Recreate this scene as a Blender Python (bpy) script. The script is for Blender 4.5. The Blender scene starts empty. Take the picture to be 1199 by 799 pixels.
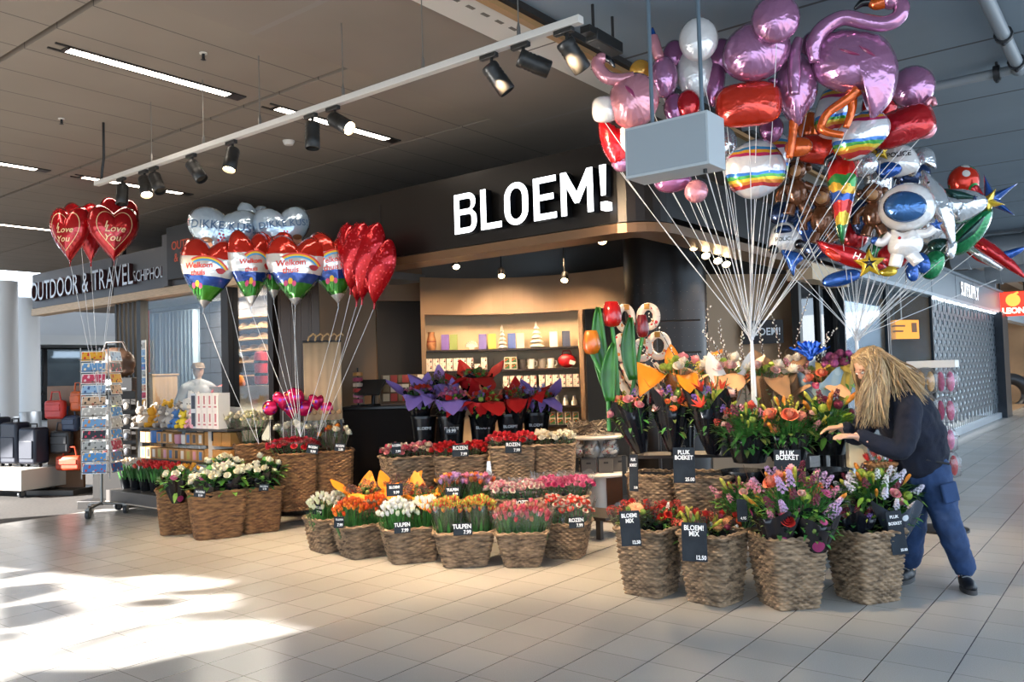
import bpy, math, random
from mathutils import Vector, Matrix
sc = bpy.context.scene
COL = sc.collection
rnd = random.Random(7)
PI = math.pi
sin, cos = math.sin, math.cos
# ---------------------------------------------------------------- camera model (1199x799)
F = 970.0; PITCH = math.atan(38.1/970); RS = .0299; RC = math.sqrt(1-RS*RS); EYE = 1.6
R0 = Vector((1, 0, 0)); FW = Vector((0, cos(PITCH), sin(PITCH))); U0 = Vector((0, -sin(PITCH), cos(PITCH)))
def ray(x, y):
    dx, dy = x-599.5, y-399.5
    return FW*F + R0*(dx*RC-dy*RS) - U0*(dx*RS+dy*RC)
def at(x, y, Y):
    r = ray(x, y); t = Y/r.y; return Vector((r.x*t, Y, EYE+r.z*t))
def fl(x, y, z=0.0):
    r = ray(x, y); t = (z-EYE)/r.z; return Vector((r.x*t, r.y*t, z))
ANG = math.radians(37.8)
UX = Vector((cos(ANG), -sin(ANG), 0)); VX = Vector((sin(ANG), cos(ANG), 0))
def W(u, v, z=0.0): return UX*u+VX*v+Vector((0, 0, z))
def onv(x, y, v0):
    r = ray(x, y); t = v0/r.dot(VX); return r*t+Vector((0, 0, EYE))
def onu(x, y, u0):
    r = ray(x, y); t = u0/r.dot(UX); return r*t+Vector((0, 0, EYE))
RZ = -ANG
cam = bpy.data.cameras.new('camera'); cam.sensor_width = 36; cam.lens = F/1199*36; cam.clip_end = 300
co = bpy.data.objects.new('camera', cam); COL.objects.link(co); sc.camera = co
cr = R0*RC-U0*RS; cu = R0*RS+U0*RC; cb = -FW
m = Matrix(((cr.x, cu.x, cb.x, 0), (cr.y, cu.y, cb.y, 0), (cr.z, cu.z, cb.z, EYE), (0, 0, 0, 1)))
co.matrix_world = m
# ---------------------------------------------------------------- materials
def lin(c):
    if isinstance(c, str):
        c = c.lstrip('#'); c = tuple(int(c[i:i+2], 16)/255 for i in (0, 2, 4))
    return tuple((x/12.92 if x <= .04045 else ((x+.055)/1.055)**2.4) for x in c[:3])+(1,)
MATS = {}
def mat(name, color='#808080', rough=.5, metal=0, spec=.5, var=0, vscale=8, bump=0, bscale=40, emit=None, es=0, coat=0, trans=0, sss=0, vstretch=(1, 1, 1), color2=None):
    if name in MATS: return MATS[name]
    M = bpy.data.materials.new(name); M.use_nodes = True; N = M.node_tree.nodes; L = M.node_tree.links
    b = N['Principled BSDF']; c = lin(color)
    b.inputs['Base Color'].default_value = c; b.inputs['Roughness'].default_value = rough; b.inputs['Metallic'].default_value = metal
    b.inputs['Specular IOR Level'].default_value = spec; b.inputs['Coat Weight'].default_value = coat
    if trans: b.inputs['Transmission Weight'].default_value = trans
    if emit: b.inputs['Emission Color'].default_value = lin(emit); b.inputs['Emission Strength'].default_value = es
    if var or bump:
        tc = N.new('ShaderNodeTexCoord'); mp = N.new('ShaderNodeMapping'); mp.inputs['Scale'].default_value = vstretch
        L.new(tc.outputs['Object'], mp.inputs['Vector'])
    if var:
        n = N.new('ShaderNodeTexNoise'); n.inputs['Scale'].default_value = vscale; n.inputs['Detail'].default_value = 4
        L.new(mp.outputs[0], n.inputs['Vector'])
        r = N.new('ShaderNodeValToRGB')
        if color2: r.color_ramp.elements[0].color = c; r.color_ramp.elements[1].color = lin(color2)
        else:
            r.color_ramp.elements[0].color = tuple(max(0, x*(1-var)) for x in c[:3])+(1,)
            r.color_ramp.elements[1].color = tuple(min(1, x*(1+var)) for x in c[:3])+(1,)
        r.color_ramp.elements[0].position = .3; r.color_ramp.elements[1].position = .7
        L.new(n.outputs['Fac'], r.inputs[0]); L.new(r.outputs[0], b.inputs['Base Color'])
    if bump:
        n = N.new('ShaderNodeTexNoise'); n.inputs['Scale'].default_value = bscale; n.inputs['Detail'].default_value = 3
        L.new(mp.outputs[0], n.inputs['Vector'])
        bp = N.new('ShaderNodeBump'); bp.inputs['Strength'].default_value = bump; bp.inputs['Distance'].default_value = .02
        L.new(n.outputs['Fac'], bp.inputs['Height']); L.new(bp.outputs[0], b.inputs['Normal'])
    MATS[name] = M; return M
def glassy(name, tint='#ffffff', refl=.12, rough=.03, opac=0.0, ocol='#ffffff', top=.55):
    """thin sheet: transparent + glossy (fresnel), optionally a little diffuse"""
    if name in MATS: return MATS[name]
    M = bpy.data.materials.new(name); M.use_nodes = True; N = M.node_tree.nodes; L = M.node_tree.links
    N.remove(N['Principled BSDF']); out = N['Material Output']
    t = N.new('ShaderNodeBsdfTransparent'); t.inputs[0].default_value = lin(tint)
    g = N.new('ShaderNodeBsdfGlossy'); g.inputs['Roughness'].default_value = rough
    lw = N.new('ShaderNodeLayerWeight'); lw.inputs['Blend'].default_value = .25
    mr = N.new('ShaderNodeMapRange'); mr.inputs['To Min'].default_value = refl; mr.inputs['To Max'].default_value = min(1, refl+top)
    L.new(lw.outputs['Fresnel'], mr.inputs['Value'])
    mx = N.new('ShaderNodeMixShader'); L.new(mr.outputs[0], mx.inputs[0]); L.new(t.outputs[0], mx.inputs[1]); L.new(g.outputs[0], mx.inputs[2])
    last = mx
    if opac:
        d = N.new('ShaderNodeBsdfDiffuse'); d.inputs[0].default_value = lin(ocol)
        m2 = N.new('ShaderNodeMixShader'); m2.inputs[0].default_value = opac
        L.new(mx.outputs[0], m2.inputs[1]); L.new(d.outputs[0], m2.inputs[2]); last = m2
    L.new(last.outputs[0], out.inputs['Surface']); MATS[name] = M; return M
def ramp_mat(name, stops, axis='Z', lo=-.2, hi=.2, rough=.25, metal=.0, wob=.03, interp='CONSTANT', coat=.0, wscale=6, bump=0):
    """printed bands along one object axis (a printed design, not shading)"""
    if name in MATS: return MATS[name]
    M = bpy.data.materials.new(name); M.use_nodes = True; N = M.node_tree.nodes; L = M.node_tree.links; b = N['Principled BSDF']
    b.inputs['Roughness'].default_value = rough; b.inputs['Metallic'].default_value = metal; b.inputs['Coat Weight'].default_value = coat
    tc = N.new('ShaderNodeTexCoord'); sp = N.new('ShaderNodeSeparateXYZ'); L.new(tc.outputs['Object'], sp.inputs[0])
    n = N.new('ShaderNodeTexNoise'); n.inputs['Scale'].default_value = wscale; L.new(tc.outputs['Object'], n.inputs['Vector'])
    ad = N.new('ShaderNodeMath'); ad.operation = 'MULTIPLY_ADD'; ad.inputs[1].default_value = wob
    L.new(n.outputs['Fac'], ad.inputs[0]); L.new(sp.outputs[axis], ad.inputs[2])
    mr = N.new('ShaderNodeMapRange'); mr.inputs['From Min'].default_value = lo+wob*.5; mr.inputs['From Max'].default_value = hi+wob*.5
    L.new(ad.outputs[0], mr.inputs['Value'])
    r = N.new('ShaderNodeValToRGB'); r.color_ramp.interpolation = interp
    el = r.color_ramp.elements
    while len(el) < len(stops): el.new(.5)
    for e, (p, c) in zip(el, stops): e.position = p
    for e, (p, c) in zip(sorted(el, key=lambda q: q.position), stops): e.color = lin(c)
    L.new(mr.outputs[0], r.inputs[0]); L.new(r.outputs[0], b.inputs['Base Color'])
    if bump: foil_bump(N, L, b, bump)
    MATS[name] = M; return M
def foil_bump(N, L, b, s):
    tc = N.new('ShaderNodeTexCoord'); n = N.new('ShaderNodeTexNoise'); n.inputs['Scale'].default_value = 9; n.inputs['Detail'].default_value = 2
    n.inputs['Distortion'].default_value = 1.0
    L.new(tc.outputs['Object'], n.inputs['Vector']); bp = N.new('ShaderNodeBump'); bp.inputs['Strength'].default_value = s; bp.inputs['Distance'].default_value = .03
    L.new(n.outputs['Fac'], bp.inputs['Height']); L.new(bp.outputs[0], b.inputs['Normal'])
def foil(name, color, metal=.55, rough=.16, var=0):
    if name in MATS: return MATS[name]
    M = mat(name, color, rough, metal, .6, coat=.5)
    foil_bump(M.node_tree.nodes, M.node_tree.links, M.node_tree.nodes['Principled BSDF'], .35); return M
def spotted(name, base, cols, scale=14, rough=.4, metal=0):
    """printed spots pattern from voronoi cells"""
    if name in MATS: return MATS[name]
    M = mat(name, base, rough, metal); N = M.node_tree.nodes; L = M.node_tree.links; b = N['Principled BSDF']
    tc = N.new('ShaderNodeTexCoord'); v = N.new('ShaderNodeTexVoronoi'); v.inputs['Scale'].default_value = scale
    L.new(tc.outputs['Object'], v.inputs['Vector'])
    sp = N.new('ShaderNodeSeparateColor'); L.new(v.outputs['Color'], sp.inputs[0])
    r = N.new('ShaderNodeValToRGB'); r.color_ramp.interpolation = 'CONSTANT'; el = r.color_ramp.elements
    while len(el) < len(cols): el.new(.5)
    for i, e in enumerate(el): e.position = i/len(cols)
    for i, e in enumerate(sorted(el, key=lambda q: q.position)): e.color = lin(cols[i])
    L.new(sp.outputs[0], r.inputs[0])
    lt = N.new('ShaderNodeMath'); lt.operation = 'LESS_THAN'; lt.inputs[1].default_value = .42; L.new(v.outputs['Distance'], lt.inputs[0])
    mx = N.new('ShaderNodeMix'); mx.data_type = 'RGBA'; L.new(lt.outputs[0], mx.inputs[0])
    mx.inputs[6].default_value = lin(base); L.new(r.outputs[0], mx.inputs[7]); L.new(mx.outputs[2], b.inputs['Base Color'])
    return M
# ---------------------------------------------------------------- mesh builder
class MB:
    def __init__(s, M=None): s.v = []; s.f = []; s.m = []; s.M = M
    def add(s, vs, fs, mi=0):
        o = len(s.v)
        s.v += [tuple(s.M @ Vector(p)) for p in vs] if s.M else [tuple(p) for p in vs]
        for q in fs: s.f.append(tuple(i+o for i in q)); s.m.append(mi)
        return s
    def box(s, c, d, mi=0, rz=0, rx=0, ry=0):
        x, y, z = (q/2 for q in d); R = Matrix.Rotation(rz, 3, 'Z') @ Matrix.Rotation(rx, 3, 'X') @ Matrix.Rotation(ry, 3, 'Y')
        vs = [Vector(c)+R @ Vector((a*x, b*y, e*z)) for a in (-1, 1) for b in (-1, 1) for e in (-1, 1)]
        return s.add(vs, [(0, 1, 3, 2), (4, 6, 7, 5), (0, 4, 5, 1), (2, 3, 7, 6), (0, 2, 6, 4), (1, 5, 7, 3)], mi)
    def bb(s, a, b, mi=0): return s.box([(p+q)/2 for p, q in zip(a, b)], [abs(q-p) for p, q in zip(a, b)], mi)
    def tube(s, pts, rad, n=8, mi=0, caps=True, sq=None):
        pts = [Vector(p) for p in pts]
        if not hasattr(rad, '__len__'): rad = [rad]*len(pts)
        vs = []; fs = []; t0 = (pts[1]-pts[0]).normalized(); up = Vector((0, 0, 1)) if abs(t0.z) < .9 else Vector((1, 0, 0))
        a = t0.cross(up).normalized()
        for i, p in enumerate(pts):
            t = (pts[min(i+1, len(pts)-1)]-pts[max(i-1, 0)])
            t = t.normalized() if t.length > 1e-9 else t0
            a = (a-t*a.dot(t)).normalized(); b = t.cross(a)
            for k in range(n):
                an = 2*PI*k/n; vs.append(p+(a*cos(an)+b*sin(an)*(sq or 1))*rad[i])
        for i in range(len(pts)-1):
            for k in range(n): fs.append((i*n+k, i*n+(k+1) % n, (i+1)*n+(k+1) % n, (i+1)*n+k))
        if caps: fs.append(tuple(range(n))[::-1]); fs.append(tuple(range((len(pts)-1)*n, len(pts)*n)))
        return s.add(vs, fs, mi)
    def lathe(s, prof, n=20, c=(0, 0, 0), mi=0, R=None, fn=None):
        vs = []; fs = []; c = Vector(c)
        for r, z in prof:
            for k in range(n):
                a = 2*PI*k/n; rr = r*(fn(a, z) if fn else 1); p = Vector((rr*cos(a), rr*sin(a), z)); vs.append(c+(R @ p if R else p))
        for i in range(len(prof)-1):
            for k in range(n): fs.append((i*n+k, i*n+(k+1) % n, (i+1)*n+(k+1) % n, (i+1)*n+k))
        if prof[0][0] > 1e-6: fs.append(tuple(range(n))[::-1])
        if prof[-1][0] > 1e-6: fs.append(tuple(range((len(prof)-1)*n, len(prof)*n)))
        return s.add(vs, fs, mi)
    def ball(s, c, r, n=12, m=8, mi=0, R=None):
        if not hasattr(r, '__len__'): r = (r, r, r)
        vs = []; fs = []; c = Vector(c)
        for i in range(1, m):
            t = PI*i/m
            for k in range(n):
                a = 2*PI*k/n; p = Vector((r[0]*sin(t)*cos(a), r[1]*sin(t)*sin(a), -r[2]*cos(t))); vs.append(c+(R @ p if R else p))
        lo = Vector((0, 0, -r[2])); hi = Vector((0, 0, r[2])); vs += [c+(R @ lo if R else lo), c+(R @ hi if R else hi)]
        for i in range(m-2):
            for k in range(n): fs.append((i*n+k, i*n+(k+1) % n, (i+1)*n+(k+1) % n, (i+1)*n+k))
        b = len(vs)-2
        for k in range(n): fs.append((b, (k+1) % n, k)); fs.append((b+1, (m-2)*n+k, (m-2)*n+(k+1) % n))
        return s.add(vs, fs, mi)
    def prism(s, out, y0, y1, mi=0, M=None):
        """outline in x,z extruded along y"""
        n = len(out); vs = [Vector((x, y0, z)) for x, z in out]+[Vector((x, y1, z)) for x, z in out]
        if M: vs = [M @ p for p in vs]
        fs = [tuple(range(n)), tuple(range(2*n-1, n-1, -1))]+[(i, i+n, (i+1) % n+n, (i+1) % n) for i in range(n)]
        return s.add(vs, fs, mi)
    def grid(s, fn, nu, nv, mi=0, cu=False):
        vs = [fn(i/(nu if cu else nu), j/nv) for j in range(nv+1) for i in range(nu+(0 if cu else 1))]
        w = nu+(0 if cu else 1); fs = []
        for j in range(nv):
            for i in range(nu): fs.append((j*w+i, j*w+(i+1) % w, (j+1)*w+(i+1) % w, (j+1)*w+i))
        return s.add(vs, fs, mi)
    def mesh(s, name, mats, smooth=True, ang=50):
        me = bpy.data.meshes.new(name); me.from_pydata(s.v, [], s.f)
        if not isinstance(mats, (list, tuple)): mats = [mats]
        for q in mats: me.materials.append(q)
        if len(mats) > 1: me.polygons.foreach_set('material_index', s.m)
        if smooth:
            me.shade_smooth()
            if ang: me.set_sharp_from_angle(angle=math.radians(ang))
        me.update(); return me
    def build(s, name, mats, parent=None, smooth=True, loc=None, rot=None, bev=0, ang=50):
        o = bpy.data.objects.new(name, s.mesh(name, mats, smooth, ang)); COL.objects.link(o)
        if parent: o.parent = parent
        if loc is not None: o.location = loc
        if rot is not None: o.rotation_euler = rot
        if bev:
            b = o.modifiers.new('b', 'BEVEL'); b.width = bev; b.segments = 2; b.limit_method = 'ANGLE'
        return o
def tag(o, label, cat, group=None, kind=None):
    if label: o['label'] = label
    if cat: o['category'] = cat
    if group: o['group'] = group
    if kind: o['kind'] = kind
    return o
def struct(o): o['kind'] = 'structure'; return o
def thing(name, label, cat, loc=(0, 0, 0), rz=0, group=None):
    o = bpy.data.objects.new(name, None); o.empty_display_size = .1; COL.objects.link(o)
    o.location = loc; o.rotation_euler = (0, 0, rz); return tag(o, label, cat, group)
def inst(name, me, parent=None, loc=(0, 0, 0), rot=(0, 0, 0), sc_=1):
    o = bpy.data.objects.new(name, me); COL.objects.link(o); o.parent = parent; o.location = loc
    if isinstance(rot, Matrix): o.rotation_euler = rot.to_euler()
    else: o.rotation_euler = rot
    o.scale = (sc_, sc_, sc_) if not hasattr(sc_, '__len__') else sc_
    return o
def kids(o): return [c for c in bpy.data.objects if c.parent == o]
def dup(o, loc=None, rz=None, label=None, parent=None, group=None):
    c = o.copy(); COL.objects.link(c)
    if parent: c.parent = parent
    if loc is not None: c.location = loc
    if rz is not None: c.rotation_euler = (0, 0, rz)
    if label: c['label'] = label
    if group: c['group'] = group
    for k in o.children: dup(k, parent=c)
    return c
TXT = {}
def textmesh(s, size, m, ext=.001, off=0, space=1, align='CENTER', line=1.0):
    key = (s, size, m.name, ext, off, space, align)
    if key in TXT: return TXT[key]
    cu = bpy.data.curves.new('t', 'FONT'); cu.body = s; cu.size = size; cu.extrude = ext; cu.offset = off; cu.align_x = align
    cu.align_y = 'CENTER'; cu.space_character = space; cu.space_line = line; cu.resolution_u = 3
    o = bpy.data.objects.new('t', cu); COL.objects.link(o); dg = bpy.context.evaluated_depsgraph_get(); dg.update()
    me = bpy.data.meshes.new_from_object(o.evaluated_get(dg)); bpy.data.objects.remove(o); bpy.data.curves.remove(cu)
    for p in me.vertices: p.co = (p.co.x, -p.co.z, p.co.y)
    me.materials.clear(); me.materials.append(m); me.name = 'lettering'; TXT[key] = me; return me
def lettering(s, size, m, parent, loc, rot=(0, 0, 0), ext=.001, off=0, space=1, sx=1, align='CENTER', name='lettering', line=1.0):
    return inst(name, textmesh(s, size, m, ext, off, space, align, line), parent, loc, rot, (sx, 1, 1))
def polyfill(loops, name, m, ext=0.0):
    """2D loops (x,z) with holes -> mesh in XZ plane, extruded along y"""
    cu = bpy.data.curves.new('p', 'CURVE'); cu.dimensions = '2D'; cu.fill_mode = 'BOTH'; cu.extrude = ext
    for lp in loops:
        sp = cu.splines.new('POLY'); sp.points.add(len(lp)-1); sp.use_cyclic_u = True
        for p, (x, z) in zip(sp.points, lp): p.co = (x, z, 0, 1)
    o = bpy.data.objects.new('p', cu); COL.objects.link(o); dg = bpy.context.evaluated_depsgraph_get(); dg.update()
    me = bpy.data.meshes.new_from_object(o.evaluated_get(dg)); bpy.data.objects.remove(o); bpy.data.curves.remove(cu)
    for p in me.vertices: p.co = (p.co.x, -p.co.z, p.co.y)
    me.materials.clear(); me.materials.append(m); me.name = name; return me
def lookrot(d, roll=0):
    """matrix turning +Z onto d"""
    q = Vector(d).normalized().to_track_quat('Z', 'Y'); return (q.to_matrix() @ Matrix.Rotation(roll, 3, 'Z')).to_4x4()
# ================================================================ SETTING
def room(mb, name, mats, smooth=False, bev=0): return struct(mb.build(name, mats, smooth=smooth, rot=(0, 0, RZ), bev=bev))
# ---- floor tiles
def tile_floor():
    M = bpy.data.materials.new('terrazzo_tiles'); M.use_nodes = True; N = M.node_tree.nodes; L = M.node_tree.links; b = N['Principled BSDF']
    tc = N.new('ShaderNodeTexCoord'); sp = N.new('ShaderNodeSeparateXYZ'); L.new(tc.outputs['Object'], sp.inputs[0])
    def mth(op, a, bb=None, cc=None):
        n = N.new('ShaderNodeMath'); n.operation = op
        for i, q in enumerate((a, bb, cc)):
            if q is None: continue
            if isinstance(q, (int, float)): n.inputs[i].default_value = q
            else: L.new(q, n.inputs[i])
        return n.outputs[0]
    def line(o, off, w):
        a = mth('DIVIDE', mth('ADD', o, off), .345); fr = mth('FRACT', a); d = mth('ABSOLUTE', mth('SUBTRACT', fr, .5))
        return mth('GREATER_THAN', d, .5-w/.345/2), mth('FLOOR', a)
    lu, iu = line(sp.outputs['X'], 1.24, .0062); lv, iv = line(sp.outputs['Y'], -3.72, .0038)
    cb_ = N.new('ShaderNodeCombineXYZ'); L.new(iu, cb_.inputs[0]); L.new(iv, cb_.inputs[1])
    wn = N.new('ShaderNodeTexWhiteNoise'); L.new(cb_.outputs[0], wn.inputs['Vector'])
    no = N.new('ShaderNodeTexNoise'); no.inputs['Scale'].default_value = 160; no.inputs['Detail'].default_value = 2; L.new(tc.outputs['Object'], no.inputs['Vector'])
    n2 = N.new('ShaderNodeTexNoise'); n2.inputs['Scale'].default_value = 1.3; L.new(tc.outputs['Object'], n2.inputs['Vector'])
    val = mth('ADD', mth('MULTIPLY', wn.outputs['Value'], .10), mth('ADD', mth('MULTIPLY', no.outputs['Fac'], .35), mth('MULTIPLY', n2.outputs['Fac'], .15)))
    r = N.new('ShaderNodeValToRGB'); L.new(val, r.inputs[0])
    r.color_ramp.elements[0].color = lin('#a09b95'); r.color_ramp.elements[0].position = .1
    r.color_ramp.elements[1].color = lin('#c3bfb9'); r.color_ramp.elements[1].position = .55
    mx = N.new('ShaderNodeMix'); mx.data_type = 'RGBA'; L.new(r.outputs[0], mx.inputs[6]); mx.inputs[7].default_value = lin('#6a6259'); L.new(lv, mx.inputs[0])
    m2 = N.new('ShaderNodeMix'); m2.data_type = 'RGBA'; L.new(mx.outputs[2], m2.inputs[6]); m2.inputs[7].default_value = lin('#453f3b'); L.new(lu, m2.inputs[0])
    L.new(m2.outputs[2], b.inputs['Base Color']); b.inputs['Roughness'].default_value = .27; b.inputs['Specular IOR Level'].default_value = .55
    return M
mb = MB(); mb.bb((-10.9, -12, -.1), (16, 60, 0)); room(mb, 'floor', tile_floor())
mb = MB(); mb.bb((-60, -12, -.1), (-10.9, 60, 0)); room(mb, 'floor_carpet', mat('dark_carpet', '#4b4744', .8, var=.25, vscale=30))
mb = MB(); mb.bb((-8.6, 7.55, 0), (-3.5, 13, .012)); room(mb, 'floor_shop', mat('shop_floor_wood', '#57392a', .35, var=.3, vscale=5, vstretch=(12, 1, 1)))
# ---- ceiling
def line_mat(name, col, lines, lcol, rough=.7, var=.06):
    """lines: list of (axis, spacing, offset, width)"""
    M = mat(name, col, rough, var=var, vscale=1.2); N = M.node_tree.nodes; L = M.node_tree.links; b = N['Principled BSDF']
    src = b.inputs['Base Color'].links[0].from_socket; tc = N.new('ShaderNodeTexCoord'); sp = N.new('ShaderNodeSeparateXYZ'); L.new(tc.outputs['Object'], sp.inputs[0])
    for ax, spc, off, w in lines:
        a = N.new('ShaderNodeMath'); a.operation = 'ADD'; a.inputs[1].default_value = -off; L.new(sp.outputs[ax], a.inputs[0])
        d = N.new('ShaderNodeMath'); d.operation = 'DIVIDE'; d.inputs[1].default_value = spc; L.new(a.outputs[0], d.inputs[0])
        fr = N.new('ShaderNodeMath'); fr.operation = 'FRACT'; L.new(d.outputs[0], fr.inputs[0])
        lt = N.new('ShaderNodeMath'); lt.operation = 'LESS_THAN'; lt.inputs[1].default_value = w/spc; L.new(fr.outputs[0], lt.inputs[0])
        mx = N.new('ShaderNodeMix'); mx.data_type = 'RGBA'; L.new(lt.outputs[0], mx.inputs[0]); L.new(src, mx.inputs[6]); mx.inputs[7].default_value = lin(lcol); src = mx.outputs[2]
    L.new(src, b.inputs['Base Color']); return M
CZ = 4.2
import bmesh
def clip_ceiling(o):
    # ceiling cut away on the left so the sun reaches the added slotted wall
    def part(planes):
        bm = bmesh.new(); bm.from_mesh(o.data)
        R_ = Matrix.Rotation(-RZ, 3, 'Z')
        for p, nrm in planes:
            bmesh.ops.bisect_plane(bm, geom=bm.verts[:]+bm.edges[:]+bm.faces[:], plane_co=R_ @ Vector(p), plane_no=R_ @ Vector(nrm), clear_outer=True)
        return bm
    a = part([((-9.1, 0, 0), (-1, 0, 0))]); b = part([((-9.1, 0, 0), (1, 0, 0)), ((0, 9.5, 0), (0, -1, 0))])
    me = bpy.data.meshes.new('t'); b.to_mesh(me); a.from_mesh(me); a.to_mesh(o.data); a.free(); b.free()
cl = line_mat('ceiling_panels', '#83786d', [('X', .55, -6.18, .012)], '#4a433d')
mb = MB()
gaps = [(-7.0, -8, 2.64), (2.69, 4.57), (4.61, 6.48), (6.5, 60)]
for a, b_ in [(-9, 2.64), (2.69, 4.57), (4.62, 6.48), (6.51, 60)]: mb.bb((-19.8, a, CZ), (-5.2, b_, CZ+.06))
mb.bb((-19.8, -9, CZ+.06), (-3.85, 60, CZ+.2)); mb.bb((-19.9, 2, CZ), (-19.8, 60, 6.8)); mb.bb((-31.5, 2, 6.7), (-19.8, 60, 6.8))
ceil_o = room(mb, 'ceiling', cl)
clip_ceiling(ceil_o)
cl2 = line_mat('ceiling_plaster', '#81766c', [('Y', 3.2, .42, .05)], '#847b74')
mb = MB(); mb.bb((-5.2, -9, CZ-.02), (-3.85, 7.2, CZ+.05)); mb.bb((-5.2, 7.2, CZ+.0), (-3.85, 60, CZ+.05)); room(mb, 'ceiling_bulkhead', cl2)
wht = mat('white_paint', '#cfc9c0', .5)
mb = MB(); mb.bb((-3.85, -3, CZ-.06), (-3.49, 60, CZ)); room(mb, 'ceiling_strip', wht)
mb = MB()
for i in range(60):
    v = -1+i*.16
    if 5.05 < v < 5.5: continue
    mb.bb((-3.64, v, CZ-.063), (-3.61, v+.075, CZ-.059))
mb.bb((-3.85, 5.2, CZ-.062), (-3.49, 5.215, CZ-.059))
room(mb, 'trim_slots', mat('slot_dark', '#6d665e', .8))
mb = MB(); mb.bb((-3.49, -3, CZ-.09), (-3.43, 60, CZ+.05)); room(mb, 'trim_wood', mat('pale_wood_strip', '#a07a4f', .5))
mb = MB(); mb.bb((-3.43, -3, CZ-.05), (-3.38, 60, CZ+.05)); room(mb, 'trim_shadow_gap', mat('black_trim', '#15110e', .7))
mb = MB(); mb.bb((-3.38, -3, CZ), (3.2, 60, CZ+.2)); room(mb, 'ceiling_right', line_mat('ceiling_grey_blue', '#71808d', [('Y', 1.65, 7.65, .035)], '#3a3f45'))
# pipes under the right ceiling
pipe_m = mat('grey_pipe_paint', '#7c868f', .45)
pt = thing('ceiling_pipe', 'painted grey pipe with clamps turning a corner under the right ceiling', 'pipe')
mb = MB(); mb.tube([W(-.81, -3, 4.1), W(-.81, 8.22, 4.1)], .05, 12); mb.tube([W(-.81, 8.3, 4.1), W(-3.3, 8.3, 4.1)], .042, 12); mb.ball(W(-.81, 8.28, 4.1), .07, 12, 8)
mb.build('pipe', pipe_m, pt)
for u, v in ((-.81, 7.35), (-.81, 8.1), (-.98, 8.3), (-1.75, 8.3), (-.81, 5.6)):
    mb = MB(); along = Vector(VX) if u == -.81 else Vector(UX)
    mb.tube([W(u, v, 4.1)-along*.025, W(u, v, 4.1)+along*.025], .068, 10); mb.tube([W(u, v, 4.1), W(u, v, 4.21)], .012, 6); mb.ball(W(u, v, 4.03), .018, 8, 6)
    mb.build('clamp', mat('dark_clamp', '#33363a', .5, .6), pt)
# far ducts
for i, (v, n) in enumerate(((19.5, 'nearer'), (24, 'farther'))):
    mb = MB(); u0d = 0; mb.tube([(-3.3, 0, 0), (3.5, 0, 0)], .32, 16)
    for x in range(-3, 4): mb.tube([(x, 0, 0), (x+.05, 0, 0)], .345, 16)
    o = mb.build('air_duct', mat('duct_metal', '#9aa0a6', .4, .4), loc=W(0, v, 3.82), rot=(0, 0, RZ)); tag(o, n+' round air duct crossing under the ceiling beyond the grey shopfront', 'duct', 'far ceiling ducts')
# ---- walls round the place
far = mat('far_wall_paint', '#c3cbd2', .6)
mb = MB(); mb.bb((-60, 44, 0), (16, 44.3, 4.2)); room(mb, 'wall_far', far)
# unseen added wall, its holes shaped to throw the sun patches on the floor
SUN = Vector((.93, .30, -.36)).normalized()
def wall_with_slots():
    X0 = -9.0
    def back(p):  # floor point -> point on the wall
        t = (p.x-X0)/SUN.x; q = p-SUN*t; return (q.y, q.z)
    pats = [  # wanted sun patch outlines, traced back to holes in the added wall
      [(133, 677), (200, 672), (282, 681), (255, 690), (215, 692), (150, 692)],
      [(190, 695), (262, 688), (285, 683), (270, 696), (215, 698)],
      [(150, 707), (185, 701), (212, 702), (195, 710), (160, 711)],
      [(210, 722), (262, 714), (276, 716), (240, 727)],
      [(95, 757), (160, 735), (240, 727), (310, 727), (360, 738), (330, 745), (230, 765), (140, 785), (40, 785), (60, 768)],
      [(0, 689), (60, 683), (66, 692), (0, 708)],
      [(0, 713), (70, 703), (92, 716), (40, 731), (0, 737)],
      [(0, 742), (22, 741), (12, 749), (0, 753)],
      [(0, 672), (30, 668), (50, 670), (0, 679)]]
    loops = [[(-14, 0), (9.4, 0), (9.4, 4.2), (-14, 4.2)]]
    for q in pats:
        pts = [back(fl(x, y)) for x, y in q]; loops.append([(a, min(4.1, max(.1, z))) for a, z in pts])
    me = polyfill(loops, 'wall_sun_mask', mat('sun_mask_paint', '#b9b3aa', .7), .04)
    o = bpy.data.objects.new('wall_sun_mask', me); COL.objects.link(o); o.location = (X0, 0, 0); o.rotation_euler = (0, 0, PI/2); struct(o)
wall_with_slots()
# ---- far left corridor: glazed wall, columns, daylight
mb = MB(); mb.bb((-30.3, 2, 0), (-30, 44, .5)); mb.bb((-30.3, 2, 3.0), (-30, 44, 6.7)); mb.bb((-30.3, 2, .5), (-30, 7.2, 3)); mb.bb((-30.3, -24, 0), (-30, 2, 6.7))  # last box added unseen to keep bright sky out of the shop glass
room(mb, 'wall_left_far', mat('corridor_wall', '#ccd0d4', .6))
mb = MB(); mb.bb((-31.5, 2, 0), (-31.4, 44, 4)); room(mb, 'wall_behind_glass', mat('office_back', '#8d8b86', .7, var=.5, vscale=.8, vstretch=(1, 1, .4)))
mb = MB()
for v in [7.3+2.6*i for i in range(14)]: mb.bb((-30.05, v, .5), (-29.9, v+.12, 3.0))
for z in (.5, 1.35, 2.9): mb.bb((-30.05, 7.2, z), (-29.9, 44, z+.08))
room(mb, 'window_1', mat('black_frame', '#15161a', .4))
mb = MB(); mb.bb((-30.0, 7.2, .55), (-29.98, 44, 2.95)); room(mb, 'window_1_glass', glassy('clear_glass_dark', '#b6c2cc', .16))
mb = MB(); mb.bb((-29.9, 3, 2.95), (-27.5, 44, 3.25)); room(mb, 'trim_soffit', mat('soffit_white', '#d6dadd', .5))
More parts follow.
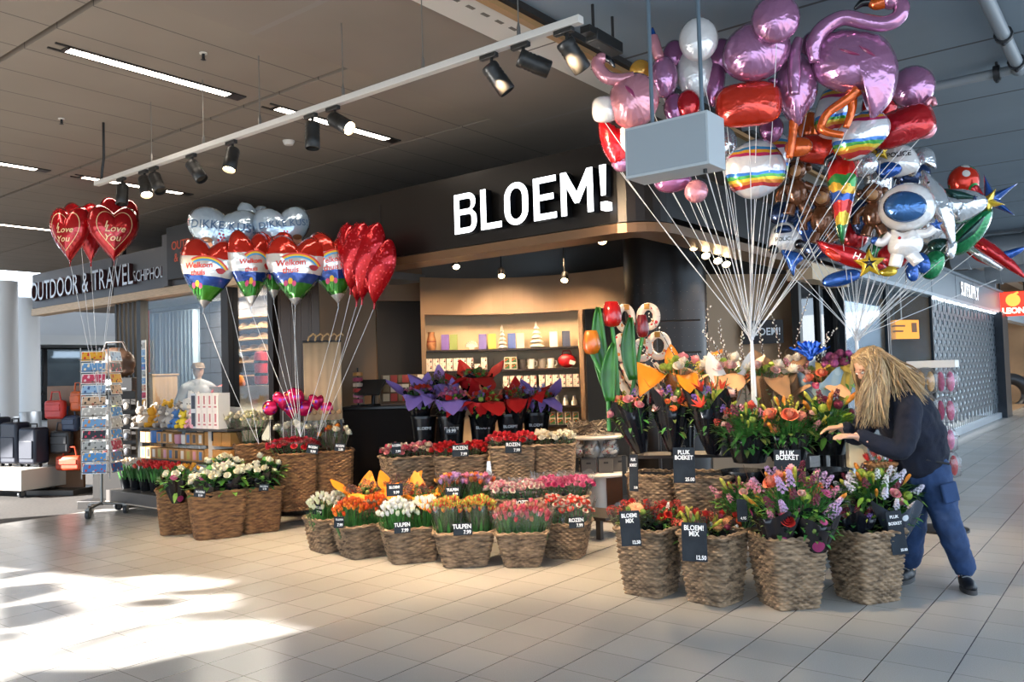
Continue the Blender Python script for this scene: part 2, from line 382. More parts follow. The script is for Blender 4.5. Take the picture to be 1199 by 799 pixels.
mb = MB(); mb.bb((-29.95, 3, 4.75), (-29.85, 43, 6.3)); room(mb, 'window_2', mat('clerestory_daylight', '#ffffff', .5, emit='#e8f2ff', es=3.2))
for px, Y, r, lab in ((3, 20, .34, 'white round column at the far left edge beyond the suitcases'), (30, 24, .38, 'pale grey round column between the white column and the dark framed windows')):
    p = at(px, 450, Y); t = thing('column', lab, 'column', (p.x, p.y, 0)); mb = MB(); mb.lathe([(r, 0), (r, 4.2)], 32); mb.build('shaft', mat('column_white', '#dcdfe2', .45), t)
    mb = MB(); mb.lathe([(r+.02, 0), (r+.02, .9), (r+.005, .92)], 32); mb.build('steel_wrap', mat('brushed_steel', '#a9adb2', .35, .7), t)
# ---- outdoor shop shell
fas = mat('fascia_grey', '#4c4a4b', .35, .3)
mb = MB(); mb.bb((-15.5, 6.3, 2.98), (-11.1, 6.42, 3.58)); mb.bb((-15.5, 6.42, 2.98), (-15.38, 9.5, 3.58)); mb.bb((-11.1, 6.24, 2.98), (-10.95, 9, 3.72)); mb.bb((-15, 6.9, 3.58), (-11.1, 7.0, 3.72)); mb.bb((-10.95, 6.3, 2.98), (-8.3, 6.42, 3.4))
room(mb, 'fascia_outdoor', fas, bev=.004)
mb = MB(); mb.bb((-12.65, 6.292, 2.98), (-12.635, 6.3, 3.58)); room(mb, 'trim_joint', mat('black_trim', '#15110e', .7))
mb = MB(); mb.bb((-15.5, 6.28, 2.86), (-8.2, 6.5, 2.975)); room(mb, 'trim_fascia_edge', mat('fascia_wood_edge', '#b79d7e', .45, var=.15, vstretch=(1, 8, 8)))
for u in (-13.75, -11.7):
    t = thing('floodlight', ('small black bracket lamp on the fascia over OUTDOOR' if u < -13 else 'small black bracket lamp on the fascia over TRAVEL'), 'lamp', W(u, 6.95, 3.58), RZ)
    mb = MB(); mb.tube([(-.25, 0, 0), (-.25, 0, .3), (.2, 0, .3), (.2, 0, .12)], .035, 8); mb.build('bracket', mat('black_metal', '#131313', .45), t)
    mb = MB(); mb.box((.2, 0, .08), (.16, .1, .14)); mb.build('head', mat('black_metal', '#131313', .45), t, bev=.01)
# ---- outdoor sign lettering
ws = mat('sign_letter_white', '#c9ccd0', .25, .5); sd = mat('sign_letter_side', '#3a2226', .4)
def sign_text(root, s, size, loc, sx=1, ext=.03, m=None, off=0.0, sp=1.0, sidem=None):
    w = 0; x = 0
    for ch in s:
        if ch == ' ': x += size*.3*sx; continue
        me = textmesh(ch, size, m or ws, ext, off)
        xs = [p.co.x for p in me.vertices]; wd = (max(xs)-min(xs))*sx
        if not me.get('sided'):
            me['sided'] = 1; me.materials.append(sidem or sd)
            for p in me.polygons: p.material_index = 0 if p.normal.y < -.9 else 1
        inst('letter', me, root, (x-min(xs)*sx, 0, 0), (0, 0, 0), (sx, 1, 1)); x += wd+size*.085*sp*sx
    return x
t = thing('shop_sign', 'raised metal letters reading OUTDOOR & TRAVEL on the grey fascia', 'sign', W(-15.4, 6.265, 3.24), RZ)
sign_text(t, 'OUTDOOR & TRAVEL', .46, None, .76, .03)
t = thing('shop_sign', 'small pale letters reading SCHIPHOL on the fascia right of TRAVEL', 'sign', W(-11.98, 6.285, 3.2), RZ)
sign_text(t, 'SCHIPHOL', .24, None, .8, .012)
t = thing('screen', 'dark display screen with faint orange lettering above the outdoor shop window', 'screen', W(-10.3, 6.22, 3.42), RZ)
mb = MB(); mb.box((0, 0, 0), (1.15, .08, .74)); mb.build('casing', mat('black_metal', '#131313', .45), t, bev=.01)
lettering('OUTDOOR\n& TRAVEL', .17, mat('dim_orange', '#7a2c12', .5, emit='#b0401a', es=.25), t, (0, -.045, 0))
# posts and glass of the outdoor shop
bk = mat('black_metal', '#131313', .45)
mb = MB()
for i in range(6): mb.bb((-12.75+.13*i, 6.38, 0), (-12.70+.13*i, 6.46, 2.86))
mb.bb((-12.02, 6.36, 0), (-11.94, 6.48, 2.86)); room(mb, 'trim_folding_posts', bk)
mb = MB(); mb.bb((-9.82, 6.34, 0), (-9.66, 6.5, 2.86)); mb.bb((-8.8, 6.34, 0), (-8.7, 6.5, 2.86)); mb.bb((-11.94, 6.38, 0), (-8.8, 6.46, .12)); room(mb, 'window_3', mat('bronze_frame', '#211a16', .4, .3))
mb = MB(); mb.bb((-11.94, 6.41, .12), (-9.82, 6.425, 2.86)); mb.bb((-9.66, 6.41, .12), (-8.8, 6.425, 2.86)); room(mb, 'window_3_glass', glassy('shop_glass', '#f2f6f8', .0, top=.22))
mb = MB()
for i in range(8):
    u = -8.66+.1*i; mb.box((u, 6.42, 1.43), (.09, .03, 2.86), rz=.75 if i % 2 else -.75)
room(mb, 'trim_slat_screen', mat('bronze_slats', '#3a2c22', .3, .5))
# inside the outdoor shop
pA, pB = at(156, 430, 15.2), at(336, 430, 12.6); mb = MB(); mb.bb((0, 0, 0), ((pB-pA).length, .1, 3.0)); ob_ = room(mb, 'wall_outdoor_back', line_mat('slatwall', '#57565a', [('Z', .25, 0, .02), ('X', .4, 0, .015)], '#1e1c1c')); ob_.location = (pA.x, pA.y, 0); ob_.rotation_euler = (0, 0, math.atan2(pB.y-pA.y, pB.x-pA.x))
mb = MB(); mb.bb((-15.4, 6.6, 2.95), (-8.2, 8.6, 3.05)); mb.bb((-16.5, 8.6, 2.95), (-10.6, 12.5, 3.05)); room(mb, 'ceiling_outdoor', mat('shop_ceiling', '#6c6a68', .7))
for i, u in enumerate((-13.9, -13.0, -12.1)):
    t = thing('curtain', ('leftmost', 'middle', 'rightmost')[i]+' pale blue grey curtain panel hanging inside the outdoor shop', 'curtain', Vector((*at((171, 190, 208)[i], 430, 14.2-.25*i)[:2], .2)), RZ*.9, 'blue grey curtains')
    mb = MB(); mb.grid(lambda a, b: Vector((a*.55, .05*sin(a*34), b*2.6)), 40, 2); mb.build('cloth', mat('blue_curtain', '#8fa3b3', .8), t)
    mb = MB(); mb.tube([(-.03, 0, 2.62), (.6, 0, 2.62)], .015, 8); mb.build('rail', bk, t)
# ---- flower shop shell
blk = mat('fascia_bronze_black', '#1d1815', .33, .35)
mb = MB(); mb.bb((-8.25, 6.3, 2.9), (-3.75, 6.44, 3.5)); mb.bb((-8.2, 6.4, 3.5), (-3.5, 6.6, 3.66)); mb.bb((-3.47, 6.7, 2.95), (-3.35, 11.9, 3.42))
n = 8
for i in range(n):
    a0, a1 = -PI/2+PI/2*i/n, -PI/2+PI/2*(i+1)/n; cx, cy = -3.75, 6.7
    q = [(cx+.4*cos(a), cy+.4*sin(a)) for a in (a0, a1)]+[(cx+.28*cos(a), cy+.28*sin(a)) for a in (a1, a0)]
    mb.add([(x, y, z) for z in (2.9, 3.5) for x, y in q], [(0, 1, 2, 3), (4, 7, 6, 5), (0, 4, 5, 1), (1, 5, 6, 2), (2, 6, 7, 3), (3, 7, 4, 0)])
room(mb, 'fascia_flower_shop', blk)
mb = MB(); mb.bb((-6.68, 6.292, 2.9), (-6.665, 6.3, 3.5)); room(mb, 'trim_fascia_joint', mat('black_trim', '#15110e', .7))
ed = mat('bronze_edge', '#75583f', .35, .5)
mb = MB(); mb.bb((-8.25, 6.27, 2.8), (-3.75, 6.6, 2.885))
for i in range(n):
    a0, a1 = -PI/2+PI/2*i/n, -PI/2+PI/2*(i+1)/n; cx, cy = -3.75, 6.7
    q = [(cx+.43*cos(a), cy+.43*sin(a)) for a in (a0, a1)]+[(cx+.1*cos(a), cy+.1*sin(a)) for a in (a1, a0)]
    mb.add([(x, y, z) for z in (2.8, 2.885) for x, y in q], [(0, 1, 2, 3), (4, 7, 6, 5), (0, 4, 5, 1), (1, 5, 6, 2), (2, 6, 7, 3), (3, 7, 4, 0)])
mb.bb((-3.65, 6.7, 2.8), (-3.32, 11.9, 2.885)); room(mb, 'trim_flower_fascia_edge', ed)
mb = MB(); mb.bb((-10.5, 6.6, 3.3), (-3.47, 14.5, 3.4)); room(mb, 'ceiling_flower_shop', mat('black_ceiling', '#0d0b0a', .6))
taupe = mat('taupe_wall', '#8d6f52', .55)
mb = MB(); mb.bb((-9.2, 14.4, 0), (-3.4, 14.5, 3.3)); room(mb, 'wall_back', mat('dark_panel', '#171311', .5))
# curved header and shelf niche at the back
def arcp(px):  # point on the curved back wall under image column px
    k = (px-590)/100; return at(px, 430, 12.05-.55*k*k*.8)
def arcwall(name, x0, x1, z0, z1, m, th=.06, n=20, dy=0):
    mb = MB(); q = [arcp(x0+(x1-x0)*i/n) for i in range(n+1)]
    vs = []
    for p in q: vs += [(p.x, p.y+dy, z0), (p.x, p.y+dy, z1), (p.x*(1+th/12), p.y+dy+th, z0), (p.x*(1+th/12), p.y+dy+th, z1)]
    fs = []
    for i in range(n): a = 4*i; b = a+4; fs += [(a, b, b+1, a+1), (a+2, a+3, b+3, b+2), (a+1, b+1, b+3, a+3), (a, a+2, b+2, b)]
    fs += [(0, 1, 3, 2), (4*n, 4*n+2, 4*n+3, 4*n+1)]
    mb.add(vs, fs); return struct(mb.build(name, m, smooth=False))
arcwall('wall_header', 494, 735, 2.47, 3.0, taupe)
arcwall('wall_niche_back', 494, 690, .3, 2.5, mat('niche_cream', '#c8ab86', .6), dy=.42)
arcwall('wall_left_cheek', 494, 499, .3, 2.5, taupe, th=.42, n=2)
arcwall('wall_right_cheek', 679, 684, .3, 2.5, taupe, th=.42, n=2)
p = at(335, 430, 11.2); q = at(441, 430, 11.9)
mb = MB(); mb.add([(p.x, p.y, 0), (q.x, q.y, 0), (q.x, q.y, 3.1), (p.x, p.y, 3.1), (p.x, p.y+.1, 0), (q.x, q.y+.1, 0), (q.x, q.y+.1, 3.1), (p.x, p.y+.1, 3.1)], [(0, 1, 2, 3), (4, 7, 6, 5), (0, 3, 7, 4), (1, 5, 6, 2), (3, 2, 6, 7)])
struct(mb.build('wall_taupe_left', taupe, smooth=False))
p = at(441, 430, 12.0); q = at(496, 430, 12.2)
mb = MB(); mb.add([(p.x, p.y, 2.72), (q.x, q.y, 2.72), (q.x, q.y, 3.2), (p.x, p.y, 3.2), (p.x, p.y+.1, 2.72), (q.x, q.y+.1, 2.72), (q.x, q.y+.1, 3.2), (p.x, p.y+.1, 3.2)], [(0, 1, 2, 3), (4, 7, 6, 5), (0, 4, 5, 1)])
struct(mb.build('wall_over_doorway', taupe, smooth=False))
p = at(828, 430, 10.6); q = at(944, 430, 10.9)
mb = MB(); mb.add([(p.x, p.y, 0), (q.x, q.y, 0), (q.x, q.y, 2.8), (p.x, p.y, 2.8), (p.x, p.y+.1, 0), (q.x, q.y+.1, 0), (q.x, q.y+.1, 2.8), (p.x, p.y+.1, 2.8)], [(0, 1, 2, 3), (4, 7, 6, 5), (0, 3, 7, 4), (1, 5, 6, 2), (3, 2, 6, 7)])
struct(mb.build('wall_taupe_right', mat('taupe_right', '#a58a6c', .6), smooth=False))
pc = at(782, 430, 9.6); t = thing('round_column', 'black glossy perforated round column inside the flower shop', 'column', (pc.x, pc.y, 0))
mb = MB(); mb.lathe([(.47, 0), (.47, 3.29)], 48); mb.build('shaft', mat('black_gloss', '#100c0a', .3, 0, .3), t)
mb = MB()
for j in range(9):
    for k in range(36):
        a = 2*PI*k/36; mb.ball((.471*cos(a), .471*sin(a), 1.75+j*.1), .004, 4, 3)
mb.build('perforations', mat('pinhole_pale', '#4a4036', .5), t)  # paler dots on the black shaft
# right end of the flower shop
mb = MB(); mb.bb((-3.62, 10.35, 2.66), (-3.3, 11.9, 2.86)); room(mb, 'trim_cap', mat('beige_cap', '#c9b08e', .5))
mb = MB(); mb.bb((-3.6, 10.4, 0), (-3.5, 10.5, 2.66)); mb.bb((-3.6, 11.2, 0), (-3.5, 11.26, 2.66)); room(mb, 'trim_corner_post', bk)
mb = MB(); mb.bb((-3.56, 10.5, .05), (-3.54, 11.9, 2.66)); room(mb, 'window_4_glass', glassy('dark_glass', '#5a5048', .10))
mb = MB(); mb.bb((-8.1, 11.9, 0), (-3.5, 12.0, 3.3)); room(mb, 'wall_party_right', mat('dark_panel', '#171311', .5))
# ---- grey shopfront running away on the right
fm = mat('silver_fascia', '#8d99a3', .35, .35)
mb = MB(); mb.bb((-3.5, 11.9, 2.92), (-3.38, 27, 3.45)); mb.bb((-3.6, 11.9, 3.45), (-3.3, 27, 3.5)); room(mb, 'fascia_silver', fm)
mb = MB()
for v in (13.5, 15.6, 17.7, 20.2, 22.4): mb.bb((-3.378, v, 2.92), (-3.374, v+.02, 3.45))
room(mb, 'trim_fascia_lines', mat('joint_grey', '#4a525a', .6))
mb = MB(); mb.bb((-3.52, 11.9, 2.86), (-3.34, 27, 2.92)); mb.bb((-3.5, 11.9, 0), (-3.38, 27, .14)); room(mb, 'trim_silver_rails', mat('silver_rail', '#b9c4cd', .3, .6))
mb = MB()
for i in range(11):
    v = 17.9+.8*i; mb.bb((-3.46, v, 2.835), (-3.4, v+.5, 2.858))
room(mb, 'trim_light_strip', mat('cool_strip_light', '#ffffff', .5, emit='#e4f0ff', es=4))
mb = MB(); mb.bb((-3.45, 11.95, .14), (-3.435, 17.8, 2.86)); mb.bb((-3.43, 11.98, .14), (-3.425, 17.8, 2.86)); room(mb, 'window_5_glass', glassy('cool_glass', '#e9f2f8', .14))
mb = MB()
for v in (11.95, 14.3, 17.75): mb.bb((-3.48, v, .14), (-3.4, v+.06, 2.86))
for v in (26.2, 26.5): mb.bb((-3.6, v, 0), (-3.3, v+.12, 2.9))
room(mb, 'trim_shopfront_posts', mat('dark_post', '#20262c', .35, .5))
mb = MB(); mb.bb((-3.6, 26.0, 0), (-3.25, 27.0, 2.86)); room(mb, 'trim_dark_pier', mat('dark_pier', '#1b222b', .3, .4))
# grille of offset vertical lozenges
hx = MB()
for i in range(34):
    v = 17.9+.24*i
    hx.bb((-3.47, v, .14), (-3.455, v+.02, 2.86))
    for j in range(10):
        z = .3+.27*j+(.135 if i % 2 else 0)
        if z > 2.7: continue
        c = [(v+.01, z), (v+.12, z-.05), (v+.23, z), (v+.23, z+.13), (v+.12, z+.18), (v+.01, z+.13)]
        hx.add([(-3.46, a, b) for a, b in c]+[(-3.45, a, b) for a, b in c], [(0, 1, 2, 3, 4, 5), (11, 10, 9, 8, 7, 6)]+[(q, q+6, (q+1) % 6+6, (q+1) % 6) for q in range(6)])
room(hx, 'window_6_grille', mat('grille_metal', '#59656f', .3, .6))
mb = MB(); mb.bb((-9.5, 12, 0), (-9.4, 27, 2.9)); room(mb, 'wall_silver_back', mat('pale_interior', '#c5d2dc', .6, var=.35, vscale=.7))
mb = MB(); mb.bb((-9.5, 12, 2.9), (-3.5, 27, 3.0)); room(mb, 'ceiling_silver_shop', mat('pale_ceiling', '#b9c5cf', .6))
mb = MB(); mb.bb((-9.5, 27, 0), (-3.5, 27.1, 4.2)); room(mb, 'wall_silver_end', mat('pale_interior', '#c5d2dc', .6, var=.35, vscale=.7))
t = thing('shop_sign', 'white raised letters reading SUITSUPPLY at the far end of the silver fascia', 'sign', W(-3.36, 20.7, 3.18), RZ+PI/2)
sign_text(t, 'SUITSUPPLY', .44, None, .96, .008, mat('sign_white_lit', '#ffffff', .4, emit='#f4f6ff', es=1.6), .004, 1, mat('sign_side_grey', '#59616a', .5))
t = thing('hanging_sign', 'red hanging light box with an orange fruit and the word LEON', 'sign', at(1185.5, 356, 23.2), RZ*.6)
mb = MB(); mb.box((0, 0, 0), (.78, .2, .68)); mb.build('casing', mat('leon_red', '#e02a1c', .4, emit='#e83a22', es=.9), t, bev=.02)
mb = MB(); mb.lathe([(.001, -.01), (.17, -.008), (.18, .004), (.001, .01)], 24, R=Matrix.Rotation(PI/2, 3, 'X'), c=(0, -.105, .1)); mb.box((.07, -.108, .28), (.15, .01, .06), ry=-.5); mb.build('fruit', mat('leon_orange', '#f7b24a', .5, emit='#f7b24a', es=.8), t)
lettering('LEON', .215, mat('leon_white', '#fff4e0', .5, emit='#fff0d8', es=.9), t, (0, -.105, -.2), off=.012, sx=1.0)

for x in (-.3, .3): mb = MB(); mb.tube([(x, 0, .34), (x, 0, 1.1)], .02, 8); mb.build('hanger', bk, t)
# restaurant beyond
mb = MB(); mb.bb((-8, 36, 0), (2, 36.2, 4.2)); room(mb, 'wall_restaurant', mat('restaurant_wall', '#8d7358', .6, var=.4, vscale=.6))
mb = MB(); mb.bb((-8, 27.2, 0), (-3.5, 36, .02)); room(mb, 'floor_restaurant', mat('restaurant_floor', '#9a7f62', .5))
mb = MB(); mb.bb((-3.7, 27.2, 2.75), (-3.4, 36, 3.5)); room(mb, 'fascia_restaurant', mat('restaurant_fascia', '#aab3ba', .5))
# ---- lights
def area(name, loc, size, power, col, rot=(0, 0, 0), sy=None, spread=None):
    l = bpy.data.lights.new(name, 'AREA'); l.energy = power; l.color = col; l.size = size
    if sy: l.shape = 'RECTANGLE'; l.size_y = sy
    if spread: l.spread = spread
    o = bpy.data.objects.new(name, l); COL.objects.link(o); o.location = loc; o.rotation_euler = rot; return o
def spot(name, loc, target, power, col=(1, .78, .52), ang=50, blend=.5, r=.04):
    l = bpy.data.lights.new(name, 'SPOT'); l.energy = power; l.color = col; l.spot_size = math.radians(ang); l.spot_blend = blend; l.shadow_soft_size = r
    o = bpy.data.objects.new(name, l); COL.objects.link(o); o.location = loc
    o.rotation_euler = (Vector(target)-Vector(loc)).to_track_quat('-Z', 'Y').to_euler(); return o
s = bpy.data.lights.new('sun', 'SUN'); s.energy = 20; s.angle = math.radians(.7); s.color = (1, .97, .92)
so = bpy.data.objects.new('sun', s); COL.objects.link(so); so.rotation_euler = SUN.to_track_quat('-Z', 'Y').to_euler(); so.location = (-20, 0, 10)
w = bpy.data.worlds.new('world'); sc.world = w; w.use_nodes = True
bg = w.node_tree.nodes['Background']; bg.inputs[0].default_value = (.64, .81, 1, 1); bg.inputs[1].default_value = 2.1
# ceiling strip lights
fx = mat('strip_emit', '#ffffff', .5, emit='#fff0dc', es=14)
for (u, v0, v1, lab) in ((-6.5, 2.91, 4.31, 'large recessed strip light nearest the camera at upper left'), (-6.5, 4.83, 6.27, 'recessed strip light behind the black track spots'),
        (-10.4, 2.9, 4.28, 'recessed strip light at the far left edge above the heart balloons'), (-10.4, 4.82, 6.14, 'recessed strip light at the end of the track'),
        (-14.3, 2.9, 4.3, 'far recessed strip light over the suitcases'), (-14.3, 4.9, 6.3, 'far recessed strip light above the grey outdoor fascia'), (-18.2, 4.9, 6.3, 'farthest recessed strip light by the white columns')):
    t = thing('ceiling_light', lab, 'light', W(u, (v0+v1)/2, CZ), RZ, None); L_ = v1-v0
    mb = MB(); mb.bb((-.075, -L_/2-.12, -.012), (-.055, L_/2+.03, .01)); mb.bb((.055, -L_/2-.12, -.012), (.075, L_/2+.03, .01)); mb.bb((-.07, L_/2, -.012), (.07, L_/2+.14, .0)); mb.bb((-.075, -L_/2-.03, -.012), (.075, -L_/2, .01)); mb.build('frame', mat('dark_bronze', '#2a221c', .5), t, smooth=False)
    mb = MB(); mb.bb((-.055, -L_/2, -.008), (.055, L_/2, .0)); mb.build('diffuser', fx, t, smooth=False)
# track and spotlights
t = thing('light_track', 'long white suspended track rail running diagonally below the ceiling', 'track', W(0, 0, 0), RZ)
mb = MB(); mb.add(*(lambda a: (a.v, a.f))(MB().bb((-8.25, 3.93, 3.59), (-2.5, 3.985, 3.635)))); mb.build('rail', mat('track_white', '#c9c4bd', .4), t, bev=.004)
for u in (-7.2, -6.35, -5.55, -4.55, -3.75, -2.95):
    mb = MB(); mb.tube([(u, 3.96, 3.63), (u, 3.96, 4.2)], .004, 6); mb.lathe([(.012, 0), (.012, .06), (.004, .1)], 8, (u, 3.96, 3.63)); mb.build('suspension_wire', mat('steel', '#8a8782', .35, .8), t)
mb = MB(); mb.tube([(-8.15, 3.96, 3.62), (-8.1, 3.94, 3.7), (-8.12, 3.97, 3.85), (-8.08, 3.95, 4.0), (-8.1, 3.96, 4.2)], .012, 6); mb.build('power_cable', bk, t)
spm = mat('spot_black', '#171513', .45); hot = mat('spot_lens', '#fff0d8', .3, emit='#ffd9a0', es=30); dark_l = mat('spot_lens_off', '#3a332c', .2)
tr_ = [((142, 222), (.05, -.2, -1), 0), ((168, 212), (.25, -.35, -.8), 1), ((180, 208), (.4, -.3, -.8), 0), ((224, 196), (.55, -.2, -.8), 0), ((271, 182), (-.1, -.35, -1), 1), ((364, 152), (.0, -.1, -1), 0), ((390, 145), (.75, -.45, -.55), 1),
       ((573, 90), (.55, .1, -.8), 0), ((610, 76), (.9, .15, -.35), 0), ((661, 64), (.55, .35, -.75), 0)]
wh = ['leftmost black track spotlight over the heart balloons', 'second black track spotlight from the left', 'third black track spotlight from the left', 'tilted black track spotlight fourth from the left', 'glowing black track spotlight fifth from the left', 'upright black track spotlight before the brightest one', 'bright lit black track spotlight aimed right by the middle strip light',
      'black track spotlight left of the pair near the white rail end', 'black track spotlight turned almost level near the rail end', 'rightmost black track spotlight at the rail end']
for ((px, py), d, lit), lab in zip(tr_, wh):
    r = ray(px, py); tt = 3.96/r.dot(VX); p = r*tt+Vector((0, 0, EYE)); p.z = 3.45; q = W(p.dot(UX), 3.96, 3.59)
    t = thing('track_spotlight', lab, 'spotlight', q, 0, 'track spotlights')
    mb = MB(M=Matrix.Rotation(RZ, 4, 'Z')); mb.box((0, 0, -.015), (.13, .035, .03)); mb.tube([(.02, 0, -.02), (.02, 0, -.1)], .012, 8); mb.build('adapter', spm, t, bev=.004)
    R = Matrix.Translation((.015, -.01, -.1)) @ lookrot(d)
    mb = MB(M=R); mb.lathe([(.05, -.03), (.056, -.02), (.056, .0)]+[(.056-(.004 if k % 2 else 0), .005+.012*k) for k in range(7)]+[(.056, .1), (.056, .165), (.05, .17), (.05, .14), (.001, .14)], 20); mb.build('housing', spm, t)
    mb = MB(M=R); mb.lathe([(.001, .143), (.048, .143), (.048, .146), (.001, .146)], 16); mb.build('lens', hot if lit else dark_l, t)
# linear black projector under the right ceiling
pp = at(708, 50, 5.9); t = thing('projector_lamp', 'black rectangular lamp fixed under the ceiling right of the track', 'lamp', pp, RZ+PI/2)
mb = MB(); mb.box((0, 0, 0), (.36, .1, .09)); mb.build('body', bk, t, bev=.008)
mb = MB(); mb.box((-.22, 0, .02), (.08, .08, .05)); mb.tube([(-.15, 0, .04), (-.15, 0, 4.2-pp.z)], .012, 6); mb.build('mount', bk, t); mb = MB(); mb.tube([(.12, 0, .04), (.12, 0, 4.2-pp.z)], .012, 6); mb.build('mount', bk, t)
# smoke detectors
for (px, py), lab in (((338, 165), 'white round smoke detector on the ceiling by the middle strip light'), ((238, 62), 'small sprinkler head on the ceiling near the large strip light'), ((72, 139), 'small dark sprinkler head on the ceiling at left')):
    p = fl(px, py, CZ); t = thing('smoke_detector' if 'smoke' in lab else 'sprinkler', lab, 'detector' if 'smoke' in lab else 'sprinkler', p)
    if 'smoke' in lab:
        mb = MB(); mb.lathe([(.06, 0), (.06, -.02), (.045, -.045), (.001, -.05)], 20); mb.build('housing', wht, t)
        mb = MB(); mb.lathe([(.066, .0), (.066, -.008), (.001, -.008)], 20); mb.build('base', wht, t)
    else:
        mb = MB(); mb.lathe([(.03, 0), (.03, -.008), (.001, -.008)], 14); mb.build('rosette', wht, t)
        mb = MB(); mb.lathe([(.012, -.006), (.012, -.05), (.022, -.055), (.001, -.06)], 10); mb.build('nozzle', bk, t)
# ================================================================ FLOWER SHOP SIGN
def uz(qx, qy):
    p = onv(480+qx/3.997, 170+qy/3.997, 6.3); return p.dot(UX), p.z
lit = mat('bloem_white', '#ffffff', .4, emit='#f6f9ff', es=1.7); side = mat('bloem_side', '#0d1016', .4)
bs = thing('shop_sign', 'large lit white letters reading BLOEM! on the black fascia of the flower shop', 'sign', W(0, 6.3, 0), RZ)
ZB, ZT = 3.005, 3.40; SW = .068
def arc(cx, cz, rx, rz, a0, a1, n=12): return [(cx+rx*cos(a0+(a1-a0)*i/n), cz+rz*sin(a0+(a1-a0)*i/n)) for i in range(n+1)]
def letter(loops, nm='letter'):
    me = polyfill(loops, nm, lit, .045); me.materials.append(side)
    for p in me.polygons: p.material_index = 0 if p.normal.y < -.9 else 1
    return inst(nm, me, bs, (0, -.075, 0))
def L_(x): return uz(x, 260)[0]
x0, x1 = L_(243), L_(346); zm = ZB+(ZT-ZB)*.53; w_ = x1-x0
def bowl(z0, z1, x, r, t): return [(x0+t, z0)]+arc(x-r, z0+r, r, r, -PI/2, 0, 8)+arc(x-r, z1-r, r, r, 0, PI/2, 8)+[(x0+t, z1)]
outer = [(x0, ZB)]+arc(x1-.1, ZB+.1, .1, .1, -PI/2, 0, 8)+arc(x1-.1, zm-.07, .1, .085, 0, PI/3, 6)+arc(x1-.1, zm+.09, .09, .08, -PI/3, 0, 6)+arc(x1-.11, ZT-.09, .1, .09, 0, PI/2, 8)+[(x0, ZT)]
h1 = [(x0+SW, ZB+.055)]+arc(x1-.1, ZB+.09, .035, .035, -PI/2, 0, 6)+arc(x1-.1, zm-.06, .035, .035, 0, PI/2, 6)+[(x0+SW, zm-.025)]
h2 = [(x0+SW, zm+.03)]+arc(x1-.105, zm+.065, .035, .035, -PI/2, 0, 6)+arc(x1-.105, ZT-.09, .035, .035, 0, PI/2, 6)+[(x0+SW, ZT-.055)]
letter([outer, h1, h2])
x0, x1 = L_(366), L_(463); letter([[(x0, ZB), (x1, ZB), (x1, ZB+.058), (x0+SW, ZB+.058), (x0+SW, ZT), (x0, ZT)]])
x0, x1 = L_(477), L_(588); r = (x1-x0)/2; c = (x0+x1)/2; ri = r-SW
letter([arc(c, ZB+r-.005, r, r, PI, 2*PI, 14)+arc(c, ZT-r+.005, r, r, 0, PI, 14), arc(c, ZB+r-.005, ri, r-.055, PI, 2*PI, 14)+arc(c, ZT-r+.005, ri, r-.055, 0, PI, 14)])
x0, x1 = L_(613), L_(720); m0 = (ZB+ZT)/2-.02
letter([[(x0, ZB), (x1, ZB), (x1, ZB+.056), (x0+SW, ZB+.056), (x0+SW, m0), (x1-.03, m0), (x1-.03, m0+.056), (x0+SW, m0+.056), (x0+SW, ZT-.056), (x1, ZT-.056), (x1, ZT), (x0, ZT)]])
x0, x1 = L_(741), L_(892); c = (x0+x1)/2
letter([[(x0, ZB), (x0+.062, ZB), (x0+.062, ZT-.14), (c-.025, ZB+.1), (c+.025, ZB+.1), (x1-.062, ZT-.14), (x1-.062, ZB), (x1, ZB), (x1, ZT), (x1-.062, ZT), (c, ZB+.2), (x0+.062, ZT), (x0, ZT)]])
x0, x1 = L_(923), L_(956)
o = letter([[(x0+.013, ZB+.125), (x1-.013, ZB+.125), (x1, ZT), (x0, ZT)]], 'exclamation_mark')
o2 = polyfill([[(x0+.005, ZB), (x1-.005, ZB), (x1-.005, ZB+.07), (x0+.005, ZB+.07)]], 'dot', lit, .045); inst('dot', o2, o)
# ================================================================ FLOWERS: one mesh per kind of bloom
GREEN = mat('stem_green', '#3f7d35', .5, var=.35, vscale=14); DGREEN = mat('leaf_dark_green', '#2b5a26', .45, var=.4, vscale=10); LGREEN = mat('leaf_light_green', '#6d9a3a', .5, var=.35, vscale=12)
OLIVE = mat('leaf_olive', '#59682f', .55, var=.4, vscale=12)
FM = {}
def pm(c): return mat('petal_'+c.strip('#'), c, .5, var=.18, vscale=30)
def tulip(c, c2=None, open_=0):
    k = ('t', c, c2, open_)
    if k in FM: return FM[k]
    mb = MB()
    for ring in (0, 1):
        for i in range(3):
            a = 2*PI*(i+.5*ring)/3
            def fn(u, v):
                x = (u-.5)*2; wd = .019*(sin(PI*min(1, v*.9+.08))**.6)*(1 if v < .97 else .3); r = .020*(sin(PI*(.12+.62*v))**.8)*(1+open_*v*.7)-(.002 if ring else 0)
                an = a+x*wd/.02; q = r*(1-.06*x*x); return Vector((q*cos(an), q*sin(an), .055*v+(.004 if ring else 0)-.006*x*x*v))
            mb.grid(fn, 4, 5, ring if c2 else 0)
    FM[k] = mb.mesh('bloom', [pm(c), pm(c2 or c)], ang=0); return FM[k]
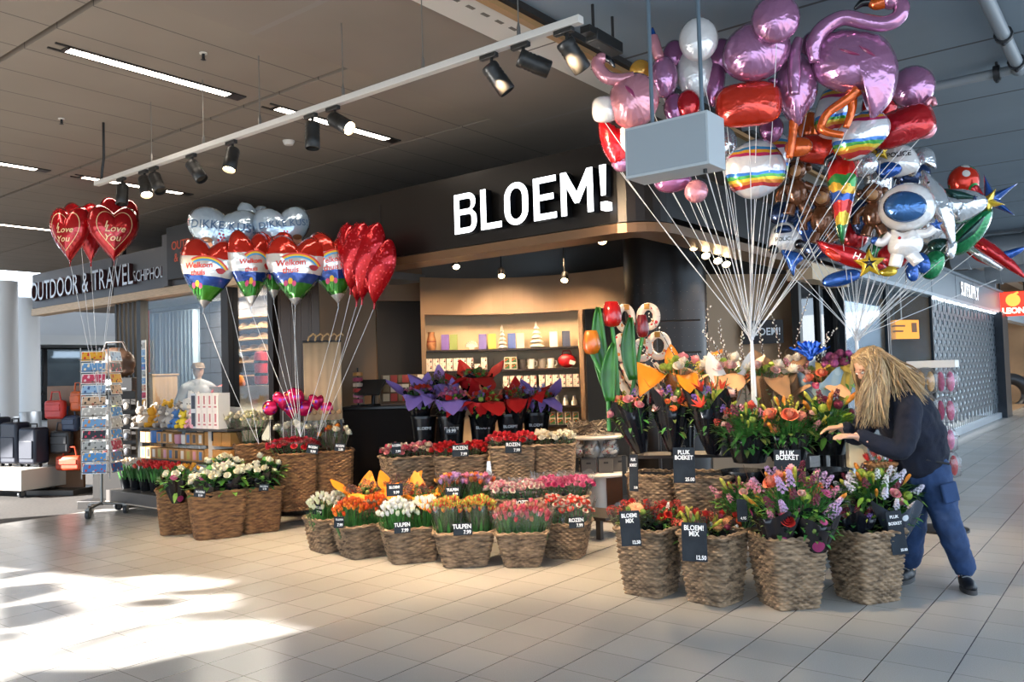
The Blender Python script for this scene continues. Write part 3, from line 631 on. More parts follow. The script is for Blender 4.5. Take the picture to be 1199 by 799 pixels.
def rose(c, c2=None, r=.032, open_=1.0):
    k = ('r', c, c2, r, open_)
    if k in FM: return FM[k]
    mb = MB()
    for ring, (n, rr, h, z0, tl) in enumerate(((5, 1, .8, 0, .5), (5, .78, .95, .12, .25), (4, .52, 1.05, .25, .05), (3, .28, 1.12, .35, -.1))):
        for i in range(n):
            a = 2*PI*(i+.37*ring)/n
            def fn(u, v):
                x = (u-.5)*2; an = a+x*PI/n*1.15; q = rr*(sin(PI*(.1+.45*v))+tl*open_*max(0, v-.6)*1.3)*(1-.05*x*x)
                return Vector((r*q*cos(an), r*q*sin(an), r*1.35*(z0*.4+h*v*(1-.16*x*x)-tl*open_*max(0, v-.75)*1.2)))
            mb.grid(fn, 4, 4, 0 if ring < 2 else 1)
    mb.ball((0, 0, r*.9), (r*.2, r*.2, r*.5), 6, 4, 1)
    FM[k] = mb.mesh('bloom', [pm(c), pm(c2 or c)], ang=0); return FM[k]
def gerbera(c, cc='#5a4a20', r=.045):
    k = ('g', c, r)
    if k in FM: return FM[k]
    mb = MB()
    for ring, (n, rr, z, ti) in enumerate(((18, 1, 0, .1), (16, .75, .006, .22), (14, .5, .011, .4))):
        for i in range(n):
            a = 2*PI*(i+.5*ring)/n; d = Vector((cos(a), sin(a), 0)); e = Vector((-sin(a), cos(a), 0))
            def fn(u, v): return d*(r*rr*(.15+.85*v))+e*((u-.5)*r*.3*sin(PI*(.12+.8*v))*rr)+Vector((0, 0, z+ti*r*v*(1-.4*v)))
            mb.grid(fn, 1, 3, 0)
    mb.ball((0, 0, .008), (r*.24, r*.24, r*.16), 10, 6, 1)
    FM[k] = mb.mesh('bloom', [pm(c), pm(cc)], ang=0); return FM[k]
def pompom(c, r=.032, n=70, pet=.009):
    k = ('p', c, r, n)
    if k in FM: return FM[k]
    mb = MB(); R_ = random.Random(3)
    for i in range(n):
        z = 1-1.75*i/n; q = math.sqrt(max(0, 1-z*z)); a = 2.39996*i; d = Vector((q*cos(a), q*sin(a), z)); e = d.orthogonal().normalized(); e2 = d.cross(e); ro = R_.random()*6
        for j in range(4):
            t = e*cos(ro+PI/2*j)+e2*sin(ro+PI/2*j); s = d.cross(t); p = d*r*R_.uniform(.9, 1.05)
            mb.add([p, p+t*pet*.6+s*pet*.45, p+t*pet*1.1+d*pet*.25, p+t*pet*.6-s*pet*.45], [(0, 1, 2, 3)])
    mb.ball((0, 0, 0), r*.9, 10, 8)
    FM[k] = mb.mesh('bloom', pm(c), ang=0); return FM[k]
def lily(c='#d98a2b', c2='#8fa23c', L=.085):
    k = ('l', c, c2)
    if k in FM: return FM[k]
    mb = MB(); pts = [(0, 0, 0), (.004, 0, L*.25), (.008, 0, L*.6), (.008, 0, L*.85), (.006, 0, L)]
    mb.tube(pts[:3], [.005, .0105, .014], 6, 0, False); mb.tube(pts[2:], [.014, .010, .001], 6, 0); mb.tube([(0, 0, -.05), (0, 0, .004)], .003, 5, 1)
    for i in range(6):
        a = PI*i/3; mb.add([Vector((.006*cos(a-.3), .006*sin(a-.3), .004)), Vector((.0150*cos(a)+.006, .0150*sin(a), L*.45)), Vector((.006*cos(a+.3), .006*sin(a+.3), .004))], [(0, 1, 2)], 1)
    FM[k] = mb.mesh('bud', [pm(c), pm(c2)], ang=0); return FM[k]
def spray(c, n=16, h=.09, r=.0085, stem='#4d6a35'):
    k = ('s', c, n, h, r)
    if k in FM: return FM[k]
    mb = MB(); R_ = random.Random(n)
    for i in range(n):
        t = (i+.5)/n; a = 2.4*i; q = (.007+.016*(1-t))*(1 if h > .05 else 1.6); p = Vector((q*cos(a), q*sin(a), h*t)); d = Vector((cos(a), sin(a), .8)).normalized()
        e = d.orthogonal().normalized(); e2 = d.cross(e)
        for j in range(5):
            tt = e*cos(2*PI*j/5)+e2*sin(2*PI*j/5); s = d.cross(tt); mb.add([p, p+tt*r*.7+s*r*.45+d*r*.3, p+tt*r*1.2+d*r*.5, p+tt*r*.7-s*r*.45+d*r*.3], [(0, 1, 2, 3)])
        mb.ball(p+d*r*.2, r*.4, 5, 3)
    mb.tube([(0, 0, -.03), (0, 0, h)], .002, 4, 1)
    FM[k] = mb.mesh('flower_spike', [pm(c), pm(stem)], ang=0); return FM[k]
def birdflower(c='#d8452a'):
    k = ('b', c)
    if k in FM: return FM[k]
    mb = MB()
    for i in range(7):
        a = 2*PI*i/7; d = Vector((cos(a)*.5, sin(a)*.5, 1)).normalized(); e = Vector((-sin(a), cos(a), 0))
        mb.grid(lambda u, v: d*(.085*v)+e*((u-.5)*.022*sin(PI*(.06+.9*v)))+Vector((cos(a), sin(a), 0))*.02*v*v, 1, 4)
    FM[k] = mb.mesh('bloom', pm(c), ang=0); return FM[k]
def blade(mb, p, d, L, w, mi=0, droop=.3, fold=.25, n=4):
    d = Vector(d).normalized(); e = d.cross(Vector((0, 0, 1)))
    e = e.normalized() if e.length > .05 else Vector((1, 0, 0)); nn = e.cross(d)
    def fn(u, v): x = (u-.5)*2; ww = w*.5*sin(PI*(.04+.94*v))**.8; return Vector(p)+d*(L*v)+e*(x*ww)+nn*(abs(x)*ww*fold)+Vector((0, 0, -droop*L*v*v))
    mb.grid(fn, 2, n, mi)
# ================================================================ WICKER
def wick_mat(name, a, b):
    M = mat(name, a, .75); N = M.node_tree.nodes; L = M.node_tree.links; bs_ = N['Principled BSDF']
    tc = N.new('ShaderNodeTexCoord'); mp = N.new('ShaderNodeMapping'); mp.inputs['Scale'].default_value = (11, 11, 44); L.new(tc.outputs['Object'], mp.inputs[0])
    n = N.new('ShaderNodeTexNoise'); n.inputs['Scale'].default_value = 1; n.inputs['Detail'].default_value = 3; L.new(mp.outputs[0], n.inputs['Vector'])
    r = N.new('ShaderNodeValToRGB'); L.new(n.outputs['Fac'], r.inputs[0]); e = r.color_ramp.elements
    e[0].position = .32; e[0].color = lin(a); e[1].position = .66; e[1].color = lin(b); L.new(r.outputs[0], bs_.inputs['Base Color']); return M
WICK = wick_mat('wicker_grey_brown', '#473727', '#a0866a'); WICKL = wick_mat('wicker_warm_brown', '#553620', '#a3764a')
LINER = mat('basket_liner', '#1b1a19', .5)
def sqr(a, rx, ry, p=7.0):
    c, s = cos(a), sin(a); k = (abs(c)**p+abs(s)**p)**(-1/p); return rx*c*k, ry*s*k
BK = {}
def basket_meshes(wt, dt, wb, db, h, wm, rows=None):
    key = (wt, dt, wb, db, h, wm.name)
    if key in BK: return BK[key]
    S = 44; per = 4; n = S*per; rows = rows or max(10, round(h/.0195)); pr = 4; mv = rows*pr
    mb = MB()
    def fn(u, v):
        j = v*mv; row = min(rows-1, int(j/pr)); fr = (j-row*pr)/pr
        a = 2*PI*u; t = v; bulge = 1+.03*sin(PI*t)
        x, y = sqr(a, (wb+(wt-wb)*t)/2*bulge, (db+(dt-db)*t)/2*bulge)
        L = math.hypot(x, y); off = .0105*cos(PI*(u*S+row))*(.1+.9*sin(PI*fr))-.007*(1-sin(PI*fr)); off += .0012*sin(5*a+row*1.7)
        return Vector((x*(1+off/L), y*(1+off/L), h*t))
    mb.grid(fn, n, mv, 0, True)
    body = mb.mesh('body', wm, ang=0)
    mb = MB(); m2 = 120
    for lay, (rr, dz) in enumerate(((.0, .0), (.010, .014), (-.004, .02))):
        pts = []
        for i in range(m2+1):
            a = 2*PI*i/m2; x, y = sqr(a, wt/2+rr, dt/2+rr); w = .006*sin(a*22+lay*2.1); L = math.hypot(x, y); pts.append(Vector((x*(1+w/L), y*(1+w/L), h-.006+dz+.005*cos(a*22+lay*2.1))))
        mb.tube(pts, .0095, 6, 0, False)
    rim = mb.mesh('rim', wm, ang=0)
    mb = MB(); mb.grid(lambda u, v: Vector((*sqr(2*PI*u, (wb+(wt-wb)*v)/2-.022, (db+(dt-db)*v)/2-.022), .01+(h-.01)*v)), 32, 1, 0, True)
    mb.add([Vector((*sqr(2*PI*i/32, wt/2-.03, dt/2-.03), h*.8)) for i in range(32)], [tuple(range(32))]); mb.add([Vector((*sqr(2*PI*i/32, wb/2-.005, db/2-.005), .006)) for i in range(32)], [tuple(range(32))])
    liner = mb.mesh('liner', LINER, ang=30)
    BK[key] = (body, rim, liner); return BK[key]
def basket(label, loc, rz, dims, wm=None, group='wicker flower baskets'):
    wm = wm or WICK; b, r, l = basket_meshes(*dims, wm)
    t = thing('wicker_basket', label, 'basket', loc, rz, group)
    inst('body', b, t); inst('rim', r, t); inst('liner', l, t); return t
# ---- price signs
NAVY = mat('chalk_navy', '#131a24', .6, spec=.25, var=.5, vscale=9, color2='#232c36'); CHALK = mat('sign_white', '#e9eef2', .6)
def price_sign(label, loc, rz, w, h, lines, tilt=.12, ry=0, small=None):
    t = thing('price_sign', label, 'sign', loc, 0, 'price signs on the flowers'); t.rotation_euler = (-tilt, ry, rz)
    mb = MB(); mb.box((0, 0, 0), (w, .005, h)); mb.build('board', NAVY, t, bev=.0015)
    for s, size, x, z in lines: lettering(s, size, CHALK, t, (x, -.0035, z), ext=.0004, off=.0012 if size > .03 else .0006, sx=.86)
    mb = MB(); mb.tube([(-.012, .004, h/2-.02), (-.012, .012, h/2+.012), (.012, .012, h/2+.012), (.012, .004, h/2-.02)], .0025, 5); mb.build('clip', bk, t)
    return t
# ---- wrappers
def wrapper_mesh(name, r0, r1, h, m, corners=4, ck=.28, ruff=.012, seed=0, up=False, turn=0):
    """cone of sheet whose corners stand up at the back and fold outwards at the front (local -y)"""
    R_ = random.Random(seed); ph = R_.random()*6; mb = MB(); NV = 5; NF = 4
    def fn(u, v):
        a = 2*PI*u; j = v*(NV+NF); tri = 1-abs(((a-turn)/(2*PI/corners)+.5) % 1-.5)*2; k = max(0, tri*1.35-.35)
        t = min(1, j/NV); rr = r0+(r1-r0)*t**.85+(ruff*sin(a*7+ph)+ruff*.5*sin(a*13+ph*2))*t; z = h*t+ruff*.8*sin(a*5+ph)*t
        if j > NV:
            w = (j-NV)/NF*ck*h*k; fr = -sin(a)
            if up: dr, dz = .35, .93
            elif fr > .25: dr, dz = .72, -.55+(.5 if w < .02 else 0)
            else: q = (fr+1)/1.25; dr, dz = .45+.4*q, .85-.45*q
            rr += dr*w; z += dz*w
        return Vector((rr*cos(a), rr*sin(a), z))
    mb.grid(fn, 80, NV+NF, 0, True); return mb.mesh(name, m, ang=0)
CLEAR = glassy('cellophane', '#fbfdff', .07, .12, .04, '#ffffff'); CLEARD = glassy('cellophane_grey', '#d5d2cf', .10, .15, .10, '#8b8781')
def print_wrap(name, base, cols, scale=9):
    return spotted(name, base, cols, scale, .22)
DARKW = spotted('dark_print_wrap', '#14161c', ['#14161c', '#171a22', '#14161c', '#6d1f33', '#14161c', '#1b1f29', '#b03a26', '#14161c'], 8, .18)
DARKP = spotted('dark_pink_print_wrap', '#17151b', ['#17151b', '#8d2c5c', '#17151b', '#1d1a22', '#c0577f', '#17151b'], 9, .18)
KRAFT = mat('kraft_paper', '#9a7350', .6, var=.12); BLACKW = mat('black_plastic', '#111317', .25)
PURP = mat('purple_paper', '#8f74c2', .6); REDP = mat('red_paper', '#bd1519', .55); ORNP = mat('orange_paper', '#ec8716', .6)
PEACH = mat('peach_paper', '#e0a778', .6); WHITEP = mat('white_tissue', '#e5e3df', .5)
def cap_points(n, R, H, seed, jit=.25):
    """n spots on a low dome (radius R, height H): (pos, outward direction)"""
    R_ = random.Random(seed); o = []
    for i in range(n):
        q = math.sqrt((i+.5)/n); a = 2.39996*i+seed; q = min(1, q*(1+R_.uniform(-jit, jit)*.4)); x, y = R*q*cos(a), R*q*sin(a); z = H*(1-q*q)+R_.uniform(-1, 1)*jit*.05
        o.append((Vector((x, y, z)), Vector((x*1.6, y*1.6, R*.9)).normalized(), a))
    return o
def flower_part(nm, me, par, p, d, a, s): return inst(nm, me, par, p, lookrot(d, a), s)
def stems(mb, pts, base_z, spread=.25, r=.0028, mi=0):
    for p, d, a in pts: mb.tube([Vector((p.x*spread, p.y*spread, base_z)), Vector((p.x*.8, p.y*.8, p.z*.6+base_z*.4)), p], r, 4, mi, False)
# bunch of one kind of flower: a thing with blooms, foliage, wrapper
def bunch(name, label, cat, loc, rz, blooms, n, R, H, depth, seed, wrap=None, leaf='tulip', group=None, bs_=1.0, sq=1.0, lift=0.0, tilt=(0, 0)):
    t = thing(name, label, cat, loc, 0, group); t.rotation_euler = (tilt[0], tilt[1], rz)
    pts = cap_points(n, R, H, seed); R_ = random.Random(seed+99)
    for p, d, a in pts: p.y *= sq
    for i, (p, d, a) in enumerate(pts):
        dd = (d+Vector((0, 0, 1.2))).normalized() if leaf == 'tulip' else (d+Vector((0, 0, .5))).normalized()
        flower_part('bloom', blooms[R_.randrange(len(blooms))], t, p+Vector((0, 0, lift)), dd, a*3, bs_*R_.uniform(.85, 1.15))
    mb = MB(); stems(mb, pts, -depth)
    if leaf == 'tulip':
        for i in range(n):
            a = R_.random()*2*PI; q = R*math.sqrt(R_.random()); p = Vector((q*.6*cos(a), q*.6*sin(a)*sq, -depth)); tip = Vector((q*1.05*cos(a), q*1.05*sin(a)*sq, H*(1-(q/R)**2)+R_.uniform(-.05, .005)))
            d = tip-p; blade(mb, p, d, d.length, R_.uniform(.02, .032), R_.randrange(2), .03, .35, 4)
        for i in range(max(14, n//2)):  # leaves round the outside
            a = 2*PI*i/max(14, n//2)+R_.random()*.3; p = Vector((R*.7*cos(a), R*.7*sin(a)*sq, -depth)); tip = Vector((R*1.06*cos(a), R*1.06*sin(a)*sq, R_.uniform(-.04, .0)))
            d = tip-p; blade(mb, p, d, d.length, R_.uniform(.022, .034), R_.randrange(2), .02, .3, 4)
    else:
        for i in range(n):
            a = R_.random()*2*PI; q = R*math.sqrt(R_.random()); p = Vector((q*cos(a), q*sin(a)*sq, H*(1-(q/R)**2)-.035)); d = Vector((cos(a), sin(a), R_.uniform(-.1, .8))); blade(mb, p, d, R_.uniform(.04, .065), R_.uniform(.02, .03), R_.randrange(2), .2)
    mb.build('foliage', [GREEN, DGREEN], t, ang=0)
    if wrap:
        wm, wh, wr0, wr1, ck = wrap; o = inst('wrapper', wrapper_mesh('wrapper', wr0, wr1, wh, wm, 7, ck, .008, seed, True), t, (0, 0, -depth)); o.scale = (1, sq, 1)
    return t
LEAFK = {}
def mixed_bouquet(label, loc, rz, R, H, depth, seed, blooms, leaves=60, wrap=None, inner=None, tilt=(0, 0), group=None, lleaf=(.05, .09), lw=(.02, .035), lm=None, twigs=0, tall=None, name='bouquet', sprays=None, sticker=None):
    t = thing(name, label, 'bouquet', loc, 0, group); t.rotation_euler = (tilt[0], tilt[1], rz)
    R_ = random.Random(seed); lst = []
    for me, cnt, s in blooms: lst += [(me, s)]*cnt
    R_.shuffle(lst); pts = cap_points(len(lst), R*.92, H, seed, .5)
    for (me, s), (p, d, a) in zip(lst, pts): flower_part(me.name.split('.')[0], me, t, p+d*R_.uniform(-.01, .03), (d+Vector((0, 0, .35))).normalized(), a*3, s*R_.uniform(.85, 1.15))
    mb = MB(); stems(mb, pts, -depth, .2)
    for i in range(leaves):
        a = R_.random()*2*PI; q = R*math.sqrt(R_.random())*1.02; p = Vector((q*cos(a), q*sin(a), H*(1-(q/R)**2)-R_.uniform(.01, .06))); d = Vector((cos(a)*q/R, sin(a)*q/R, R_.uniform(.1, .9)))
        L = R_.uniform(*lleaf); blade(mb, p, d, L, R_.uniform(*lw), R_.randrange(3), .25)
        mb.tube([Vector((p.x*.4, p.y*.4, -depth*.4)), p], .0022, 4, 0, False)
    for i in range(int(leaves*.7)):  # leaves hanging out round the sides, down to the rim below
        a = R_.random()*2*PI; q = R*R_.uniform(.55, .98); p = Vector((q*cos(a), q*sin(a), -R_.uniform(0, depth*.6))); p.x *= 1+.5*p.z/depth; p.y *= 1+.5*p.z/depth; d = Vector((cos(a), sin(a), R_.uniform(-.5, .7))); blade(mb, p, d, R_.uniform(*lleaf), R_.uniform(*lw)*1.1, R_.randrange(3), .35)
    if tall:
        for i in range(tall[0]):
            a = R_.random()*6.3; q = R*.7*R_.random(); p = Vector((q*cos(a), q*sin(a), H*.6)); d = Vector((cos(a)*.35, sin(a)*.35, 1)); mb.tube([p, p+d*tall[1]*R_.uniform(.6, 1)], .004, 5, 2)
    mb.build('foliage', lm or [GREEN, DGREEN, LGREEN], t, ang=0)
    if twigs:
        for i in range(twigs):
            mb = MB(); a = R_.random()*6.3; p = Vector((R*.5*cos(a), R*.5*sin(a), 0)); pl = [p]
            for k in range(6): p = p+Vector((R_.uniform(-.03, .03)+cos(a)*.03, R_.uniform(-.03, .03)+sin(a)*.03, R_.uniform(.02, .055))); pl.append(p)
            mb.tube(pl, [.003]*4+[.002]*3, 5, 0, False)
            mb.build('curly_twig', mat('twig_brown', '#6b452b', .6), t)
    if wrap:
        wm, wh, wr0, wr1, ck, turn = wrap; inst('wrapper', wrapper_mesh('wrapper', wr0, wr1, wh, wm, 4, ck, .009, seed, True, turn), t, (0, 0, -depth))
    if inner:
        wm, wh, wr0, wr1, ck, turn = inner; inst('inner_paper', wrapper_mesh('inner_paper', wr0, wr1, wh, wm, 4, ck, .012, seed+5, False, turn), t, (0, 0, -depth))
    if sticker: lettering(sticker[0], sticker[1], CHALK, t, sticker[2], sticker[3] if len(sticker) > 3 else (0, 0, 0), ext=.0005)
    return t
# ================================================================ BASKETS IN THE MIDDLE AND ON THE LEFT
def facing(p, turn=0): return math.atan2(p.x, p.y)*-1+turn   # local -y towards the camera, plus a turn
def put(px, py, Y, z=None):
    p = at(px, py, Y)
    if z is not None: p.z = z
    return p
# front row -------------------------------------------------------------
D_LOW = (.50, .40, .36, .30, .285)
front = [ # px centre, py bottom, label, turn
 (389, 648, 'first low wicker basket at the left end of the middle row, with cream tulips', .5, (.42, .40, .33, .30, .30)),
 (427, 655, 'low wicker basket of orange tulips in the middle group', .45, D_LOW),
 (483, 661, 'low wicker basket of white tulips in the middle group', .18, (.52, .40, .38, .30, .29)),
 (545, 666, 'low wicker basket holding red and green tulips behind the TULPEN sign', .0, (.50, .42, .36, .32, .28)),
 (612, 666, 'low wicker basket of pink tulips in clear wrap in the middle group', .0, (.42, .38, .29, .27, .275)),
 (663, 656, 'low wicker basket of red and white roses at the right end of the middle group', -.25, (.42, .38, .30, .28, .29))]
FB = []
for px, py, lab, turn, dm in front:
    p = fl(px, py); c = p+Vector((p.x, p.y, 0)).normalized()*(dm[3]/2+.02); c.z = 0
    FB.append((basket(lab, c, facing(c, turn), dm), c, dm, facing(c, turn)))
def fill3(i, name, what, cat, blooms, n, R, H0, wrap, leaf, group, dx=.15, sq=1.0, lift=.02, dz=.13):
    n = int(n*1.3); R *= 1.05
    b, c, dm, rz = FB[i]
    for k, (ox, pos) in enumerate(((-dx, 'left'), (dx, 'right'))):
        off = Matrix.Rotation(rz, 3, 'Z') @ Vector((ox, 0, 0)); off.z = dm[4]-.045; H = H0+.055
        bunch(name, pos+' bunch of '+what, cat, c+off+Vector((0, 0, dz)), rz, blooms, n, R, H, dz+.07, 11+i*7+k, wrap, leaf, group, .88, sq, lift)
T = tulip
fill3(0, 'tulip_bunch', 'cream white tulips in the leftmost low basket', 'tulips', [T('#e9e3cf'), T('#dfe0bd'), T('#efe9dc')], 26, .13, .05, None, 'tulip', 'cream tulips', .10)
fill3(1, 'tulip_bunch', 'orange tulips beside the cream ones', 'tulips', [T('#e8661a'), T('#ee8423', '#d9531c'), T('#d94c14')], 34, .15, .055, None, 'tulip', 'orange tulips', .12)
fill3(2, 'tulip_bunch', 'white tulips in the third low basket', 'tulips', [T('#f0efe8'), T('#e6ead8'), T('#f4f2ee')], 36, .155, .06, None, 'tulip', 'white tulips', .125)
fill3(3, 'tulip_bunch', 'red and green tulips behind the TULPEN sign', 'tulips', [T('#b9c04d', '#cf5a2c'), T('#c84a2a', '#a6b247'), T('#d98b3a', '#a6b247')], 36, .15, .035, (CLEARD, .34, .11, .17, .05), 'tulip', 'red and green tulips', .12, dz=.19)
fill3(4, 'tulip_bunch', 'pink tulips in clear wrap beside the red and white roses', 'tulips', [T('#d9566a'), T('#e3858a', '#c9545f'), T('#c98f72', '#a77556'), T('#cf4f55')], 30, .135, .05, (CLEAR, .30, .09, .18, .12), 'tulip', 'pink tulips', .10)
fill3(5, 'rose_bunch', 'red and white roses in clear wrap at the right end', 'roses', [rose('#d8382e', '#e8d9c4', .027), rose('#e0503a', '#f1e3cc', .027), rose('#efd9c4', '#d9433a', .027)], 20, .13, .05, (CLEAR, .30, .08, .18, .15), 'rose', 'red and white roses', .10)
# signs on the front row
def sg(label, px, py, Y, wpx, hpx, lines, turn=0, tilt=.12, ry=0):
    p = at(px, py, Y); k = Y/970; return price_sign(label, p, facing(p, turn), wpx*k, hpx*k, [(s, sz*k, x*k, z*k) for s, sz, x, z in lines], tilt, ry)
sg('small tilted price sign at the left rim of the cream tulip basket', 373, 597, 7.72, 12, 12, [('ROZEN', 3.4, 0, 2), ('7.99', 4, 1, -3)], .35, .1, .3)
sg('small price sign hanging on the orange tulip basket', 397, 612, 7.25, 12, 13, [('TULPEN', 3, 0, 3), ('7.99', 4.5, 1, -3)], .3, .1, .1)
sg('price sign reading TULPEN on the white tulip basket', 471, 618, 7.02, 19, 13, [('TULPEN', 6, 0, 3), ('7.99', 5.5, 3, -3.5)], .12, .1)
sg('large TULPEN price sign on the basket of red and green tulips', 542, 620, 6.8, 22, 14, [('TULPEN', 7, -1, 3), ('7.99', 6, 5, -3.5)], 0, .08)
sg('price sign reading ROZEN on the basket of red and white roses', 675, 612, 6.98, 18, 13, [('ROZEN', 6, 0, 2.5), ('7.99', 5, 3.5, -3.5)], -.1, .1, -.06)
# second row on a low step ------------------------------------------------
stp = mat('dark_step', '#2a221d', .6)
t = thing('display_bench', 'low dark wooden bench hidden behind the front row of tulip baskets', 'bench', W(-5.25, 6.95, 0), RZ)
mb = MB(); mb.box((0, 0, .2), (2.2, .5, .03)); mb.build('top', stp, t, bev=.004)
for x in (-1, 1):
    for y in (-.2, .2): mb = MB(); mb.box((x, y, .092), (.05, .05, .184)); mb.build('leg', stp, t)
second = [(440, 600, 7.75, 'low wicker basket of orange wrapped bouquets in the second row', .1), (490, 603, 7.65, 'low wicker basket under the right orange wrapped bouquet in the second row', .1), (545, 600, 7.6, 'low wicker basket of mixed coloured tulips in the second row', 0), (604, 603, 7.5, 'low wicker basket of pale pink roses in the second row', 0), (660, 598, 7.6, 'low wicker basket of hot pink roses in the second row', -.1)]
SB = []
for px, py, Y, lab, turn in second:
    p = at(px, py, Y); c = Vector((p.x, p.y, .215)); dm = (.46, .36, .35, .29, .26); SB.append((basket(lab, c, facing(c, turn), dm), c, facing(c, turn)))
berry = spray('#5d3b3a', 18, .06, .008); grn = pompom('#6d7c3e', .018, 30)
for (px, py, Y, sd, lab) in ((425, 578, 7.8, 1, 'leftmost orange paper bouquet in the second row'), (468, 575, 7.95, 2, 'middle orange paper bouquet in the second row'), (492, 580, 7.6, 3, 'rightmost orange paper bouquet in the second row')):
    p = at(px, py, Y); mixed_bouquet(lab, p, facing(p), .13, .05, .16, sd, [(berry, 10, 1), (grn, 8, 1), (rose('#8c3424', None, .02), 6, 1), (spray('#b06a45', 14, .06, .008), 6, 1)], 40, None, (ORNP, .175, .04, .17, 1.25, .3+sd), group='orange paper bouquets')
b, c, rz = SB[2]
for k, (ox, pos) in enumerate(((-.11, 'left'), (.11, 'right'))):
    bunch('tulip_bunch', pos+' bunch of mixed orange purple and pink tulips in the second row', 'tulips', c+Vector((ox, 0, .40)), rz, [T('#e0601f'), T('#c98ab8'), T('#d7718f'), T('#b88cc4'), T('#e8a23c')], 30, .14, .05, .2, 60+k, (CLEARD, .27, .08, .16, .1), 'tulip', 'mixed tulips')
b, c, rz = SB[3]
for k, (ox, pos) in enumerate(((-.11, 'left'), (.11, 'right'))):
    bunch('rose_bunch', pos+' bunch of pale pink and cream roses in the second row', 'roses', c+Vector((ox, 0, .34)), rz, [rose('#e3a3a6', '#ecd9c8', .026), rose('#dd8492', '#e7b6b4', .026), rose('#eadccb', '#d98d96', .026)], 30, .15, .05, .15, 70+k, (CLEAR, .23, .08, .17, .12), 'rose', 'pale pink roses')
b, c, rz = SB[4]
for k, (ox, pos) in enumerate(((-.12, 'left'), (.12, 'right'))):
    bunch('rose_bunch', pos+' bunch of hot pink roses in the second row', 'roses', c+Vector((ox, 0, .36)), rz, [rose('#db4f86', '#c93a70', .024), rose('#e26a98', None, .024)], 30, .15, .05, .15, 80+k, (CLEAR, .24, .08, .18, .15), 'rose', 'hot pink roses')
sg('price sign in front of the orange paper bouquets', 462, 574, 7.4, 19, 14, [('BLOEM!', 4.2, 0, 3), ('9.99', 4.5, 2, -3)], .1, .1)
sg('blue price sign in front of the mixed tulips', 530, 576, 7.3, 17, 11, [('TULPEN', 4.4, 0, 2), ('8.99', 4, 3, -3)], .1, .2)
sg('blue ROZEN price sign in front of the pale pink roses', 612, 589, 7.15, 20, 8, [('ROZEN', 6.4, 0, 0)], 0, .3)
# third row on a higher bench ----------------------------------------------
t = thing('display_bench', 'taller dark bench carrying the four rose baskets inside the shop front', 'bench', put(555, 560, 9.0, 0), RZ*.25)
mb = MB(); mb.box((0, 0, .40), (2.5, .55, .04)); mb.build('top', stp, t, bev=.004)
for x in (-1.2, 1.2):
    for y in (-.22, .22): mb = MB(); mb.box((x, y, .19), (.05, .05, .38)); mb.build('leg', stp, t)
third = [(479, 524, 8.95, 'wicker basket of pink and cream roses, left end of the raised row', .35, (.58, .42, .46, .34, .32)), (539, 530, 8.9, 'wicker basket of red roses second from the left in the raised row', .0, (.56, .42, .46, .34, .32)),
 (600, 527, 8.7, 'tall wicker basket of red roses third from the left in the raised row', .0, (.47, .40, .38, .32, .42)), (649, 523, 8.75, 'tall wicker basket of cream roses at the right end of the raised row', -.1, (.43, .40, .36, .32, .42))]
TBk = []
for px, py, Y, lab, turn, dm in third:
    p = at(px, py, Y); c = Vector((p.x, p.y, .42 if dm[4] < .4 else p.z-dm[4]))
    if dm[4] >= .4: c.z = .422
    TBk.append((basket(lab, c, facing(c, turn), dm), c, facing(c, turn), dm))
rr = [[rose('#d9566c', '#c8405a', .029), rose('#e9d9c2', '#e6cfae', .029), rose('#e08c92', None, .029)], [rose('#c51a22', '#a80f18', .029), rose('#d12a2c', None, .029)], [rose('#c8202c', '#ab121f', .029), rose('#d53440', None, .029)], [rose('#eadfc8', '#e2d0ac', .029), rose('#efe8d8', None, .029)]]
for (b, c, rz, dm), rl, nm in zip(TBk, rr, ('pink and cream roses in the raised row', 'bright red roses behind the wide ROZEN sign', 'red roses in the taller raised basket', 'cream roses at the right of the raised row')):
    for k, (ox, pos) in enumerate(((-dm[0]*.25, 'left'), (dm[0]*.25, 'right'))):
        off = Matrix.Rotation(rz, 3, 'Z') @ Vector((ox, -.03, 0)); bunch('rose_bunch', pos+' bunch of '+nm, 'roses', c+off+Vector((0, 0, dm[4]+.06)), rz, rl, 26, dm[0]*.28, .06, .16, 90+k+int(c.x*10), (CLEARD, .20, .08, dm[0]*.3, .10), 'rose', nm)
sg('ROZEN price sign on the basket of pink and cream roses', 464, 525, 8.55, 11, 13, [('ROZEN', 3.6, 0, 3), ('7.99', 4, 2, -4)], .3, .05)
sg('wide ROZEN price sign on the second raised basket of red roses', 539, 528, 8.6, 19, 14, [('ROZEN', 6, 0, 3), ('7.99', 5, 4, -4)], 0, .05)
sg('ROZEN price sign on the taller basket of red roses', 601, 524, 8.4, 19, 13, [('ROZEN', 5.8, 0, 3), ('7.99', 5, 4, -3.5)], 0, .05)
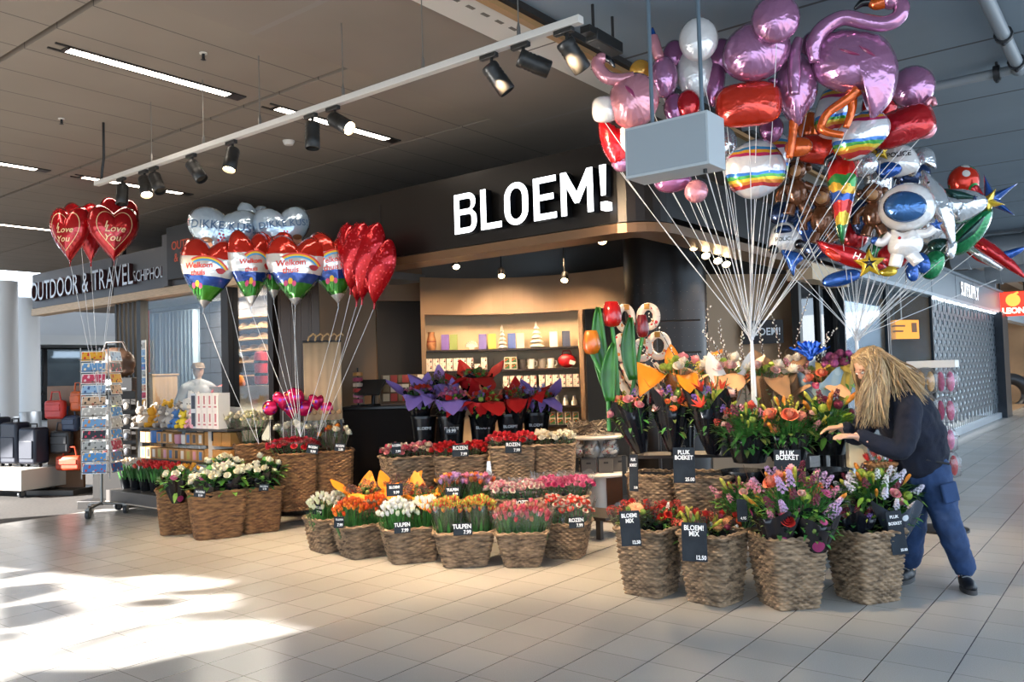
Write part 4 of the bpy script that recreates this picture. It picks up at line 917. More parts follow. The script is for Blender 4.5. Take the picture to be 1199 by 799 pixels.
# black buckets with wrapped bouquets behind the rose baskets --------------
t = thing('display_bench', 'high dark bench under the purple and red paper bouquets', 'bench', put(565, 520, 9.9, 0), RZ*.2)
mb = MB(); mb.box((0, 0, .74), (2.3, .6, .04)); mb.build('top', stp, t, bev=.004)
for x in (-1.1, 1.1):
    for y in (-.2, .2): mb = MB(); mb.box((x, y, .36), (.05, .05, .72)); mb.build('leg', stp, t)
def bucket(label, loc, r=.15, h=.34, m=None, group='black flower buckets', txt=None, rz=0):
    t = thing('flower_bucket', label, 'bucket', loc, rz, group); m = m or BLACKW
    mb = MB(); mb.lathe([(r*.78, 0), (r, h), (r+.006, h), (r+.006, h-.02), (r-.006, h-.02), (r*.76, .012), (.001, .012)], 24); mb.build('body', m, t)
    mb = MB(); mb.lathe([(r+.001, h-.012), (r+.011, h-.006), (r+.011, h+.006), (r-.004, h+.006)], 24); mb.build('rim', m, t)
    if txt: lettering(txt, r*.3, CHALK, t, (0, -r*.93, h*.62), (.18, 0, 0), ext=.0005)
    return t
four = [(497, 512, 9.9, 0, PURP, 'left black bucket under the purple paper bouquets'), (529, 515, 9.75, 1, PURP, 'second black bucket below the front purple paper bouquet'), (566, 515, 9.75, 2, REDP, 'black bucket below the wide red paper bouquet'), (598, 512, 9.8, 3, REDP, 'black bucket under the rounded red paper bouquet'), (628, 510, 9.9, 4, PURP, 'black bucket at the right end under the small purple bouquet')]
pinkc = pompom('#b24a78', .024, 46); pk2 = pompom('#c2607f', .022, 40); redf = rose('#c23a26', None, .025); pepper = rose('#b8302c', '#d9763a', .022)
for px, py, Y, i, pa, lab in four:
    p = at(px, py, Y); bucket(lab, Vector((p.x, p.y, .762)), .16, .36, txt='BLOEM!', rz=facing(p))
bq = [(492, 462, 9.9, PURP, 'purple paper bouquet at the left end of the black buckets', [(redf, 8, 1), (pinkc, 5, 1), (berry, 8, 1), (pompom('#7b4a86', .02, 30), 4, 1)], .19, -PI/2-.3),
 (530, 468, 9.7, PURP, 'purple paper bouquet with pink carnations and a pointed front sheet', [(pinkc, 12, 1), (pk2, 8, 1), (spray('#c78ba0', 16, .06), 5, 1)], .20, -PI/2),
 (520, 450, 10.2, PURP, 'purple paper bouquet standing behind the carnations', [(berry, 14, 1), (pompom('#5b6b3a', .02, 30), 8, 1)], .17, .2),
 (568, 470, 9.65, REDP, 'wide red paper bouquet in the middle of the black buckets', [(redf, 10, 1), (pinkc, 4, 1), (pompom('#88a03e', .024, 46), 7, 1), (lily('#c8674a'), 5, 1)], .23, -PI/2+.35),
 (556, 442, 10.2, REDP, 'red paper bouquet standing highest at the back', [(pompom('#6c8a3a', .022, 40), 12, 1), (redf, 7, 1), (spray('#7f5a52', 16, .06), 6, 1)], .21, .5),
 (604, 466, 9.75, REDP, 'rounded red paper bouquet on the right', [(redf, 8, 1), (spray('#9a86c4', 16, .07), 6, 1), (berry, 7, 1)], .18, PI/2),
 (632, 466, 9.9, PURP, 'small purple paper bouquet with blue flowers at the right end', [(spray('#7f84c8', 14, .06), 6, 1), (pepper, 8, 1), (grn, 6, 1)], .16, .7)]
for i, (px, py, Y, pa, lab, bl, R, turn) in enumerate(bq):
    p = at(px, py, Y); dp = .30; mixed_bouquet(lab, p, facing(p), R, .09, dp, 300+i, bl, 46, (BLACKW, dp*.93, .09, R*.95, .3, turn+.8), (pa, dp, .05, R*1.1, 1.05, turn), group='paper wrapped bouquets in black buckets', twigs=1)
lettering_sign = sg('handwritten chalk price on the black bucket under the purple bouquets', 528, 505, 9.5, 14, 7, [('19.99', 6, 0, 0)], 0, .1)
# ================================================================ LEFT GROUP
leftb = [(209, 627, 'wicker basket of white roses at the left end by the tulip cart', -.1, (.40, .40, .33, .33, .47)), (255, 632, 'large wicker basket of white roses in front of the left group', .12, (.56, .44, .45, .36, .47)), (304, 625, 'wicker basket of white roses at the right of the left group', .2, (.44, .42, .36, .34, .46))]
LB = []
for px, py, lab, turn, dm in leftb:
    p = fl(px, py); c = p+Vector((p.x, p.y, 0)).normalized()*(dm[3]/2+.02); c.z = 0; LB.append((basket(lab, c, facing(c, turn), dm, WICKL, 'brown wicker baskets on the left'), c, dm, facing(c, turn)))
wr = rose('#efe6d2', '#f1ead6', .036); wr2 = rose('#e6dcc0', '#f0e6cc', .034)
for px, py, Y, lab, n, wp, seed in ((208, 560, 8.75, 'dark wrapped bunch of leafy white roses in the left basket', 4, DARKP, 1), (243, 562, 8.55, 'white roses in dark printed wrap at the left of the large basket', 9, DARKP, 2), (270, 558, 8.7, 'white roses with broad leaves at the right of the large basket', 11, DARKP, 3), (262, 545, 9.0, 'white roses standing behind in the large basket', 8, DARKP, 6), (303, 555, 8.85, 'white roses in dark wrap in the right brown basket', 8, DARKP, 4), (310, 548, 9.0, 'leafy white roses behind in the right brown basket', 5, DARKP, 5)):
    p = at(px, py, Y); mixed_bouquet(lab, p, facing(p), .17, .07, .26, 400+seed, [(wr, n, 1), (wr2, n//2, 1)], 46, (wp, .24, .06, .15, .35, seed*1.3), None, lleaf=(.07, .13), lw=(.04, .065), group='bunches of white roses')
sg('small dark price sign on the large basket of white roses', 234, 578, 8.25, 13, 9, [('ROZEN', 3.4, 0, 1.5), ('9.99', 3.4, 1, -2.5)], .1, .1, .2)
sg('small dark price sign on the right brown basket', 309, 571, 8.7, 11, 8, [('ROZEN', 3, 0, 1), ('9.99', 3, 1, -2)], .1, .1, .1)
# ================================================================ RIGHT FLOWER STAND
steel = mat('steel', '#8a8782', .35, .8)
sb = put(850, 560, 6.85, 0); t = thing('flower_stand', 'three tier dark metal flower stand hidden under the large mixed bouquets', 'stand', sb, -.12)
TIER = ((-.15, .34, .5), (.25, .58, .4), (.62, .84, .42))
mb = MB()
for y, z, d in TIER[:1]: mb.box((0, y, z-.015), (1.75, d, .03))
mb.build('lower_shelf', stp, t, bev=.004)
mb = MB(); mb.box((.1, .27, .565), (1.6, .34, .03)); mb.build('middle_shelf', stp, t, bev=.004)
mb = MB(); mb.box((.05, .62, .825), (1.6, .36, .03)); mb.build('upper_shelf', stp, t, bev=.004)
for x in (-.82, .82):
    for y, h in ((-.36, .325), (.09, .55), (.78, .81)): mb = MB(); mb.box((x, y, h/2), (.04, .04, h)); mb.build('leg', bk, t)
R = []
for px, py, lab, turn, dm in ((763, 701, 'wicker basket of mixed bouquets at the front left of the right display', -.52, (.385, .385, .30, .30, .46)), (838, 711, 'wicker basket of mixed bouquets second from the left in the right display', -.55, (.375, .375, .29, .29, .46)),
        (924, 716, 'tall wicker basket holding the big lilac and peach bouquet', .5, (.42, .42, .31, .31, .46)), (1016, 708, 'wicker basket in front of the person, with white and green flowers', .72, (.40, .40, .31, .31, .46))):
    p = fl(px, py); c = p+Vector((p.x, p.y, 0)).normalized()*(dm[2]*.55); c.z = 0; R.append((basket(lab, c, facing(c, turn), dm), c, dm))
for px, py, Y, lab, turn, dm in ((768, 545, 6.95, 'wicker basket behind, under the left dark wrapped bouquets', -.45, (.40, .36, .32, .30, .38)), (826, 552, 6.65, 'wicker basket under the PLUK BOEKET 25.00 sign', -.2, (.46, .40, .38, .32, .40)), (884, 548, 6.75, 'wicker basket half hidden behind the leafy bouquets of the right display', -.2, (.40, .36, .32, .30, .38))):
    p = at(px, py, Y); c = Vector((p.x, p.y, .342)); R.append((basket(lab, c, facing(c, turn), dm), c, dm))
# bloom palette
PE = rose('#ef7f5f', '#f4a07e', .045); PK = rose('#e48c94', '#eeb4b0', .042); PKL = rose('#e9b3ac', '#f0cfc3', .04); RD = rose('#c9322a', '#b01e20', .034); CORAL = rose('#e9604b', None, .036); CRM = rose('#f0dfcb', '#f3e7d6', .046)
GER = gerbera('#efa27a', '#d9754f', .052); GERS = gerbera('#e5896a', '#7a3b22', .034); GERO = gerbera('#e3652f', '#5a2d16', .034); GERP = gerbera('#cf5d8d', '#8f2a55', .036)
GB = pompom('#93a93a', .036, 90); GBS = pompom('#7d9440', .026, 60); CEL = pompom('#7b1f3d', .03, 80); RUB = pompom('#a03a52', .024, 50)
LIL = spray('#c59fc4', 26, .12, .011); LILW = spray('#dcd5e2', 26, .10, .011); WHT = spray('#eeeae6', 22, .08, .010); BUR = spray('#6a1f35', 22, .08, .010); PNK = spray('#d4849c', 18, .08, .010); YEL = spray('#c8b43a', 14, .07, .009); PURF = spray('#7d5aa6', 14, .07, .011); RDB = spray('#a8322a', 18, .05, .009)
LO = lily('#d8862c', '#8c9a38'); LG = lily('#b9b545', '#7d9638'); LP = lily('#dc9a70', '#8c9a3c'); BIRD = birdflower('#d4432a'); BIRO = birdflower('#e8843a')
def bqt(label, px, py, Y, Rr, H, dp, seed, bl, leaves, wrap=None, inner=None, tilt=(0, 0), **k):
    p = at(px, py, Y); return mixed_bouquet(label, p, facing(p), Rr, H, dp, seed, bl, leaves, wrap, inner, tilt, group='mixed bouquets of the right display', **k)
# front baskets
bqt('mixed bouquet with a large peach gerbera in the front left basket', 741, 604, 6.15, .155, .07, .2, 501, [(GER, 1, 1.15), (GERS, 1, .9), (RD, 4, .8), (berry, 8, 1), (GBS, 5, .8), (RDB, 5, 1)], 44, (CLEARD, .21, .06, .18, .3, .6), twigs=1, lm=[OLIVE, DGREEN, LGREEN])
bqt('mixed bouquet with red and coral blooms right of the peach gerbera', 779, 606, 6.2, .14, .07, .2, 502, [(CORAL, 3, .8), (RD, 5, .8), (GERS, 1, 1), (RDB, 6, 1), (LG, 4, .8), (WHT, 2, .6)], 50, (BLACKW, .17, .06, .14, .2, .3), lm=[GREEN, DGREEN, LGREEN])
bqt('mixed bouquet with pale lily buds in the second front basket', 812, 618, 5.95, .14, .07, .2, 503, [(GERS, 2, .9), (LG, 6, 1), (LP, 2, 1), (RDB, 5, 1), (RD, 2, .7), (berry, 5, 1)], 40, (CLEARD, .2, .06, .16, .3, .2), lm=[OLIVE, GREEN, LGREEN])
bqt('mixed bouquet with pale orange carnations in the second front basket', 845, 618, 6.0, .155, .07, .2, 504, [(pompom('#e6a36f', .03, 80), 5, 1), (GERO, 2, .9), (RD, 3, .8), (WHT, 3, .6), (berry, 8, 1), (CEL, 2, .7)], 46, (BLACKW, .17, .06, .15, .25, .9), twigs=1, lm=[OLIVE, DGREEN, GREEN])
# third and fourth
bqt('big bouquet with lilac sprays, peach rose and lily buds in the tall basket', 932, 590, 5.65, .30, .17, .26, 505, [(LIL, 11, 1), (PE, 3, 1.05), (PK, 3, .9), (LO, 7, 1.1), (LG, 5, 1), (GB, 4, .8), (GERO, 2, 1), (GERP, 2, 1.1), (BUR, 6, 1), (PNK, 4, 1), (PKL, 2, .6)], 190, (BLACKW, .22, .10, .20, .2, .4), None, lleaf=(.06, .11), twigs=3, tall=(6, .16), lm=[GREEN, DGREEN, LGREEN])
bqt('pink printed dark sleeve bouquet at the left of the tall basket', 910, 612, 5.5, .13, .06, .16, 506, [(GERP, 2, 1.1), (RD, 1, 1.2), (PNK, 3, 1), (GBS, 2, 1)], 26, (DARKP, .2, .07, .15, .4, .4), lm=[GREEN, DGREEN, OLIVE])
bqt('dark sleeve bouquet with pink flowers at the right of the tall basket', 953, 617, 5.5, .14, .05, .16, 507, [(LIL, 4, .9), (PNK, 2, .8), (GERP, 1, .9), (GBS, 2, .9)], 26, (DARKP, .19, .07, .15, .35, 1.2), lm=[GREEN, DGREEN, LGREEN])
bqt('bouquet of white sprays, green balls and lily buds in the basket before the person', 1027, 578, 5.95, .24, .13, .24, 508, [(LILW, 12, .9), (WHT, 6, 1), (GB, 5, .85), (PK, 2, .9), (PE, 1, .9), (LO, 4, 1.1), (LG, 6, 1.1), (BUR, 4, 1), (CEL, 1, 1)], 140, (BLACKW, .22, .10, .19, .2, .4), None, lleaf=(.07, .12), lw=(.03, .05), lm=[GREEN, DGREEN, LGREEN], tall=(3, .1))
bqt('silvery printed sleeve bouquet at the right rim of the basket before the person', 1048, 602, 5.75, .13, .05, .17, 509, [(GB, 2, .7), (LILW, 4, .8), (PK, 1, .8)], 24, (spotted('silver_print_wrap', '#39414d', ['#39414d', '#aab6c2', '#2a303a', '#d8dfe6', '#39414d'], 9, .12), .2, .06, .17, .5, .8), lm=[GREEN, DGREEN, LGREEN])
bqt('navy sleeve bouquet in the middle of the basket before the person', 1000, 612, 5.75, .13, .04, .16, 510, [(BUR, 4, .9), (LG, 3, .8), (PURF, 2, .8)], 22, (DARKW, .2, .06, .15, .4, .2), lm=[DGREEN, GREEN, OLIVE])
bqt('leafy bouquet with pink buds hanging between the second and third front baskets', 868, 585, 6.15, .19, .10, .24, 511, [(PNK, 4, 1), (PKL, 2, .7), (PK, 2, .8), (LG, 4, 1), (RD, 2, .7), (BUR, 3, 1)], 120, None, None, lleaf=(.05, .09), lm=[GREEN, LGREEN, DGREEN], twigs=2)
# second tier: dark printed sleeves
bqt('left dark sleeve bouquet with pink roses and green blooms, printed red flowers on it', 737, 482, 7.0, .17, .12, .36, 512, [(PK, 3, .9), (PE, 2, .8), (GB, 4, .8), (YEL, 5, 1), (GERO, 1, .8), (PURF, 2, 1)], 46, (DARKW, .36, .05, .16, .35, 2.6), lm=[GREEN, LGREEN, OLIVE], twigs=1, tilt=(0, -.25))
bqt('middle dark sleeve bouquet with orange blooms and a pink lisianthus', 787, 478, 6.9, .17, .12, .36, 513, [(PK, 2, .9), (PKL, 3, .9), (GERO, 2, 1), (PURF, 4, 1), (GBS, 3, 1), (BIRD, 2, .9), (RD, 2, .8)], 46, (DARKW, .36, .05, .17, .5, .9), lm=[GREEN, DGREEN, OLIVE], twigs=2)
bqt('right dark sleeve bouquet with red spiky blooms and pale green balls', 833, 478, 6.7, .18, .13, .37, 514, [(BIRD, 5, 1.1), (PKL, 2, 1), (GB, 4, 1), (PURF, 5, 1), (LG, 4, 1), (BIRO, 2, .9)], 54, (DARKW, .37, .05, .18, .5, .5), lm=[GREEN, LGREEN, DGREEN], tall=(5, .22))
# middle right mass
bqt('broad bouquet with coral rose and burgundy sprays under the kraft paper', 876, 502, 6.45, .24, .13, .26, 515, [(CORAL, 3, 1), (PE, 2, 1.1), (BUR, 6, 1), (LG, 6, 1), (GBS, 3, 1), (PNK, 3, 1), (PKL, 2, .6), (RDB, 4, 1), (LO, 2, 1)], 190, (BLACKW, .20, .12, .17, .2, .4), None, lleaf=(.06, .10), lm=[GREEN, DGREEN, OLIVE], twigs=3, tall=(3, .14))
bqt('broad bouquet with large peach rose left of the person', 922, 500, 6.35, .25, .14, .26, 516, [(PE, 2, 1.25), (RUB, 4, 1), (LO, 4, 1.1), (LG, 6, 1), (PNK, 4, 1), (pompom('#d4806a', .034, 90), 3, 1), (YEL, 3, 1), (PKL, 2, .6)], 190, (BLACKW, .20, .12, .17, .2, .4), None, lleaf=(.06, .1), lm=[GREEN, DGREEN, OLIVE], twigs=4, tall=(4, .16))
bqt('bouquet with burgundy flowers, green balls and orange lily buds by the hand of the person', 968, 492, 6.4, .21, .14, .26, 517, [(CEL, 5, 1), (GB, 6, 1.05), (BUR, 4, 1.1), (LO, 5, 1.3), (LG, 3, 1.2), (pompom('#c98477', .034, 90), 2, 1)], 150, (BLACKW, .20, .12, .16, .2, .4), None, lleaf=(.07, .11), lw=(.03, .05), lm=[GREEN, DGREEN, LGREEN], twigs=2)
for px, py, Y, lab in ((918, 560, 6.5, 'black flower bucket with BLOEM! lettering behind the PLUK BOEKET sign'), (972, 556, 6.45, 'black flower bucket near the hand of the person'), (870, 560, 6.55, 'black flower bucket behind the leafy hanging bouquet')):
    p = at(px, py, Y); bucket(lab, Vector((p.x, p.y, .362)), .16, .42, txt='BLOEM!', rz=facing(p))
# top tier papers
bqt('orange paper bouquet standing at the left of the top tier', 797, 434, 7.25, .16, .08, .34, 518, [(PK, 2, 1), (GB, 4, 1), (CRM, 3, .9), (YEL, 3, 1)], 30, (CLEARD, .30, .05, .15, .3, .5), (ORNP, .31, .05, .15, 1.1, .3), lm=[GREEN, LGREEN, OLIVE])
bqt('peach and white paper bouquet with cream peonies in the middle of the top tier', 848, 436, 7.15, .21, .09, .36, 519, [(CRM, 7, 1.15), (PKL, 4, 1.1), (GB, 4, .8), (WHT, 4, 1)], 36, (WHITEP, .33, .05, .18, .7, 1.1), (PEACH, .34, .05, .19, .8, .3), lm=[GREEN, LGREEN, OLIVE])
bqt('kraft wrapped bouquet with pointed paper right of the cream peonies', 898, 440, 7.05, .18, .08, .36, 520, [(CRM, 4, 1), (GB, 4, .9), (PKL, 3, .8), (GERO, 1, 1)], 30, (CLEARD, .33, .05, .18, .4, .2), (KRAFT, .35, .05, .18, .9, -PI/2+.4), lm=[GREEN, LGREEN, OLIVE])
bqt('tall kraft paper bouquet at the centre right of the top tier', 928, 436, 7.15, .15, .06, .36, 521, [(PKL, 3, .9), (PNK, 3, 1), (CRM, 2, .8)], 24, None, (KRAFT, .36, .05, .15, 1.0, 1.2), lm=[OLIVE, LGREEN, GREEN], twigs=3)
bqt('peach bouquet in shiny clear printed sleeve at the right of the top tier', 962, 444, 7.05, .19, .07, .34, 522, [(PE, 4, .9), (PKL, 4, .9), (GBS, 3, 1), (PNK, 2, 1)], 26, (spotted('clear_blue_sleeve', '#8fa9b8', ['#8fa9b8', '#9fb6c3', '#2f7d5a', '#8fa9b8', '#b8446a', '#a9c0cc'], 9, .1), .32, .06, .2, .4, .6), (PEACH, .30, .05, .17, .8, 2.2), lm=[GREEN, LGREEN, OLIVE])
for px, Y, lab in ((797, 7.25, 'leftmost black bucket on the top tier under the orange paper'), (848, 7.18, 'black bucket on the top tier under the cream peonies'), (898, 7.12, 'black bucket on the top tier under the kraft paper'), (934, 7.2, 'black bucket on the top tier under the tall kraft paper'), (966, 7.1, 'rightmost black bucket on the top tier')):
    p = at(px, 470, Y); bucket(lab, Vector((p.x, p.y, .842)), .13, .42, rz=facing(p))
# blue star shaped foil wrap, purple metallic bunch
p = at(948, 412, 7.0); t = thing('foil_bow', 'crinkled bright blue foil bow above the top tier', 'bow', p, facing(p)); BLUEF = foil('foil_blue', '#1458c4', .5)
for i, a in enumerate((-.9, -.3, .35, .95)):
    mb = MB(); mb.grid(lambda u, v: Vector(((u-.5)*.1*(.35+.9*v)+sin(a)*.13*v, .02*sin(u*9+v*5), -.05+.14*v*cos(a)+.012*sin(u*14))), 8, 6); mb.build('loop', BLUEF, t, ang=0)
mb = MB(); mb.ball((0, 0, -.05), (.03, .02, .03)); mb.build('knot', BLUEF, t)
p = at(985, 428, 6.95); mixed_bouquet('bunch of shiny burgundy and purple balls on sticks behind the person', p, facing(p), .16, .09, .3, 530, [(pompom('#6d1f4a', .034, 90), 9, 1), (pompom('#8d3a72', .03, 80), 6, 1)], 16, None, (mat('gold_paper', '#a28a3a', .4), .3, .04, .12, .5, .4))
# willow twigs
twm = mat('willow_bark', '#4a2f20', .6); catk = None
mb = MB(); mb.ball((0, 0, .007), (.0055, .0055, .009), 8, 6); catme = mb.mesh('catkin', mat('catkin_white', '#e6ddd2', .7), ang=0)
for i, (x0_, y0_, x1_, y1_, Y, lab) in enumerate(((800, 445, 758, 368, 7.3, 'pussy willow twig leaning left over the orange paper'), (838, 430, 830, 360, 7.3, 'pussy willow twig bunching upright left of the string knot'), (846, 430, 822, 388, 7.2, 'short pussy willow twig with dense catkins left of centre'), (858, 432, 842, 375, 7.3, 'pussy willow twig with a bent tip left of the knot'),
        (872, 430, 870, 388, 7.2, 'straight short pussy willow twig just left of the knot'), (893, 430, 888, 375, 7.3, 'pussy willow twig just right of the string knot'), (915, 440, 902, 366, 7.2, 'slender pussy willow twig bending left, right of the knot'), (928, 430, 946, 346, 7.3, 'tall pussy willow twig curving right to the highest tip'), (955, 440, 979, 386, 7.1, 'pussy willow twig by the blue foil bow'), (960, 440, 969, 390, 7.15, 'second pussy willow twig by the blue foil bow'), (775, 440, 745, 402, 7.3, 'low pussy willow twig at the left of the top tier'))):
    a, b = at(x0_, y0_, Y), at(x1_, y1_, Y); R_ = random.Random(i); t = thing('willow_twig', lab, 'twig', a, 0, 'pussy willow twigs'); d = b-a; bow = Vector((R_.uniform(-.06, .06), R_.uniform(-.05, .05), 0)); pts = []
    for k in range(11):
        q = k/10; pts.append(d*q+bow*sin(PI*q)+Vector((R_.uniform(-.006, .006), R_.uniform(-.006, .006), 0)))
    mb = MB(); mb.tube([Vector((0, 0, -.38)), Vector((0, 0, -.1))]+pts, [.0045]*6+[.0035]*4+[.002]*3, 5, 0, False); mb.build('stem', twm, t)
    for k in range(18):
        q = .25+.75*k/17; j = min(9, int(q*10)); p = pts[j]+(pts[j+1]-pts[j])*(q*10-j) if j < 10 else pts[10]; an = k*2.6; inst('catkin', catme, t, p+Vector((cos(an), sin(an), 0))*.006, lookrot(Vector((cos(an)*.7, sin(an)*.7, 1))), R_.uniform(.8, 1.35))
# signs of the right display
def tall(label, px, py, Y, wpx, hpx, l1, l2, price, turn=0, tilt=.1, ry=0): return sg(label, px, py, Y, wpx, hpx, [(l1, wpx*.27, 0, hpx*.36), (l2, wpx*.27, 0, hpx*.21), (price, wpx*.22, wpx*.25, -hpx*.4)], turn, tilt, ry)
tall('price sign reading BLOEM! MIX on the front left basket', 738, 619, 5.72, 24, 40, 'BLOEM!', 'MIX', '12.50', -.3, .15, -.1)
tall('price sign reading BLOEM! MIX on the second front basket', 813, 635, 5.5, 30, 44, 'BLOEM!', 'MIX', '12.50', -.3, .12, -.03)
tall('price sign reading PLUK BOEKET 25.00 on the raised basket', 801, 545, 6.3, 25, 41, 'PLUK', 'BOEKET', '25.00', -.1, .06, 0)
tall('narrow PLUK BOEKET sign seen at an angle at the left of the raised baskets', 742, 554, 6.6, 17, 42, 'PLUK', 'BOEKET', '25.00', -.95, .08, -.08)
tall('PLUK BOEKET sign half covered by leaves in the middle of the right display', 922, 543, 6.0, 30, 32, 'PLUK', 'BOEKET', '', 0, .15, 0)
tall('PLUK BOEKET sign hanging tilted on the basket before the person', 1050, 624, 5.55, 18, 50, 'PLUK', 'BOEKET', '25.00', .35, .1, -.1)
sg('small dark sign with a price above the second front basket', 869, 598, 5.75, 12, 26, [('4.95', 4.5, 1, -9)], .1, .1)
# small gift items near the hand: kraft bag and mini basket
p = at(1003, 533, 6.1); t = thing('paper_bag', 'small cream paper bag standing by the hand of the person', 'bag', p-Vector((0, 0, .09)), facing(p, .3))
mb = MB(); mb.box((0, 0, .09), (.13, .08, .18)); mb.build('body', mat('cream_paper', '#cdbf9f', .6), t, bev=.004)
mb = MB(); mb.tube([(-.03, -.04, .17), (-.03, -.045, .22), (.03, -.045, .22), (.03, -.04, .17)], .003, 5); mb.build('handle', mat('cream_paper', '#cdbf9f', .6), t)
p = at(1031, 544, 6.0); c = p-Vector((0, 0, .12)); basket('small woven basket of red tulips near the jacket of the person', c, facing(p, .3), (.17, .14, .13, .11, .12), WICKL, group=None)
bunch('tulip_bunch', 'little bunch of red and white tulips in the small woven basket', 'tulips', p+Vector((0, 0, .035)), 0, [T('#d5352c'), T('#e05a44', '#efe0cf'), T('#c92a2a')], 12, .08, .03, .1, 88, (CLEAR, .16, .04, .10, .2), 'tulip')
# ---- big wooden tulips
def bigtulip(label, px, py, Y, hpx, wpx, c, base, leaves):
    k = Y/970; b = at(px, py, Y); g = at(base[0], base[1], Y); t = thing('wooden_tulip', label, 'wooden tulip', g, 0); h = hpx*k; w = wpx*k; o = b-g
    prof = [(w*.12, 0), (w*.36, h*.06), (w*.49, h*.25), (w*.5, h*.5), (w*.42, h*.8), (w*.33, h*.97), (w*.2, h*.93), (.001, h*.85)]
    mb = MB(); mb.lathe(prof, 24, o-Vector((0, 0, h/2)), fn=lambda a, z: 1+.05*cos(3*a)); mb.build('bloom', c, t)
    mb = MB(); mb.tube([(0, 0, -.25), Vector((0, 0, 0)), o*.5+Vector((.01, 0, 0)), o-Vector((0, 0, h*.45))], .018, 10); mb.build('stem', mat('painted_green', '#2f7a28', .3), t)
    for (lx, ly, tx, ty, w2) in leaves:
        a, e = at(lx, ly, Y-.06)-g, at(tx, ty, Y-.06)-g; d = e-a; mb = MB(); sidev = Vector((1, .2, 0))
        def fn(u, v):
            x = (u-.5)*2; return a+d*v+sidev*(x*w2*k*.5*sin(PI*(.12+.86*v))**.7)+Vector((-.03*sin(PI*v), .0-.03*x*x, 0))
        mb.grid(fn, 6, 12); o_ = mb.build('leaf', mat('painted_leaf', '#2c6a22', .3, var=.3, vscale=6), t, ang=0); sd_ = o_.modifiers.new('s', 'SOLIDIFY'); sd_.thickness = .012
    return t
bigtulip('large glossy red wooden tulip on a green stem', 716, 368, 7.1, 31, 23, mat('lacquer_red', '#b01210', .15, coat=.5), (724, 470), [(712, 460, 700, 360, 17)])
bigtulip('large glossy yellow orange wooden tulip at the left', 692, 401, 7.0, 29, 21, mat('lacquer_orange', '#d98a1e', .15, coat=.5, var=.35, vscale=7, color2='#c8561a'), (712, 470), [(714, 470, 718, 402, 16)])
bigtulip('large glossy dark red wooden tulip behind the broad green leaf', 752, 382, 7.3, 28, 15, mat('lacquer_maroon', '#6e0f16', .15, coat=.5), (738, 470), [(741, 445, 738, 372, 16)])
# ---- patterned rings, clogs on a rack
FLO = spotted('flower_print', '#ead9c6', ['#c8202a', '#ead9c6', '#d9822a', '#ead9c6', '#c43a52', '#ead9c6'], 26, .35)
rk = at(772, 470, 7.7); t = thing('ornament_rack', 'dark slim rack behind the wooden tulips carrying patterned rings and clogs', 'rack', Vector((rk.x, rk.y, 0)), 0)
mb = MB(); mb.tube([(0, .06, 0), (0, .06, 2.2)], .014, 8); mb.build('pole', bk, t); mb = MB(); mb.box((0, .06, .012), (.4, .34, .024)); mb.build('base', bk, t, bev=.004)
for z in (1.5, 1.75, 2.05): mb = MB(); mb.tube([(-.42, .06, z), (.42, .06, z)], .008, 6); mb.build('rail', bk, t)
def ring(label, px, py, rx, rz_, tub, tw=0):
    Y = 7.6; k = Y/970; p = at(px, py, Y); t = thing('patterned_ring', label, 'ornament', p, facing(p, tw), 'flower patterned rings'); pts = [(rx*k*cos(a), 0, rz_*k*sin(a)) for a in [2*PI*i/28 for i in range(29)]]
    mb = MB(); mb.tube(pts, tub*k, 10, 0, False); mb.build('ring', FLO, t, ang=0)
    mb = MB(); mb.box((0, -.0, rz_*k), (.05, .075, .05)); mb.build('tag', mat('ochre_tag', '#b57a24', .5), t, bev=.003)
ring('flower patterned ring at the upper left behind the red tulip', 732, 373, 10, 13, 4.2, .6); ring('flower patterned ring at the top right behind the dark tulip', 759, 371, 10, 12, 4.5, -.3)
ring('flower patterned ring at the lower left between the green leaves', 729, 407, 8, 13, 4.5, .5); ring('flower patterned ring in the middle under the dark tulip', 752, 410, 9, 10, 4.2, .3); ring('flower patterned ring at the lower right by the orange paper', 771, 405, 11, 13, 4.3, -.2)
mb = MB()
def clog(u, v):
    a = 2*PI*u; x = -.11+.22*v; w = .042*(sin(PI*(.08+.84*v))**.6); h = (.045+.02*sin(PI*v))*(1 if v < .93 else .7); return Vector((x, w*cos(a), h*.5+h*.5*sin(a)*(1.15 if v > .5 else .9)+(.03*max(0, v-.75)*4 if v > .75 else 0)))
mb.grid(clog, 14, 14, 0, True); clogme = mb.mesh('shell', FLO, ang=0)
mb = MB(); mb.lathe([(.028, 0), (.03, .004), (.001, -.004)], 12, (-.05, 0, .062)); clogin = mb.mesh('opening', mat('clog_yellow', '#d9962e', .5), ang=0)
for i, (px, py) in enumerate(((718, 437), (731, 440), (744, 443), (757, 441), (770, 439), (725, 452), (738, 455), (752, 456), (766, 455), (780, 452))):
    p = at(px, py, 7.5); t = thing('wooden_clog', 'flower patterned wooden clog hanging %s of the %s row by the wooden tulips' % (('first', 'second', 'third', 'fourth', 'fifth')[i % 5], 'upper' if i < 5 else 'lower'), 'clog', p, 0, 'hanging patterned clogs'); t.rotation_euler = (0, 1.15, -.7+.1*i)
    inst('shell', clogme, t); inst('opening', clogin, t)
